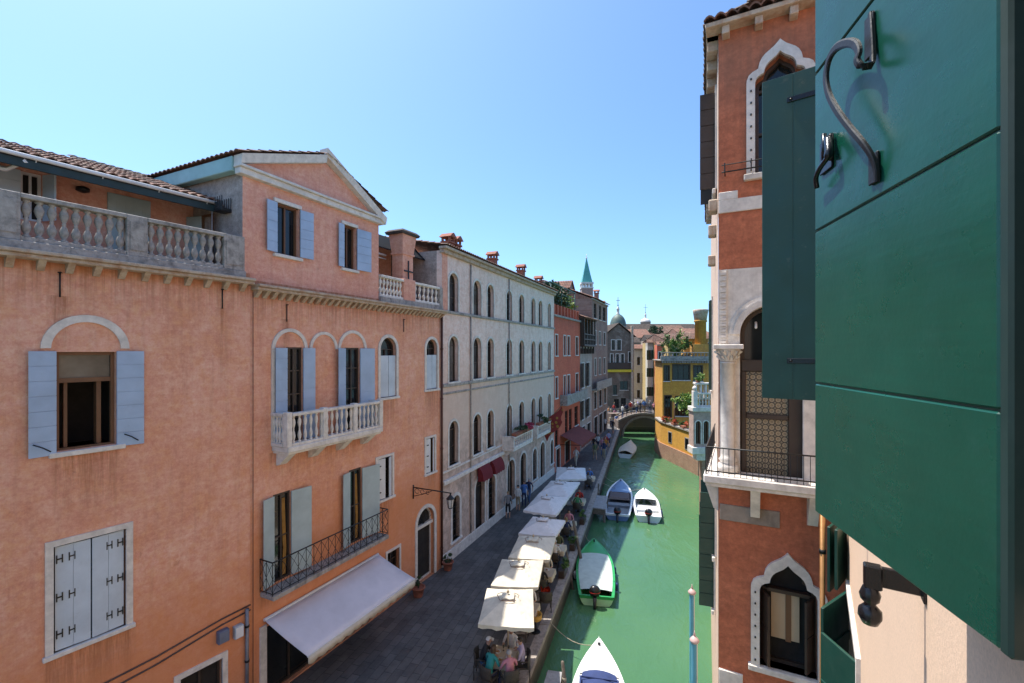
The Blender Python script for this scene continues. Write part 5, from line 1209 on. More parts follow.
# dark timber screen with leaded glass behind the arch
wb = win(FP, pz, mid[0][0] + .01, mid[1][0] - .01, za0 + .02, FP.h(775, 305) - .01, kind='arch', frame='wood_dark', pane='glass', bars=(0, 0), rev=.25, sill=None, name='leaded_window')
m = MB(FP); sA_, sB_ = FP.s(740), FP.s(806); k1 = FP.h(770, 372); k2 = FP.h(770, 418)
m.box(sA_ + .02, sB_ - .02, k1, k1 + .2, -.2, -.1, .01); m.box(sA_ + .02, FP.s(746), za0, k1, -.2, -.09, .01); m.box(FP.s(789), sB_ - .02, za0, k1, -.2, -.09, .01); m.box(FP.s(746), FP.s(789), k2 - .04, k2 + .04, -.2, -.1, .01)
m.build('timber', M['wood_dark'], wb)
lt = NT('leaded_roundels'); v = lt.n('ShaderNodeTexVoronoi'); v.inputs['Scale'].default_value = 10.5; v.inputs['Randomness'].default_value = 0; v.voronoi_dimensions = '2D'; sx_ = lt.n('ShaderNodeSeparateXYZ'); lt.l(lt.tc, sx_.inputs[0]); cx_ = lt.n('ShaderNodeCombineXYZ'); lt.l(lt.math('MULTIPLY', sx_.outputs[0], 1.122), cx_.inputs[0]); lt.l(sx_.outputs[2], cx_.inputs[1]); lt.l(cx_.outputs[0], v.inputs['Vector'])
lt.color(lt.ramp(v.outputs['Distance'], [(.10, (.30, .22, .12)), (.15, (.05, .04, .03)), (.20, (.34, .27, .17)), (.40, (.30, .23, .14)), (.45, (.03, .025, .02)), (.53, (.03, .025, .02)), (.58, (.22, .18, .12))])); lt.rough(.3); lt.bump(v.outputs['Distance'], .4, .02)
m = MB(FP); m.box(FP.s(746), FP.s(789), za0 + .05, k1 - .01, -.19, -.17); m.build('leaded_glass', lt.m, wb)
m = MB(FP); s = FP.s(756); h = FP.h(756, 322); m.tube([FP.w(s, h, -.1), FP.w(s, h - .1, .0)], .02, 6); m.build('lamp', M['metal_white'], wb)
m = MB(FP); s0, s1 = FP.s(802.5), FP.s(824); m.box(s0, s1, za0, FP.h(810, 398), .0, .05, .01)
for k in range(14): h = za0 + .05 + k * .055; m.box(s0 + .3, s0 + .36, h, h + .04, .05, .065)
m.build('pier', M['stone'], pz)
# balcony on brackets with iron rail
BDp = .42; sb0, sb1 = FP.s(703.5, BDp), FP.s(824, BDp)
hb = FP.h(760, 480, BDp); ht = FP.h(760, 451.5, BDp)
m = MB(FP); m.box(sb0, sb1, hb - .14, hb, -.02, BDp + .05, .02); m.box(sb0 + .03, sb1, hb - .2, hb - .14, -.02, BDp, .01); m.box(sb0, -.02, hb - .2, hb, -2.4, -.02, .01); bq = m.build('balcony', M['stone'], pz)
for s in (FP.s(755), FP.s(812)):
    m = MB(FP); Q = FP.w; m.hexa([Q(s - .07, hb - .75, 0), Q(s + .07, hb - .75, 0), Q(s + .07, hb - .72, .1), Q(s - .07, hb - .72, .1), Q(s - .07, hb - .2, 0), Q(s + .07, hb - .2, 0), Q(s + .07, hb - .2, BDp - .04), Q(s - .07, hb - .2, BDp - .04)]); m.build('bracket', M['stone'], bq)
m = MB(FS); Q = FS.w; m.hexa([Q(.05, hb - .75, 0), Q(.2, hb - .75, 0), Q(.2, hb - .7, .08), Q(.05, hb - .7, .08), Q(.05, hb - .2, 0), Q(.2, hb - .2, 0), Q(.2, hb - .2, .24), Q(.05, hb - .2, .24)]); m.build('bracket', M['stone'], bq)
m = MB(FP); m.tube([FP.w(sb0 + .04, ht, -2.3), FP.w(sb0 + .04, ht, BDp), FP.w(sb1, ht, BDp)], .013, 5)
m.tube([FP.w(sb0 + .04, hb + .06, -2.3), FP.w(sb0 + .04, hb + .06, BDp), FP.w(sb1, hb + .06, BDp)], .012, 5)
for k in range(20): s = sb0 + .04 + (sb1 - sb0 - .04) * k / 19; m.tube([FP.w(s, hb, BDp), FP.w(s, ht, BDp)], .006 if k else .013, 4)
for k in range(1, 16): m.tube([FP.w(sb0 + .04, hb, BDp - 2.7 * k / 16), FP.w(sb0 + .04, ht, BDp - 2.7 * k / 16)], .006, 4)
m.build('railing', M['iron'], bq)
# eave with tiles and brackets
hE = FP.h(722, 30)
m = MB(FP); p = FP.w(-.22, PT + .06, .28); m.tiles(p, FP.w(PW, PT + .06, .28) - p, FP.w(-.22, PT + .9, -2.4) - p, tw=.17); p = FP.w(-.22, PT + .06, .28); q = FS.w(13, PT + .06, .25)
m.tiles(FS.w(-.2, PT + .05, .2), FS.w(13, PT + .05, .2) - FS.w(-.2, PT + .05, .2), FS.w(-.2, PT + .8, -2.2) - FS.w(-.2, PT + .05, .2), tw=.17); m.build('roof', M['tile'], pz)
m = MB(FP); m.box(-.2, PW, PT - .02, PT + .06, -.2, .26, .01)
for k in range(6): s = .06 + k * .5; m.box(s, s + .12, PT - .16, PT - .02, 0, .2, .01)
m.fr = FS; m.box(.02, 13, PT - .02, PT + .05, -.2, .2, .01)
for k in range(20): s = .15 + k * .6; m.box(s, s + .14, PT - .2, PT - .02, 0, .18, .01)
m.build('eave', M['stone_warm'], pz)
# canal-side shutters and sills seen edge-on
for (s, wd, y0, y1, mt) in ((1.0, .3, 92, 190, 'wood_dark'), (4.2, .3, 100, 190, 'wood_dark'), (1.4, .3, 492, 555, 'leaf_shut'), (2.6, .34, 515, 608, 'leaf_shut'), (7.5, .3, 505, 560, 'leaf_shut'), (6.5, .11, 300, 390, 'leaf_shut')):
    k = FS.w(s, 0, 0).y / FL; h1, h0 = H + (HY - y0) * k, H + (HY - y1) * k
    a = win(FS, pz, s, s + .9, h0, h1, frame='wood_dark', trim='stone', tw=.1, rev=-.03, bars=(1, 2), sill='stone', shutters=[dict(h='l', ang=95, w=wd, mat=mt, d=.01), dict(h='r', ang=95, w=wd, mat=mt, d=.01)])
for s, y in ((.5, 205), (1.5, 230), (2.6, 260)):
    k = FS.w(s, 0, 0).y / FL; h = H + (HY - y) * k; m = MB(FS); m.box(s, s + .3, h - .1, h + .12, 0, .16, .02); m.build('corbel', M['stone_warm'], pz)

# ------------------------------------------------------------------ own facade with shutters
OW = Frame(.475, 0, vp=815); OW.n = Vector((-OW.u.y, OW.u.x, 0))
M['beige'] = stucco('beige_stucco', (.72, .51, .36))
oh = thing('beige_house', 'pale beige plastered house wall right beside the viewpoint with dark green shutters', 'house', OW.w(3, WATER, -2))
se = OW.s(845.5)
hA = OW.s(1075)        # near shutter hinge
nw = (-1.3, .98); z0w, z1w = H - .58, H + 2.1
wB = (3.3, 4.5); zB0, zB1 = H - .36, H + 2.02
wC = (OW.s(860) , OW.s(849.5)); zC0, zC1 = 4.6, 7.2
hol = [rectp(nw[0], nw[1], z0w, z1w), rectp(wB[0], wB[1], zB0, zB1), rectp(wC[0], wC[1], zC0, zC1)]
m = MB(OW); pierced(m, rectp(-5, se, -1.8, 15.5), hol, 0, .28); shell(m, -5, se, -1.8, 15.5, -6); m.build('wall', M['beige'], oh)
M['green'] = None
def shutter_green():
    t = NT('dark_green_gloss_paint'); n = t.noise(3, 5, .6)
    c = t.ramp(n, [(.3, (.003, .052, .032)), (.7, (.005, .068, .043))])
    gn = t.noise(1.0, 6, .75, t.map((2.5, 2.5, 45)))
    c = t.mix(.16, c, t.ramp(gn, [(.3, .2), (.5, .5), (.7, .85)]), 'OVERLAY')
    c = t.mix(t.math('MULTIPLY', t.ramp(t.noise(5, 8, .8, dist=.4), [(.56, 0), (.7, 1)]), .25), c, (.03, .10, .085))
    c = t.mix(t.math('MULTIPLY', t.ramp(t.noise(26, 6, .8), [(.68, 0), (.72, 1)]), .5), c, (.09, .15, .12))
    t.color(c); t.rough(t.ramp(t.noise(7, 5), [(.3, .24), (.7, .36)])); t.bump(t.math('ADD', t.noise(1.0, 5, .6, t.map((3, 3, 40))), t.noise(60, 3)), .07, .005)
    return t.m
M['green'] = shutter_green()
M['green_leaf'] = paint('green_shutter_paint', (.006, .045, .032), .4, (.25, .22, .16), .2)
a = win(OW, oh, nw[0], nw[1], z0w, z1w, frame='white_paint', sill=None, rev=.22, bars=(1, 1))
# near shutter leaf: five boards on ledges, iron pull and latch, hinge straps
far, near = Vector((1.085, 1.63)), Vector((.935, .875))
FA = Frame(0, 0, u=tuple(near - far)); FA.O = Vector((*far, 0)); FA.n = Vector((-FA.u.y, FA.u.x, 0))
if FA.n.x > 0: FA.n = -FA.n
wA = (near - far).length; kA = 1.63 / FL
zz_ = [H - 161 * kA - 0.0, H - 32 * kA, H + 119 * kA, H + 276 * kA, H + 2.15]
M['shade_green'] = paint('shade_darkened_green', (.004, .024, .019), .75, (.02, .05, .04), .3)  # shutter green darkened to paint the shade on its near edge
m = MB(FA); m.box(wA + .002, wA + .03, zz_[0], zz_[-1], -.06, .002, .006); SHADE_EDGE = m
m = MB(FA)
for z0, z1 in zip(zz_, zz_[1:]): m.box(0, wA, z0 + .003, z1 - .003, -.045, 0, .004)
m.box(.004, wA - .004, zz_[0] + .01, zz_[-1] - .01, -.04, -.007)
la = m.build('shutter', M['green'], a); SHADE_EDGE.build('shaded_edge', M['shade_green'], la)
hk = lambda x, y, d: FA.w(*FA.px(x, y, d), d)
m = MB(FA)
pth = [(871, 13), (872, 30), (873, 62), (868, 66), (861, 66), (857, 60), (859, 52), (855, 44), (846, 43), (836, 48), (829, 60), (826, 78), (829, 95), (838, 112), (850, 128), (862, 142), (871, 155), (876, 168), (877, 182)]
dd = [.006, .008, .012, .03, .05, .055, .052, .05, .05, .05, .05, .05, .05, .048, .042, .034, .022, .012, .006]
P3 = [hk(x, y, d) for (x, y), d in zip(pth, dd)]
# smooth the bar
def smooth(P, n=4):
    out = []
    for i in range(len(P) - 1):
        p0, p1, p2, p3 = P[max(i - 1, 0)], P[i], P[i + 1], P[min(i + 2, len(P) - 1)]
        for k in range(n):
            t = k / n; out.append(.5 * ((2 * p1) + (p2 - p0) * t + (2 * p0 - 5 * p1 + 4 * p2 - p3) * t * t + (3 * p1 - p0 - 3 * p2 + p3) * t ** 3))
    return out + [P[-1]]
strap = smooth(P3); rows = []
for i, p in enumerate(strap):
    tg = (strap[min(i + 1, len(strap) - 1)] - strap[max(i - 1, 0)]).normalized(); sd_w = FA.n.cross(tg).normalized() * (.0075 + .005 * math.sin(math.pi * i / len(strap)) ** 2); k = FA.n * .004
    rows.append([p + sd_w + k, p + sd_w * .6 + k * 1.6, p - sd_w * .6 + k * 1.6, p - sd_w + k, p - sd_w - k, p + sd_w - k, p + sd_w + k])
m.grid(rows, False)
for (x0, x1, y0, y1) in ((867.5, 876, 10, 62), (871.5, 880.5, 150, 186)):
    c0, c1 = FA.px(x0, y1, 0), FA.px(x1, y0, 0); m.box(c0[0], c1[0], c0[1], c1[1], .001, .009, .002)
m.build('iron_pull', M['iron'], la)
M['iron_gloss'] = simple('glossy_black_iron', (.012, .012, .014), .22, .3, .2, 30, .1)
m = MB(FA); c0, c1 = FA.px(822, 176, 0), FA.px(834, 133, 0); m.box(c0[0], c1[0], c0[1], c1[1], .001, .008, .002)
m.tube(smooth([hk(828, 138, .02), hk(829, 150, .03), hk(827, 158, .035), hk(820, 168, .035), hk(816, 178, .03), hk(817, 188, .02)]), [.012] * 8 + [.008] * 13, 8)
m.tube([hk(824, 134, .012), hk(824, 160, .012)], .008, 6); m.tube([hk(831, 134, .012), hk(831, 160, .012)], .008, 6); m.build('latch', M['iron_gloss'], la)
# second shutter farther along, opened square to the wall
wdB = win(OW, oh, wB[0], wB[1], zB0, zB1, frame='white_paint', trim='stone', tw=.12, rev=.22, bars=(1, 1), label='farther window with shutters opened square to the wall')
hB = OW.s(868); ang_dir = Vector((-.80, .60)).normalized()
pB = OW.w(hB, 0, .02)
FBs = Frame(0, 0, u=tuple(ang_dir)); FBs.O = pB.copy(); FBs.n = Vector((-FBs.u.y, FBs.u.x, 0))
if FBs.n.y > 0: FBs.n = -FBs.n
sB = FBs.s(762); zt, zb = FBs.px(764, 82)[1], FBs.px(766, 398)[1]
m = MB(FBs); m.box(.01, sB, zb, zt, -.04, -.003, .004)
for k in range(3): m.box(.01 + k * sB / 3, (k + 1) * sB / 3 - .004, zb, zt, -.004, .0, .0015)
sh = m.build('shutter', M['green_leaf'], wdB)
for y in (97, 361):
    m = MB(FBs); h = FBs.px(800, y)[1]; m.box(.02, FBs.s(787), h - .025, h + .025, .001, .012, .003); m.lathe(FBs.w(FBs.s(791), h - .01, .01), [(.012, 0), (.016, .01), (.012, .02)], 8); m.build('strap_hinge', M['iron_gloss'], sh)
# window one floor down: two green leaves
wdC = win(OW, oh, wC[0], wC[1], zC0, zC1, frame='white_paint', trim='stone', tw=.1, rev=.22, bars=(1, 1), label='lower window with both green shutters swung out')
for x, sgn, xe, ye in ((849.5, 1, 822, 608), (860, -1, 822, 632)):
    hp = OW.w(OW.s(x), 0, .02); zt = 7.2
    dep = (H - zt) * FL / (ye - HY); ef = Vector(((xe - CX) / FL * dep, dep))
    FL_ = Frame(0, 0, u=tuple(ef - hp.xy)); FL_.O = hp.copy(); FL_.n = Vector((-FL_.u.y, FL_.u.x, 0)); w_ = (ef - hp.xy).length
    m = MB(FL_); m.box(.01, w_, zC0 + .05, zt, -.018, .018, .004)
    for k in range(3): m.box(.02, w_ - .02, zC0 + .25 + k * .85, zC0 + .37 + k * .85, .018, .035, .003)
    m.build('shutter', M['green_leaf'], wdC)
FU = OW
for k, (x, xe, ye, y1) in enumerate(((846, 828.5, 527, 592), (847.5, 836, 530, 590))):
    hp = OW.w(OW.s(x), 0, .02); dep = 6.5 - .2 * k; ef = Vector(((xe - CX) / FL * dep, dep)); zt = H + (HY - ye) / FL * dep; zb = H + (HY - y1) / FL * dep
    FL_ = Frame(0, 0, u=tuple(ef - hp.xy)); FL_.O = hp.copy(); FL_.n = Vector((-FL_.u.y, FL_.u.x, 0)); w_ = (ef - hp.xy).length
    m = MB(FL_); m.box(.01, w_, zb, zt, -.018, .018, .004); m.build('stair_window_shutter', M['green_leaf'], oh)
# shutter holder: wall plate, arm and cast iron bust
q = lambda x, y, d: OW.w(*OW.px(x, y, d), d)
hs = thing('shutter_holder', 'black cast iron shutter holder bolted to the beige wall under the big shutter', 'shutter holder', q(880, 600, 0))
sp_ = OW.s(925); Pw = OW.w(sp_, 0); zb = H - (588 - HY) / FL * 1.95; LB = .20
m = MB(OW); m.box(sp_ - .012, sp_ + .012, zb - .045, zb + .045, .002, LB, .004); m.box(sp_ - .05, sp_ + .05, zb - .06, zb + .06, .001, .012, .003); m.build('wall_plate', M['iron_gloss'], hs)
m = MB(OW); m.lathe(OW.w(sp_ - .012, zb, LB - .03), [(.0, -.012), (.016, -.01), (.016, .01), (.0, .012)], 8); m.box(sp_ - .035, sp_ + .02, zb - .055, zb + .05, LB - .055, LB + .012, .006); m.build('arm', M['iron_gloss'], hs)
c = OW.w(sp_ - .01, zb - .155, LB - .012); m = MB(); m.lathe(c, [(.01, -.07), (.03, -.062), (.046, -.03), (.044, .0), (.028, .018), (.02, .028), (.036, .045), (.041, .07), (.03, .1), (.02, .115)], 12); m.build('bust', M['iron_gloss'], hs)
t = thing('drainpipe', 'slim ochre drainpipe between the red palazzo and the beige house', 'pipe', (4.6, 6.8, WATER)); yy = 6.75; xx = (822.5 - CX) / FL * yy; zt = H - (487 - HY) / FL * yy
m = MB(); m.tube([(xx, yy, -1.5), (xx, yy, zt)], .035, 8); m.tube([(xx, yy, zt), (xx + .02, yy, zt + .1), (xx + .3, yy - .1, zt + .12)], .03, 6); m.build('pipe', simple('ochre_pipe', (.38, .19, .07), .4, .5), t)
for h in (1.5, 3.5, 5.5, 7.5): m = MB(); m.tube([(xx, yy, h), (xx, yy, h + .06)], .045, 8); m.build('collar', M['iron'], t)
# ------------------------------------------------------------------ boats
def boat(label, bow, stern, width, mats, style, fb=.42, name='motorboat', transom=.82):
    """bow / stern = (x, y); lofted hull with gunwale, deck, cockpit and outboard"""
    bow = Vector(bow); stern = Vector(stern); ax = (bow - stern); Ln = ax.length; ax.normalize(); pr = Vector((ax.y, -ax.x))
    t = thing(name, label, 'boat', (*((bow + stern) / 2), WATER), None)
    def P(u, v, z): c = stern + ax * (u * Ln) + pr * v; return Vector((c.x, c.y, WATER + z))
    N = 16; us = [i / N for i in range(N + 1)]
    def hw(u):
        if u < .45: return width / 2 * (transom + (1 - transom) * math.sin(u / .45 * math.pi / 2))
        k = (u - .45) / .55; return width / 2 * max(.02, (1 - k ** 2.3))
    def sheer(u): return fb + .34 * u ** 2.2
    m = MB(); rows = []
    for u in us:
        w = hw(u); s = sheer(u)
        rows.append([P(u, v * w, z * s) for v, z in ((-1.0, 1.0), (-.97, .72), (-.86, .25), (-.6, -.25), (0, -.5), (.6, -.25), (.86, .25), (.97, .72), (1.0, 1.0))])
    m.grid(rows); i = [m.pw(p) for p in rows[0]]; m.face(i); m.build('hull', M[mats['hull']], t)
    # gunwale band
    m = MB()
    inw = {'open': .1}.get(style, .1)
    for sg in (-1, 1):
        rr = []
        for u in us: w = hw(u); s = sheer(u); rr.append([P(u, sg * (w + .03), s - .06), P(u, sg * (w + .03), s + .03), P(u, sg * max(0.0, w - inw), s + .03), P(u, sg * max(0, w - inw), s - .1)])
        m.grid(rr, False)
    u0 = us[0]; w = hw(0); m.hexa([P(-.004, -w, fb - .1), P(-.004, w, fb - .1), P(.012, w, fb - .1), P(.012, -w, fb - .1), P(-.004, -w, fb + .03), P(-.004, w, fb + .03), P(.012, w, fb + .03), P(.012, -w, fb + .03)])
    m.build('gunwale', M[mats.get('rail', 'boat_white')], t)
    def decksurf(ua, ub, dz, inset, n=10, camber=.05):
        m = MB(); rr = []
        for k in range(n + 1):
            u = ua + (ub - ua) * k / n; w = max(.005, hw(u) - inset); rr.append([P(u, v * w, sheer(u) + dz + camber * (1 - v * v)) for v in (-1, -.6, -.2, .2, .6, 1)])
        m.grid(rr); return m
    if style == 'cover':          # foredeck, long grey tarpaulin
        decksurf(.68, 1.0, .02, .02).build('foredeck', M[mats['deck']], t)
        o = decksurf(.08, .70, .05, .09, 14, .07).build('tarpaulin', M[mats['cover']], t)
    elif style == 'cockpit':      # foredeck, windscreen, inner floor, benches
        decksurf(.60, 1.0, .02, .04).build('foredeck', M[mats['deck']], t)
        m = MB(); rr = [[P(u, v * (hw(u) - .1), .14) for v in (-1, 0, 1)] for u in [i / 10 * .62 for i in range(11)]]; m.grid(rr, False); m.build('cockpit_floor', M[mats['floor']], t)
        m = MB()
        for sg in (-1, 1):
            m.grid([[P(u, sg * (hw(u) - .1), z) for u in [i / 10 * .62 for i in range(11)]] for z in (.12, fb + .02)], False)
        m.build('cockpit_side', M[mats['floor']], t)
        for ua, ub, hz in mats.get('bench', ((.05, .14, .3), (.3, .38, .3))):
            m = MB(); w = hw(ua) - .12; m.hexa([P(ua, -w, .14), P(ua, w, .14), P(ub, w, .14), P(ub, -w, .14), P(ua, -w, hz), P(ua, w, hz), P(ub, w, hz), P(ub, -w, hz)]); m.build('bench', M[mats.get('seat', 'boat_white')], t)
        if mats.get('screen'):
            m = MB(); w = hw(.6) - .12; m.hexa([P(.42, -w, fb), P(.42, w, fb), P(.62, w, fb + .08), P(.62, -w, fb + .08), P(.44, -w * .9, fb + .12), P(.44, w * .9, fb + .12), P(.62, w * .9, fb + .16), P(.62, -w * .9, fb + .16)]); m.build('dash_cover', M[mats['screen']], t)
    elif style == 'white_cover':
        decksurf(.72, 1.0, .02, .02, 12, .1).build('foredeck', M[mats['deck']], t)
        decksurf(0, .73, .0, .03, 8, .02).build('side_deck', M[mats['deck']], t); m = decksurf(.0, .72, .1, .2, 8, .12); o = m.build('blue_cover', M[mats['cover']], t)
        m = MB(); w = hw(.66) - .22; m.tube([P(.2, -w, fb + .33), P(.66, -w, fb + .36), P(.66, w, fb + .36), P(.2, w, fb + .33)], .035, 6); m.build('cover_hoop', M[mats['cover']], t)
    elif style == 'tarp':
        decksurf(.0, 1.0, .1, -.04, 16, .28).build('tarpaulin', M[mats['cover']], t)
    if style != 'tarp':
        for sg, u in ((1, .25), (1, .55), (-1, .4)):
            p = P(u, sg * (hw(u) + .09), fb * .55); m = MB(); m.lathe(p - Vector((0, 0, .2)), [(.02, 0), (.075, .05), (.08, .2), (.075, .34), (.02, .4)], 8); m.tube([p + Vector((0, 0, .2)), P(u, sg * (hw(u) - .04), sheer(u) + .05)], .012, 4); m.build('fender', M['boat_navy' if sg > 0 else 'boat_pale'], t)
        m = MB(); a_ = P(.93, 0, sheer(.93) + .1); yq = min(max(a_.y + 1.2, -10), 66); e_ = Vector((quay_x(yq) - .1, yq, .03))
        m.tube([a_.lerp(e_, i / 8) - Vector((0, 0, .35 * math.sin(math.pi * i / 8))) for i in range(9)], .014, 5); m.build('mooring_rope', M['rope'], t)
        m = MB(); m.lathe(P(.93, 0, sheer(.93) + .06), [(.05, 0), (.03, .05), (.06, .1), (.05, .12)], 8); m.build('cleat', M['iron'], t)
    if mats.get('motor'):
        m = MB(); c = P(-.02, mats.get('mo', 0), fb + .05)
        m.lathe(c + Vector((0, 0, .02)), [(.08, 0), (.17, .05), (.2, .2), (.19, .34), (.13, .44), (.04, .48)], 12, ang=math.atan2(ax.y, ax.x), sx=1.25, sy=.9); o = m.build('outboard', M['motor'], t)
        m = MB(); q = P(-.045, mats.get('mo', 0), 0); m.tube([q + Vector((0, 0, -.4)), q + Vector((0, 0, fb + .1))], [.05, .09], 6)
        e = P(.07, mats.get('mo', 0) + .1, fb + .2); m.tube([c + Vector((0, 0, .15)), e], .025, 5); m.build('outboard_leg', M['motor'], o)
        m = MB(); m.lathe(c + Vector((0, 0, .2)), [(.205, 0), (.208, .04)], 12, ang=math.atan2(ax.y, ax.x), sx=1.25, sy=.9); m.build('stripe', M['boat_red'], o)
    return t
M['rope'] = simple('mooring_rope', (.33, .29, .22), .9, 0, .2, 30)
M['boat_white'] = simple('white_gelcoat', (.74, .74, .72), .25, 0, .05, 2, .03)
M['boat_green'] = simple('green_boat_paint', (.03, .30, .075), .3, 0, .12, 3, .05)
M['boat_lime'] = simple('pale_green_boat_paint', (.42, .66, .38), .3, 0, .08, 3, .05)
M['boat_blue'] = simple('blue_boat_paint', (.12, .20, .36), .3, 0, .12, 3, .05)
M['boat_navy'] = simple('navy_canvas', (.02, .038, .13), .8, 0, .2, 5, .3)
M['boat_grey'] = simple('grey_tarpaulin', (.44, .50, .46), .75, 0, .12, 3, .3)
M['boat_floor'] = simple('grey_boat_floor', (.20, .21, .23), .6, 0, .15, 5)
M['boat_pale'] = simple('pale_boat_floor', (.5, .5, .48), .5, 0, .1, 5)
M['boat_brown'] = simple('brown_vinyl', (.09, .055, .05), .5, 0, .15, 5)
M['boat_red'] = simple('red_stripe', (.4, .02, .02), .4); M['motor'] = simple('black_motor_shell', (.014, .014, .016), .28, .1, .2, 8, .05)
def zp(px, py, z=WATER + .45): p = at_z(px, py, z); return (p.x, p.y)
boat('green motorboat with grey cover and black outboard engine', zp(594, 540, -.3), zp(596.5, 596), 1.85, dict(hull='boat_lime', rail='boat_green', deck='boat_green', cover='boat_grey', motor=1, mo=-.08), 'cover')
boat('blue and white motorboat with brown dash cover, moored beside the wooden landing', zp(621, 480, -.3), zp(617.5, 514), 1.9, dict(hull='boat_blue', rail='boat_white', deck='boat_blue', floor='boat_floor', seat='boat_floor', screen='boat_brown', motor=1, mo=.0), 'cockpit')
boat('all white round bowed motorboat beside the blue one', zp(644, 489, -.3), zp(648.5, 516), 1.75, dict(hull='boat_white', rail='boat_white', deck='boat_white', floor='boat_pale', motor=1), 'cockpit', transom=.92)
b_ = zp(599, 638, -.2); boat('white motorboat with pointed foredeck and navy blue cockpit cover', b_, (b_[0] - 1.15, b_[1] - 6.1), 1.85, dict(hull='boat_white', rail='boat_white', deck='boat_white', cover='boat_navy'), 'white_cover')
boat('small boat under a white tarpaulin near the bridge', zp(631, 443, -.3), zp(625, 454), 1.75, dict(hull='boat_white', cover='canvas'), 'tarp')

# ------------------------------------------------------------------ mooring poles, landings
def bricola(label, px, py, dark=0):
    z = 2.4 + dark; p = at_z(px, py, z); t = thing('mooring_pole', label, 'mooring pole', (p.x, p.y, WATER), 'striped mooring poles by the palazzo')
    m = MB(); rows = []; n = 16; m.mi = 0
    base = Vector((p.x, p.y, 0)); zs = [-2.2 + (z - .2 + 2.2) * i / 30 for i in range(31)]
    rings = [[m.pw(base + Vector((.085 * math.cos(2 * math.pi * k / n), .085 * math.sin(2 * math.pi * k / n), zz))) for k in range(n)] for zz in zs]  # tall pole, striped lengthwise
    for i in range(30):
        for k in range(n):
            l = (k + 1) % n; m.mi = 1 if k in (13, 14, 5, 6) else 0; m.face((rings[i][k], rings[i][l], rings[i + 1][l], rings[i + 1][k]), True)
    m.build('pole', [M['pole_blue'], M['pole_white']], t)
    m = MB(); m.lathe(base + Vector((0, 0, z - .2)), [(.1, -.04), (.13, 0), (.135, .03), (.09, .09), (.05, .13), (.03, .14)], 12); m.build('cap', M['pole_cap'], t)
    m = MB(); m.lathe(base + Vector((0, 0, z - .06)), [(.025, 0), (.035, .05), (.015, .1), (.008, .16)], 8); m.build('finial', M['pole_cap'], t)
M['pole_blue'] = paint('sky_blue_pole_paint', (.10, .34, .46), .4, (.4, .4, .36), .2); M['pole_white'] = paint('white_pole_paint', (.62, .62, .60), .4, (.4, .36, .3), .2); M['pole_cap'] = paint('pinkish_cap_paint', (.55, .38, .36), .5, (.3, .25, .2), .3)
bricola('striped blue mooring pole with pink cap, nearer of the two', 694.5, 634); bricola('striped blue mooring pole with pink cap, farther one toward the bridge', 692, 587)
M['old_wood'] = simple('grey_weathered_wood', (.14, .115, .09), .9, 0, .3, 8, .4)
def post(label, p0, p1, r=.07):
    t = thing('wooden_post', label, 'post', p0); m = MB(); p0, p1 = Vector(p0), Vector(p1)
    m.tube([p0, p0.lerp(p1, .5), p1, p1 + Vector((0, 0, .03))], [r * 1.1, r, r * .9, r * .5], 9); m.build('shaft', M['old_wood'], t); m = MB(); m.tube([p0.lerp(p1, .72), p0.lerp(p1, .76)], r * 1.15, 9); m.build('rope', simple('mooring_rope', (.3, .26, .2), .9), t)
q = at_z(573.5, 521, 1.4); post('tall leaning timber post between diners and the green boat', (q.x + .55, q.y - .6, -1.6), q, .09)
q = at_z(566.5, 552, .6); post('lower slanted timber post right beside the green boat bow', (q.x + .35, q.y - .6, -1.6), q, .06)
q = at_z(562.5, 662, .3); post('crooked grey post rising by the navy covered boat', (q.x + .2, q.y - .3, -1.6), q, .06)
q = at_z(598.5, 484, .7); post('pale slim post at the corner of the wooden landing', (q.x, q.y, -1.6), q, .06)
def landing(label, a, b, c, d, z):
    pts = [at_z(*k, z) for k in (a, b, c, d)]; cen = sum(pts, Vector()) / 4; t = thing('landing_stage', label, 'landing', (cen.x, cen.y, WATER))
    m = MB()
    for k in range(7):
        u0, u1 = k / 7 + .004, (k + 1) / 7 - .004; A_, B_, C_, D_ = pts[0].lerp(pts[1], u0), pts[0].lerp(pts[1], u1), pts[3].lerp(pts[2], u1), pts[3].lerp(pts[2], u0)
        dn = Vector((0, 0, -.07)); m.hexa([A_ + dn, B_ + dn, C_ + dn, D_ + dn, A_, B_, C_, D_])
    m.build('deck', M['deck_wood'], t); m = MB()
    for p in pts: q = p.lerp(cen, .12); m.tube([(q.x, q.y, -1.9), (q.x, q.y, z - .07)], .09, 7)
    m.build('piles', M['old_wood'], t); m = MB(); A_, B_ = pts[0].lerp(cen, .04), pts[1].lerp(cen, .04); k = Vector((0, 0, -.45)); kk = Vector((0, .08, 0)); e_ = Vector((0, 0, -.075)); m.hexa([A_ + k, B_ + k, B_ + k + kk, A_ + k + kk, A_ + e_, B_ + e_, B_ + e_ + kk, A_ + e_ + kk]); m.build('skirt', M['old_wood'], t)
M['deck_wood'] = simple('grey_deck_boards', (.30, .29, .29), .85, 0, .2, 6, .4)
landing('grey plank landing stage beside the blue boat', (590, 507), (605, 509), (608, 496), (593, 495), -.05)
landing('grey plank landing stage by the navy covered boat', (541, 692), (560, 690), (562, 672), (548, 670), -.3)

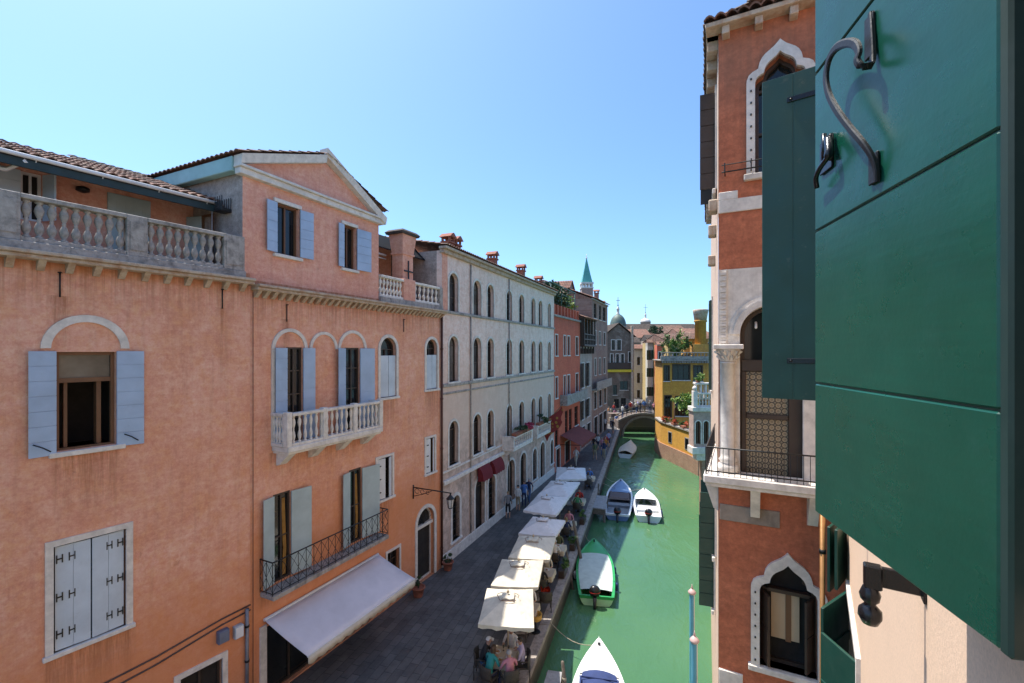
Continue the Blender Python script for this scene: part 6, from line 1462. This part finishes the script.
# ------------------------------------------------------------------ cafe umbrellas
ZU = 2.15
def umbrella(label, corners, mat, zc=ZU, rise=.34):
    A_, B_, C_, D_ = [at_z(x, y, zc) if not isinstance(x, Vector) else x for x, y in corners] if not isinstance(corners[0], Vector) else corners
    c = (A_ + B_ + C_ + D_) / 4; t = thing('cafe_umbrella', label, 'umbrella', (c.x, c.y, 0), 'square cafe umbrellas along the quay')
    N = 12; m = MB(); rows = []
    for i in range(N + 1):
        v = i / N; r_ = []
        for j in range(N + 1):
            u = j / N; p = A_.lerp(B_, u).lerp(D_.lerp(C_, u), v); k = max(abs(2 * u - 1), abs(2 * v - 1)); dg = abs(abs(2 * u - 1) - abs(2 * v - 1))
            r_.append(p + Vector((0, 0, rise * (1 - k) ** .9 - .05 * k * min(1, dg * 1.5) * (1 - dg * .55) + .004 * math.sin(u * 31 + v * 17))))
        rows.append(r_)
    m.grid(rows, False); ed = rows[0] + [r[-1] for r in rows[1:]] + rows[-1][-2::-1] + [r[0] for r in rows[-2:0:-1]] + [rows[0][0]]
    m.grid([ed, [p + (p - c) * .005 - Vector((0, 0, .11 + .025 * math.sin(i * 1.9))) for i, p in enumerate(ed)]], False)
    o = m.build('canopy', M[mat], t); md = o.modifiers.new('t', 'SOLIDIFY'); md.thickness = .006
    # little vent cap on top with its gathered flaps
    m = MB(); top = c + Vector((0, 0, rise - .005)); rr = []; ex = (B_ - A_).normalized(); ey = (D_ - A_).normalized()
    for f, z in ((.01, .05), (.5, .035), (1, .012), (1.03, -.02)):
        rr.append([top + (ex * a + ey * b) * .2 * f + Vector((0, 0, z + (.018 * math.sin(k * 2.3) if f > .6 else 0))) for k, (a, b) in enumerate(((-1, -1), (-.3, -1.02), (.4, -1), (1, -1), (1.03, -.3), (1, .4), (1, 1), (.3, 1.02), (-.4, 1), (-1, 1), (-1.03, .3), (-1, -.4), (-1, -1)))])
    m.grid(rr, False); m.build('vent_cap', M[mat], o)
    m = MB(); m.tube([top + ex * .34 * math.cos(q) * (1 + .1 * math.sin(5 * q)) + ey * .3 * math.sin(q) + Vector((0, 0, -.03 + .012 * math.sin(3 * q))) for q in [i / 20 * 5.6 for i in range(21)]], .011, 4); m.build('tie_cord', M['wood'], o)
    m = MB(); m.tube([(c.x, c.y, .06), (c.x, c.y, zc + rise)], .028, 8); m.lathe((c.x, c.y, zc + rise), [(.03, .08), (.045, .13), (.02, .19)], 8); m.build('pole', M['pole_wood'], t)
    m = MB()
    for p in (A_, B_, C_, D_, (A_ + B_) / 2, (B_ + C_) / 2, (C_ + D_) / 2, (D_ + A_) / 2): m.tube([c + Vector((0, 0, rise - .08)), p + (c - p) * .03 - Vector((0, 0, .05))], .012, 4)
    m.build('ribs', M['pole_wood'], t)
    m = MB(); m.box(c.x - .35, c.x + .35, 0.004, .09, c.y - .35, c.y + .35, .02); m.build('base', M['stone_dirty'], t)
    return c
M['pole_wood'] = paint('varnished_pole', (.42, .33, .22), .5, (.3, .2, .1), .1)
UC = []
UC.append(umbrella('cream umbrella nearest the viewer, over the table of diners', [(478, 624), (534, 628), (533, 589), (487, 588)], 'canvas'))
UC.append(umbrella('cream umbrella second from the near end of the row', [(490.8, 585.5), (538, 587), (543.5, 560), (502, 559)], 'canvas'))
UC.append(umbrella('cream umbrella third from the near end of the row', [(508.3, 557.3), (549.5, 559.5), (555.8, 537.3), (519, 535.5)], 'canvas'))
UC.append(umbrella('fourth umbrella from the near end of the row, grey white in full shade', [(518.5, 533), (555.5, 536), (565.5, 520.5), (533, 516.3)], 'canvas_grey'))
a, b, c_, d = at_z(523.3, 510, ZU), at_z(556, 515, ZU), at_z(580, 482, ZU), at_z(551, 480.5, ZU)
e, f = a.lerp(d, .49), b.lerp(c_, .49)
UC.append(umbrella('shaded grey white umbrella forming the near half of the long joined pair', [a, b, f, e], 'canvas_grey'))
UC.append(umbrella('shaded grey white umbrella forming the far half of the long joined pair', [e + (d - e) * .01, f + (c_ - f) * .01, c_, d], 'canvas_grey'))
UC.append(umbrella('grey white umbrella at the far end of the row', [(555.6, 479.3), (586.5, 478.5), (585.3, 468), (557, 467)], 'canvas_grey'))

# ------------------------------------------------------------------ people
def skin_body(J, rad, edges, name):
    me = bpy.data.meshes.new(name); keys = list(J)
    me.from_pydata([J[k] for k in keys], [(keys.index(a), keys.index(b)) for a, b in edges], [])
    o = bpy.data.objects.new(name, me); COL.objects.link(o); md = o.modifiers.new('s', 'SKIN'); sv = me.skin_vertices[0].data
    for i, k in enumerate(keys):
        r = rad[k]; sv[i].radius = r if isinstance(r, tuple) else (r, r); sv[i].use_root = (k == 'pelvis')
    md.use_smooth_shade = True; s2 = o.modifiers.new('d', 'SUBSURF'); s2.levels = 1; s2.render_levels = 1
    bpy.context.view_layer.update(); dg = bpy.context.evaluated_depsgraph_get(); e = o.evaluated_get(dg)
    out = bpy.data.meshes.new_from_object(e, depsgraph=dg); bpy.data.objects.remove(o); return out, J
def segd(p, a, b):
    ab = b - a; t = max(0, min(1, (p - a).dot(ab) / max(1e-9, ab.length_squared))); return (p - a - ab * t).length
def pose(kind, near=False):
    """joints of a 1.72 m figure facing +Y; feet (or seat) on z=0"""
    V = lambda *a: Vector(a)
    if kind in ('stand', 'walk'):
        st = .0 if kind == 'stand' else .24
        J = dict(pelvis=V(0, 0, .93), waist=V(0, .0, 1.08), chest=V(0, .01, 1.30), neckb=V(0, .0, 1.45), neck=V(0, .02, 1.51), head=V(0, .035, 1.60), crown=V(0, .03, 1.68),
            hl=V(-.09, 0, .88), kl=V(-.1, .05 + st * .7, .49), al=V(-.1, -.02 + st, .08), tl=V(-.11, .14 + st, .03), hr=V(.09, 0, .88), kr=V(.1, .03 - st * .2, .49), ar=V(.1, -.02 - st, .10 if st else .08), tr=V(.11, .13 - st, .03),
            sl=V(-.18, 0, 1.42), el=V(-.23, -.03 - st * .5, 1.15), wl=V(-.24, .05 - st * .4, .92), ml=V(-.235, .08 - st * .4, .82), sr=V(.18, 0, 1.42), er=V(.23, -.02 + st * .3, 1.15), wr=V(.23, .10 + st * .5, .95), mr=V(.225, .15 + st * .55, .87))
    else:
        ln = .10 if kind == 'lean' else .02; rz = .72 if kind != 'rest' else .66
        J = dict(pelvis=V(0, 0, .52), waist=V(0, .02, .66), chest=V(0, .03 + ln, .88), neckb=V(0, .04 + ln * 1.5, 1.03), neck=V(0, .06 + ln * 1.7, 1.09), head=V(0, .09 + ln * 1.9, 1.18), crown=V(0, .085 + ln * 1.9, 1.26),
            hl=V(-.1, .06, .51), kl=V(-.13, .44, .52), al=V(-.13, .42, .09), tl=V(-.14, .57, .03), hr=V(.1, .06, .51), kr=V(.13, .45, .52), ar=V(.14, .38, .09), tr=V(.15, .53, .03),
            sl=V(-.18, .04 + ln * 1.4, 1.0), el=V(-.26, .14 + ln, .76), wl=V(-.16, .37 + ln, rz + .06), ml=V(-.13, .46 + ln, rz + .05), sr=V(.18, .04 + ln * 1.4, 1.0), er=V(.26, .13 + ln, .76), wr=V(.18, .36 + ln, rz + .06), mr=V(.16, .45 + ln, rz + .05))
    r = dict(pelvis=(.15, .115), waist=(.135, .1), chest=(.155, .11), neckb=.07, neck=.052, head=(.078, .092), crown=.065, hl=.085, kl=.06, al=.042, tl=.035, hr=.085, kr=.06, ar=.042, tr=.035, sl=.058, el=.042, wl=.031, ml=.026, sr=.058, er=.042, wr=.031, mr=.026)
    E = [('pelvis', 'waist'), ('waist', 'chest'), ('chest', 'neckb'), ('neckb', 'neck'), ('neck', 'head'), ('head', 'crown')]
    for s in 'lr': E += [('pelvis', 'h' + s), ('h' + s, 'k' + s), ('k' + s, 'a' + s), ('a' + s, 't' + s), ('neckb', 's' + s), ('s' + s, 'e' + s), ('e' + s, 'w' + s), ('w' + s, 'm' + s)]
    if near:   # five fingers on each hand
        for s, sg in (('l', 1), ('r', -1)):
            w_, h_ = J['w' + s], J['m' + s]; d = (h_ - w_).normalized(); side = Vector((sg, .15, 0)).normalized()
            for f, (o, ln_) in enumerate(((-.030, .055), (-.011, .068), (.010, .07), (.029, .06))):
                a = h_ + side * o * .8; k1 = f'f{s}{f}a'; k2 = f'f{s}{f}b'
                J[k1] = a + d * .04 - Vector((0, 0, .004)); J[k2] = a + side * o * .25 + d * (.04 + ln_ * .7) - Vector((0, 0, .03)); r[k1] = .009; r[k2] = .007; E += [('m' + s, k1), (k1, k2)]
            J[f'f{s}4a'] = h_ + side * .05 - d * .01; J[f'f{s}4b'] = h_ + side * .055 + d * .035 - Vector((0, 0, .012)); r[f'f{s}4a'] = .011; r[f'f{s}4b'] = .008; E += [('m' + s, f'f{s}4a'), (f'f{s}4a', f'f{s}4b')]
    return J, r, E
def make_person_mesh(kind, shorts=False, long_sleeve=False, near=False):
    J, r, E = pose(kind, near); me, _ = skin_body(J, r, E, 'person_body')
    # materials: 0 shirt 1 trousers 2 skin 3 shoes
    for m_ in range(4): me.materials.append(M['skin'])
    SEG = [('pelvis', 'waist', 1), ('waist', 'chest', 0), ('chest', 'neckb', 0), ('neckb', 'neck', 2), ('neck', 'head', 2), ('head', 'crown', 2)]
    for s in 'lr':
        SEG += [('h' + s, 'k' + s, 1), ('k' + s, 'a' + s, 2 if shorts else 1), ('a' + s, 't' + s, 3), ('neckb', 's' + s, 0), ('s' + s, 'e' + s, 0), ('e' + s, 'w' + s, 0 if long_sleeve else 2), ('w' + s, 'm' + s, 2)]
    rr = {k: (v[0] if isinstance(v, tuple) else v) for k, v in r.items()}
    for p in me.polygons:
        c = Vector(p.center); best = min(SEG, key=lambda q: segd(c, J[q[0]], J[q[1]]) / (.5 * (rr[q[0]] + rr[q[1]])))
        p.material_index = best[2]; p.use_smooth = True
        if best[0] == 'pelvis' and c.z > J['pelvis'].z + .06: p.material_index = 0
    return me, J
M['skin'] = simple('skin', (.42, .24, .17), .55, 0, .08, 12, .03); M['skin_dark'] = simple('tanned_skin', (.25, .13, .085), .55, 0, .08, 12, .03)
M['shoe'] = simple('dark_shoe', (.04, .035, .03), .6)
HAIR = [simple('dark_hair', (.02, .015, .012), .5, 0, .3, 30), simple('brown_hair', (.07, .04, .022), .5, 0, .3, 30), simple('grey_hair', (.35, .34, .33), .6, 0, .2, 30), simple('fair_hair', (.28, .18, .08), .5, 0, .25, 30), simple('bald_skin', (.42, .24, .17), .5)]
CL = {k: simple(k + '_cloth', c, .85, 0, .15, 9, .2) for k, c in dict(white=(.66, .65, .63), black=(.02, .02, .024), navy=(.02, .03, .08), teal=(.03, .26, .25), pink=(.52, .22, .27), red=(.42, .03, .02), blue=(.06, .16, .42), denim=(.06, .11, .22), khaki=(.30, .24, .15), grey=(.2, .2, .21), olive=(.1, .11, .05), orange=(.55, .2, .03), lilac=(.42, .38, .55), cream=(.55, .5, .4), green=(.05, .2, .08)).items()}
PM = {}
def person(label, loc, rotz, kind, shirt, pants, hair=0, shorts=False, longs=False, scale=1.0, near=False, group=None, skin='skin', cap=None, longhair=False):
    key = (kind, shorts, longs, near)
    if key not in PM: PM[key] = make_person_mesh(*key)
    me, J = PM[key]
    o = bpy.data.objects.new('person', me); COL.objects.link(o)
    for i, mt in enumerate((CL[shirt], CL[pants], M[skin], M['shoe'])):
        o.material_slots[i].link = 'OBJECT'; o.material_slots[i].material = mt
    o.location = loc; o.rotation_euler = (0, 0, rotz); o.scale = (scale,) * 3; tag(o, label, 'person', group)
    hk_ = ('hair', kind, longhair)
    if hk_ not in PM:
        h = J['head']; m = MB(); rows = []
        for i in range(7):
            th = i / 6 * (1.75 if longhair else 1.45); rows.append([h + Vector((math.sin(th) * .092 * math.cos(q), -.012 + math.sin(th) * .108 * math.sin(q), .035 + .105 * math.cos(th) - (.03 if math.sin(q) > .5 and th > 1.2 else 0) * 0)) if not (math.sin(q) > .3 and th > 1.0) else h + Vector((math.sin(1.0) * .092 * math.cos(q), -.012 + math.sin(1.0) * .108 * math.sin(q), .035 + .105 * math.cos(1.0))) for q in [k / 16 * 2 * math.pi for k in range(17)]])
        if longhair: rows.append([p + Vector((0, -.01, -.13)) if p.y < h.y + .02 else p for p in rows[-1]])
        m.grid(rows); PM[hk_] = m.build('hair', HAIR[0], None, loc=(0, 0, 0)); proto = PM[hk_]; COL.objects.unlink(proto)
    hx = bpy.data.objects.new('hair', PM[hk_].data); COL.objects.link(hx); hx.parent = o; hx.material_slots[0].link = 'OBJECT'; hx.material_slots[0].material = CL[cap] if cap else HAIR[hair]
    if near:
        fk = ('face', kind)
        if fk not in PM:
            h = J['head']; m = MB(); m.lathe(h + Vector((0, .093, -.012)), [(.004, .035), (.012, .005), (.016, -.008), (.004, -.014)][::-1], 6); PM[fk, 'nose'] = m.build('nose', M['skin'], None, loc=(0, 0, 0)); COL.objects.unlink(PM[fk, 'nose'])
            m = MB()
            for x in (-.032, .032): m.lathe(h + Vector((x, .078, .012)), [(.003, -.008), (.012, 0), (.003, .008)], 8)
            m.tube([h + Vector((-.024, .082, -.045)), h + Vector((0, .09, -.047)), h + Vector((.024, .082, -.045))], .005, 5); PM[fk, 'features'] = m.build('eyes_and_mouth', simple('eyes_and_lips', (.08, .03, .025), .4), None, loc=(0, 0, 0)); COL.objects.unlink(PM[fk, 'features'])
            m = MB()
            for x in (-.085, .085): m.lathe(h + Vector((x, .0, -.025)), [(.008, 0), (.02, .025), (.018, .045), (.006, .055)], 8, sx=.5)
            PM[fk, 'ears'] = m.build('ears', M['skin'], None, loc=(0, 0, 0)); COL.objects.unlink(PM[fk, 'ears']); PM[fk] = 1
        for k in ('nose', 'features', 'ears'):
            c = bpy.data.objects.new(PM[fk, k].name.split('.')[0], PM[fk, k].data); COL.objects.link(c); c.parent = o
        if cap:
            m = MB(); h = J['head']; m.grid([[h + Vector((x * (1 - .15 * f), .075 + .07 * f, .075 - .015 * f - abs(x) * .1)) for x in (-.08, -.04, 0, .04, .08)] for f in (0, .5, 1)]); br = m.build('cap_brim', CL[cap], None, loc=(0, 0, 0)); br.parent = o
    return o

# ------------------------------------------------------------------ cafe furniture
M['wicker'] = simple('dark_wicker', (.05, .042, .035), .7, 0, .4, 40, .6); M['cloth'] = simple('beige_tablecloth', (.52, .44, .33), .9, 0, .08, 6); M['table_wood'] = paint('table_wood', (.22, .13, .07), .5)
def make_chair(label, loc, rotz):
    t = thing('wicker_chair', label, 'chair', (0, 0, 0), 'dark wicker cafe chairs along the quay')
    m = MB(); m.box(-.23, .23, .40, .46, -.22, .24, .02); m.build('seat', M['wicker'], t)
    m = MB(); m.grid([[Vector((x, -.22 - .05 * (z - .46) + .10 * (x / .25) ** 2, z - .03 * (x / .25) ** 2 * (1 if z > .8 else 0))) for x in [-.25 + .05 * i for i in range(11)]] for z in (.44, .58, .72, .86)]); o = m.build('backrest', M['wicker'], t); md = o.modifiers.new('t', 'SOLIDIFY'); md.thickness = .03
    for sx in (-1, 1):
        m = MB(); m.tube([(sx * .25, -.14, .68), (sx * .27, .1, .68), (sx * .25, .2, .66), (sx * .23, .2, .44)], .02, 6); m.build('armrest', M['wicker'], t)
        for sy in (-.19, .2): m = MB(); m.tube([(sx * .21, sy, .0), (sx * .21, sy, .41)], .018, 6); m.build('leg', M['wicker'], t)
    t.location = loc; t.rotation_euler = (0, 0, rotz); return t
CH = []
def chair(label, loc, rotz):
    if not CH: CH.append(make_chair(label, loc, rotz)); return CH[0]
    return dup(CH[0], loc, rotz, label)
TB = []
def table(label, loc, rotz):
    if not TB:
        t = thing('cafe_table', label, 'table', (0, 0, 0), 'cafe tables under the umbrellas'); m = MB(); m.box(-.38, .38, .70, .735, -.38, .38, .008); m.build('tabletop', M['table_wood'], t)
        m = MB(); m.box(-.4, .4, .737, .745, -.4, .4); rows = []
        ed = [(x / 5 * .405, -.405) for x in range(-5, 6)] + [(.405, y / 5 * .405) for y in range(-4, 6)] + [(-x / 5 * .405, .405) for x in range(-4, 6)] + [(-.405, -y / 5 * .405) for y in range(-4, 6)]
        m.grid([[Vector((x, y, .744)) for x, y in ed], [Vector((x * 1.04 + .01 * math.sin(i * 1.7), y * 1.04 + .01 * math.cos(i * 2.1), .52)) for i, (x, y) in enumerate(ed)]]); m.build('tablecloth', M['cloth'], t)
        m = MB(); m.tube([(0, 0, .03), (0, 0, .70)], .035, 8); m.lathe((0, 0, 0), [(.22, 0), (.22, .02), (.05, .05)], 12); m.build('pedestal', M['iron'], t); TB.append(t); t.location = loc; t.rotation_euler = (0, 0, rotz); return t
    return dup(TB[0], loc, rotz, label)
M['china'] = simple('white_china', (.7, .7, .68), .2, 0, .03); M['food'] = simple('food', (.35, .2, .06), .7, 0, .5, 30); M['wine'] = glass('wine_glass', (.1, .09, .07), .05)
def plate(label, loc, col='food'):
    t = thing('dinner_plate', label, 'plate', loc); m = MB(); m.lathe(loc, [(.07, 0), (.12, .012), (.125, .016), (.08, .008)], 16); m.build('plate', M['china'], t)
    m = MB(); r2 = random.Random(len(label)); m.leaves(Vector(loc) + Vector((0, 0, .025)), (.06, .06, .015), 30, .02, r2); m.lathe(Vector(loc) + Vector((0, 0, .009)), [(.06, 0), (.05, .015), (.01, .022)], 10); m.build('food', M[col], t)
def glassware(label, loc):
    t = thing('wine_glass', label, 'glass', loc); m = MB(); m.lathe(loc, [(.03, 0), (.03, .004), (.005, .01), (.005, .08), (.03, .11), (.034, .15), (.026, .18)], 10); m.build('bowl', M['wine'], t)
QA = math.atan2(14.39 - 3, .433 + 3.17)    # direction of the quay edge
qd = Vector((math.cos(QA), math.sin(QA), 0)); qn = Vector((math.sin(QA), -math.cos(QA), 0))
def Q(y, back, z=0.0):   # a point 'back' metres behind the quay edge, around depth y
    return Vector((quay_x(y), y, 0)) - qn * back + Vector((0, 0, z))
rq = QA - math.pi / 2
# near table with four diners, seen from behind and above
T1 = at_z(503, 655, .74); T1.z = 0
table('table under the nearest umbrella, laid with plates and glasses', T1, rq); T1b = T1 + qd * -.0 + qn * .52
for nm, o in (('plate of food on the near table, left side', (-.22, .1)), ('plate of food on the near table, quay side', (.22, -.05)), ('plate of food on the near table, near edge', (0, -.26))):
    plate(nm, T1 + qn * o[0] * 1 + qd * o[1] + Vector((0, 0, .746)))
for nm, o in (('wine glass on the near table beside the left plate', (-.05, .2)), ('wine glass on the near table beside the quay side plate', (.12, .22))): glassware(nm, T1 + qn * o[0] + qd * o[1] + Vector((0, 0, .746)))
def sit(label, tab, ang, dist, kind, shirt, pants, **k):
    """seat a person on a chair at the table, facing its centre"""
    d = Vector((math.cos(ang), math.sin(ang), 0)); p = tab + d * dist; rz = ang + math.pi / 2
    chair('dark wicker chair taken by the ' + k.pop('who'), p + d * .0, rz)
    return person(label, p + Vector((0, 0, -.015)), rz, kind, shirt, pants, **k)
sit('person in black shirt and white cap sitting at the left of the near table', T1, QA + math.pi * .56, .72, 'lean', 'black', 'denim', hair=0, near=True, cap='white', who='diner in black shirt and white cap')
sit('person in white shirt sitting at the far side of the near table', T1, QA - .12, .74, 'rest', 'white', 'khaki', hair=1, near=True, who='white shirted diner at the far side')
sit('person in teal top sitting with their back to the viewer at the near table', T1, QA + math.pi * .88, .72, 'lean', 'teal', 'navy', hair=1, near=True, longhair=True, who='diner in the teal top')
sit('person in pink shirt sitting with their back to the viewer, by the quay edge', T1, QA - math.pi * .80, .74, 'sit', 'pink', 'khaki', hair=2, near=True, who='diner in the pink shirt')
sit('person in dark lilac top sitting at the quay side of the near table', T1, QA - math.pi * .40, .66, 'rest', 'lilac', 'black', hair=0, near=True, who='diner in the lilac top')
# other tables along the edge
dn = [(17.1, 'red', 'white', 'second'), (19.9, 'black', 'cream', 'third'), (22.4, 'white', 'olive', 'fourth'), (25.6, 'navy', 'pink', 'fifth'), (29.6, 'green', 'red', 'sixth'), (35.0, 'grey', 'blue', 'seventh')]
ordn = ''
for i, (y, c1, c2, w_) in enumerate(dn):
    tb = Q(y, .75); table(f'{w_} cafe table from the near end, by the kerb', tb, rq)
    plate(f'plate on the {w_} cafe table from the near end', tb + qd * .15 + qn * .05 + Vector((0, 0, .746)))
    sit(f'person in {c1} top sitting at the {w_} cafe table, facing the bridge', tb, QA + math.pi, .72, 'sit' if i % 2 else 'lean', c1, 'denim', hair=i % 4, who=f'{c1} topped diner at the {w_} table', longhair=bool(i % 2))
    sit(f'person in {c2} top sitting at the {w_} cafe table, facing the viewer', tb, QA + .1, .72, 'rest', c2, 'black', hair=(i + 1) % 4, who=f'{c2} topped diner at the {w_} table')
    tb2 = Q(y + .2, 1.95); table(f'inner cafe table beside the {w_} one, deep under its umbrella', tb2, rq)
    chair(f'empty wicker chair at the inner cafe table beside the {w_} one', tb2 - qd * .6, rq)
# coats and flower tub at the quay edge
t = thing('red_jacket', 'bright red jacket draped over a chair back between the second and third tables', 'jacket', Q(18.3, .3, .9)); m = MB(); c = Q(18.3, .32, 0)
m.grid([[c + qn * x * .4 + qd * (.05 * math.sin(x * 7) + (.09 if z < 1 else -.09) * k) + Vector((0, 0, .95 - .42 * abs(k) + .02 * math.sin(x * 9))) for x in [-.5 + i / 10 for i in range(11)]] for k, z in ((-1, .6), (-.5, .8), (0, 1), (.5, 1.2), (1, 1.3))]); m.build('cloth', M['red_cloth'] if False else simple('scarlet_cloth', (.62, .045, .015), .85, 0, .2, 8), t)
chair('wicker chair with the red jacket over its back', c, rq + .3)
t = thing('bread_basket', 'round yellow basket standing on the kerb side of the second table', 'basket', Q(16.9, .35, 0)); c = Q(16.9, .35, 0); m = MB(); m.lathe(c, [(.16, .45), (.22, .5), (.24, .68), (.2, .68), (.18, .55)], 14); m.build('basket', simple('yellow_wicker', (.5, .28, .05), .8, 0, .3, 40, .5), t); m = MB(); m.tube([c, c + Vector((0, 0, .46))], .03, 6); m.lathe(c, [(.18, 0), (.16, .03)], 10); m.build('stand', M['iron'], t)
# railing of flower troughs between tables and the edge
for i, y in enumerate((21.3, 24.2, 27.8)):
    p = Q(y, .22); t = thing('planter_trough', ('leafy planter trough on the kerb near the third table', 'leafy planter trough on the kerb near the leaning timber post', 'leafy planter trough on the kerb near the wooden landing')[i], 'planter', p)
    m = MB(); f = Frame(0, 0, u=(qd.x, qd.y)); f.O = Vector((p.x, p.y, 0)); f.n = Vector((qn.x, qn.y, 0)); m.fr = f; m.box(-.45, .45, .02, .35, -.14, .14, .015); m.build('trough', M['wood_dark'], t); m = MB(); m.leaves(p + Vector((0, 0, .52)), (.28, .45, .24), 260, .06); m.build('foliage', M['leaf'], t)
# pedestrians on the pavement
ped = [((518, 511), 'white', 'khaki', 'stand', 'in white shirt standing by the palazzo doors next to someone in blue'), ((524, 507), 'blue', 'navy', 'stand', 'in bright blue shirt standing by the palazzo doors'), ((529, 503), 'navy', 'denim', 'walk', 'in navy top walking past the palazzo doors'), ((508, 519), 'grey', 'black', 'stand', 'in grey shirt beside the palazzo wall'),
    ((576, 466), 'white', 'cream', 'walk', 'all in white walking beyond the farthest umbrella'), ((556, 468), 'black', 'black', 'stand', 'in black standing left of the farthest umbrella'), ((552, 472), 'grey', 'denim', 'walk', 'in grey walking left of the farthest umbrella'),
    ((561, 459), 'navy', 'black', 'stand', 'in navy at the shop under the maroon awning'), ((594, 453), 'black', 'denim', 'walk', 'in black leading the group on the quay'), ((598, 450), 'white', 'navy', 'walk', 'in white top within the group on the quay'), ((602, 455), 'pink', 'denim', 'walk', 'in pink top within the group on the quay'),
    ((606, 451), 'red', 'black', 'walk', 'in red top at the canal side of the group on the quay'), ((609, 447), 'lilac', 'navy', 'walk', 'in lilac top at the back of the group on the quay'), ((604, 459), 'navy', 'khaki', 'walk', 'in navy top nearest the kerb in the group on the quay'), ((610, 455), 'orange', 'denim', 'walk', 'in orange top on the quay kerb'), ((595, 460), 'olive', 'khaki', 'walk', 'in olive top behind the group on the quay'),
    ((605, 431), 'white', 'black', 'walk', 'in white beside the brick house shops'), ((611, 428), 'cream', 'navy', 'walk', 'in cream top beside the brick house shops'), ((613, 434), 'black', 'grey', 'walk', 'in black on the quay close to the bridge'), ((617, 427), 'blue', 'white', 'walk', 'in blue top on the quay close to the bridge'), ((609, 421), 'grey', 'navy', 'stand', 'in grey at the far quay shop windows'), ((615, 420), 'pink', 'white', 'walk', 'in pink top at the foot of the bridge'), ((619, 422), 'white', 'denim', 'walk', 'in white shirt at the foot of the bridge')]
for k, ((x, y), c1, c2, kd, lb) in enumerate(ped):
    p = at_z(x, y, 0); p.x = min(p.x, quay_x(p.y) - .5); person('person ' + lb, p, rnd.uniform(-.6, .6) + (math.pi if k % 3 else 0) - .35, kd, c1, c2, hair=k % 4, shorts=k % 3 == 0, scale=rnd.uniform(.95, 1.04), group='pedestrians on the quay', longhair=k % 4 == 1)
# people on the bridge
bc = ['white', 'navy', 'red', 'cream', 'black', 'blue', 'grey', 'pink', 'olive', 'white', 'lilac', 'black']
desc = ['leaning at the left end of the bridge', 'second from the left end of the bridge', 'left of the bridge crown', 'just left of the bridge crown beside someone in red', 'on the bridge crown', 'just right of the bridge crown', 'right of the bridge crown', 'walking down the right side of the bridge', 'last at the right end of the bridge', 'on the far parapet, left of the crown', 'on the far parapet, at the crown', 'on the far parapet, right of the crown']
for k in range(12):
    x = 15.0 + k * .62 if k < 9 else 16.6 + (k - 9) * .85; y = 61.75 + .25 * (k % 3) if k < 9 else 63.2
    person(f'person in {bc[k]} top ' + desc[k], (x, y, deck(x) - .015), rnd.uniform(-1.5, 1.5), 'walk' if k % 2 else 'stand', bc[k], ['denim', 'black', 'khaki'][k % 3], hair=k % 4, group='people crossing the bridge', scale=rnd.uniform(.95, 1.05))
# crowd in the shade beyond the bridge
for k in range(22):
    x = rnd.uniform(10.5, 17.5); y = rnd.uniform(68, 80); c1 = rnd.choice(list(CL)); person(f'person standing in the shaded crowd beyond the bridge', (x, y, -.004), rnd.uniform(0, 6), rnd.choice(['walk', 'stand']), c1, rnd.choice(['black', 'denim', 'khaki']), hair=k % 4, group='crowd in the shade beyond the bridge')

# ------------------------------------------------------------------ camera, sun, sky
cam = bpy.data.cameras.new('camera'); co = bpy.data.objects.new('camera', cam); COL.objects.link(co)
co.location = (0, 0, H); co.rotation_euler = (R(90), 0, 0); cam.sensor_width = 36; cam.lens = 36 * FL / 1024; cam.shift_y = (HY - 341.5) / 1024; cam.clip_start = .05; cam.clip_end = 6000
SC.camera = co
sunv = Vector((-.83, .55)).normalized(); EL = R(67)
sd_ = Vector((sunv.x * math.cos(EL), sunv.y * math.cos(EL), math.sin(EL)))
sl = bpy.data.lights.new('sun', 'SUN'); sl.energy = 3.6; sl.angle = R(.5); sl.color = (1, .94, .85); so = bpy.data.objects.new('sun', sl); COL.objects.link(so)
so.rotation_euler = sd_.to_track_quat('Z', 'Y').to_euler()
w = bpy.data.worlds.new('World'); SC.world = w; w.use_nodes = True; nt = w.node_tree; nt.nodes.clear()
ou = nt.nodes.new('ShaderNodeOutputWorld'); bg = nt.nodes.new('ShaderNodeBackground'); sk = nt.nodes.new('ShaderNodeTexSky')
sk.sky_type = 'NISHITA'; sk.sun_disc = False; sk.sun_elevation = EL; sk.sun_rotation = math.atan2(sunv.x, sunv.y)
sk.air_density = .72; sk.dust_density = 1.5; sk.ozone_density = 6.5; sk.altitude = 0
bg.inputs[1].default_value = .15; tint = nt.nodes.new('ShaderNodeMix'); tint.data_type = 'RGBA'; tint.blend_type = 'MULTIPLY'; tint.inputs[0].default_value = 1; tint.inputs[7].default_value = (.82, .975, 1.0, 1)
nt.links.new(sk.outputs[0], tint.inputs[6]); nt.links.new(tint.outputs[2], bg.inputs[0]); nt.links.new(bg.outputs[0], ou.inputs[0])
SC.view_settings.view_transform = 'Standard'; SC.view_settings.look = 'None'; SC.view_settings.exposure = 1.08; SC.view_settings.gamma = 1
SC.cycles.max_bounces = 8; SC.cycles.diffuse_bounces = 5; SC.cycles.glossy_bounces = 4; SC.cycles.use_denoising = True
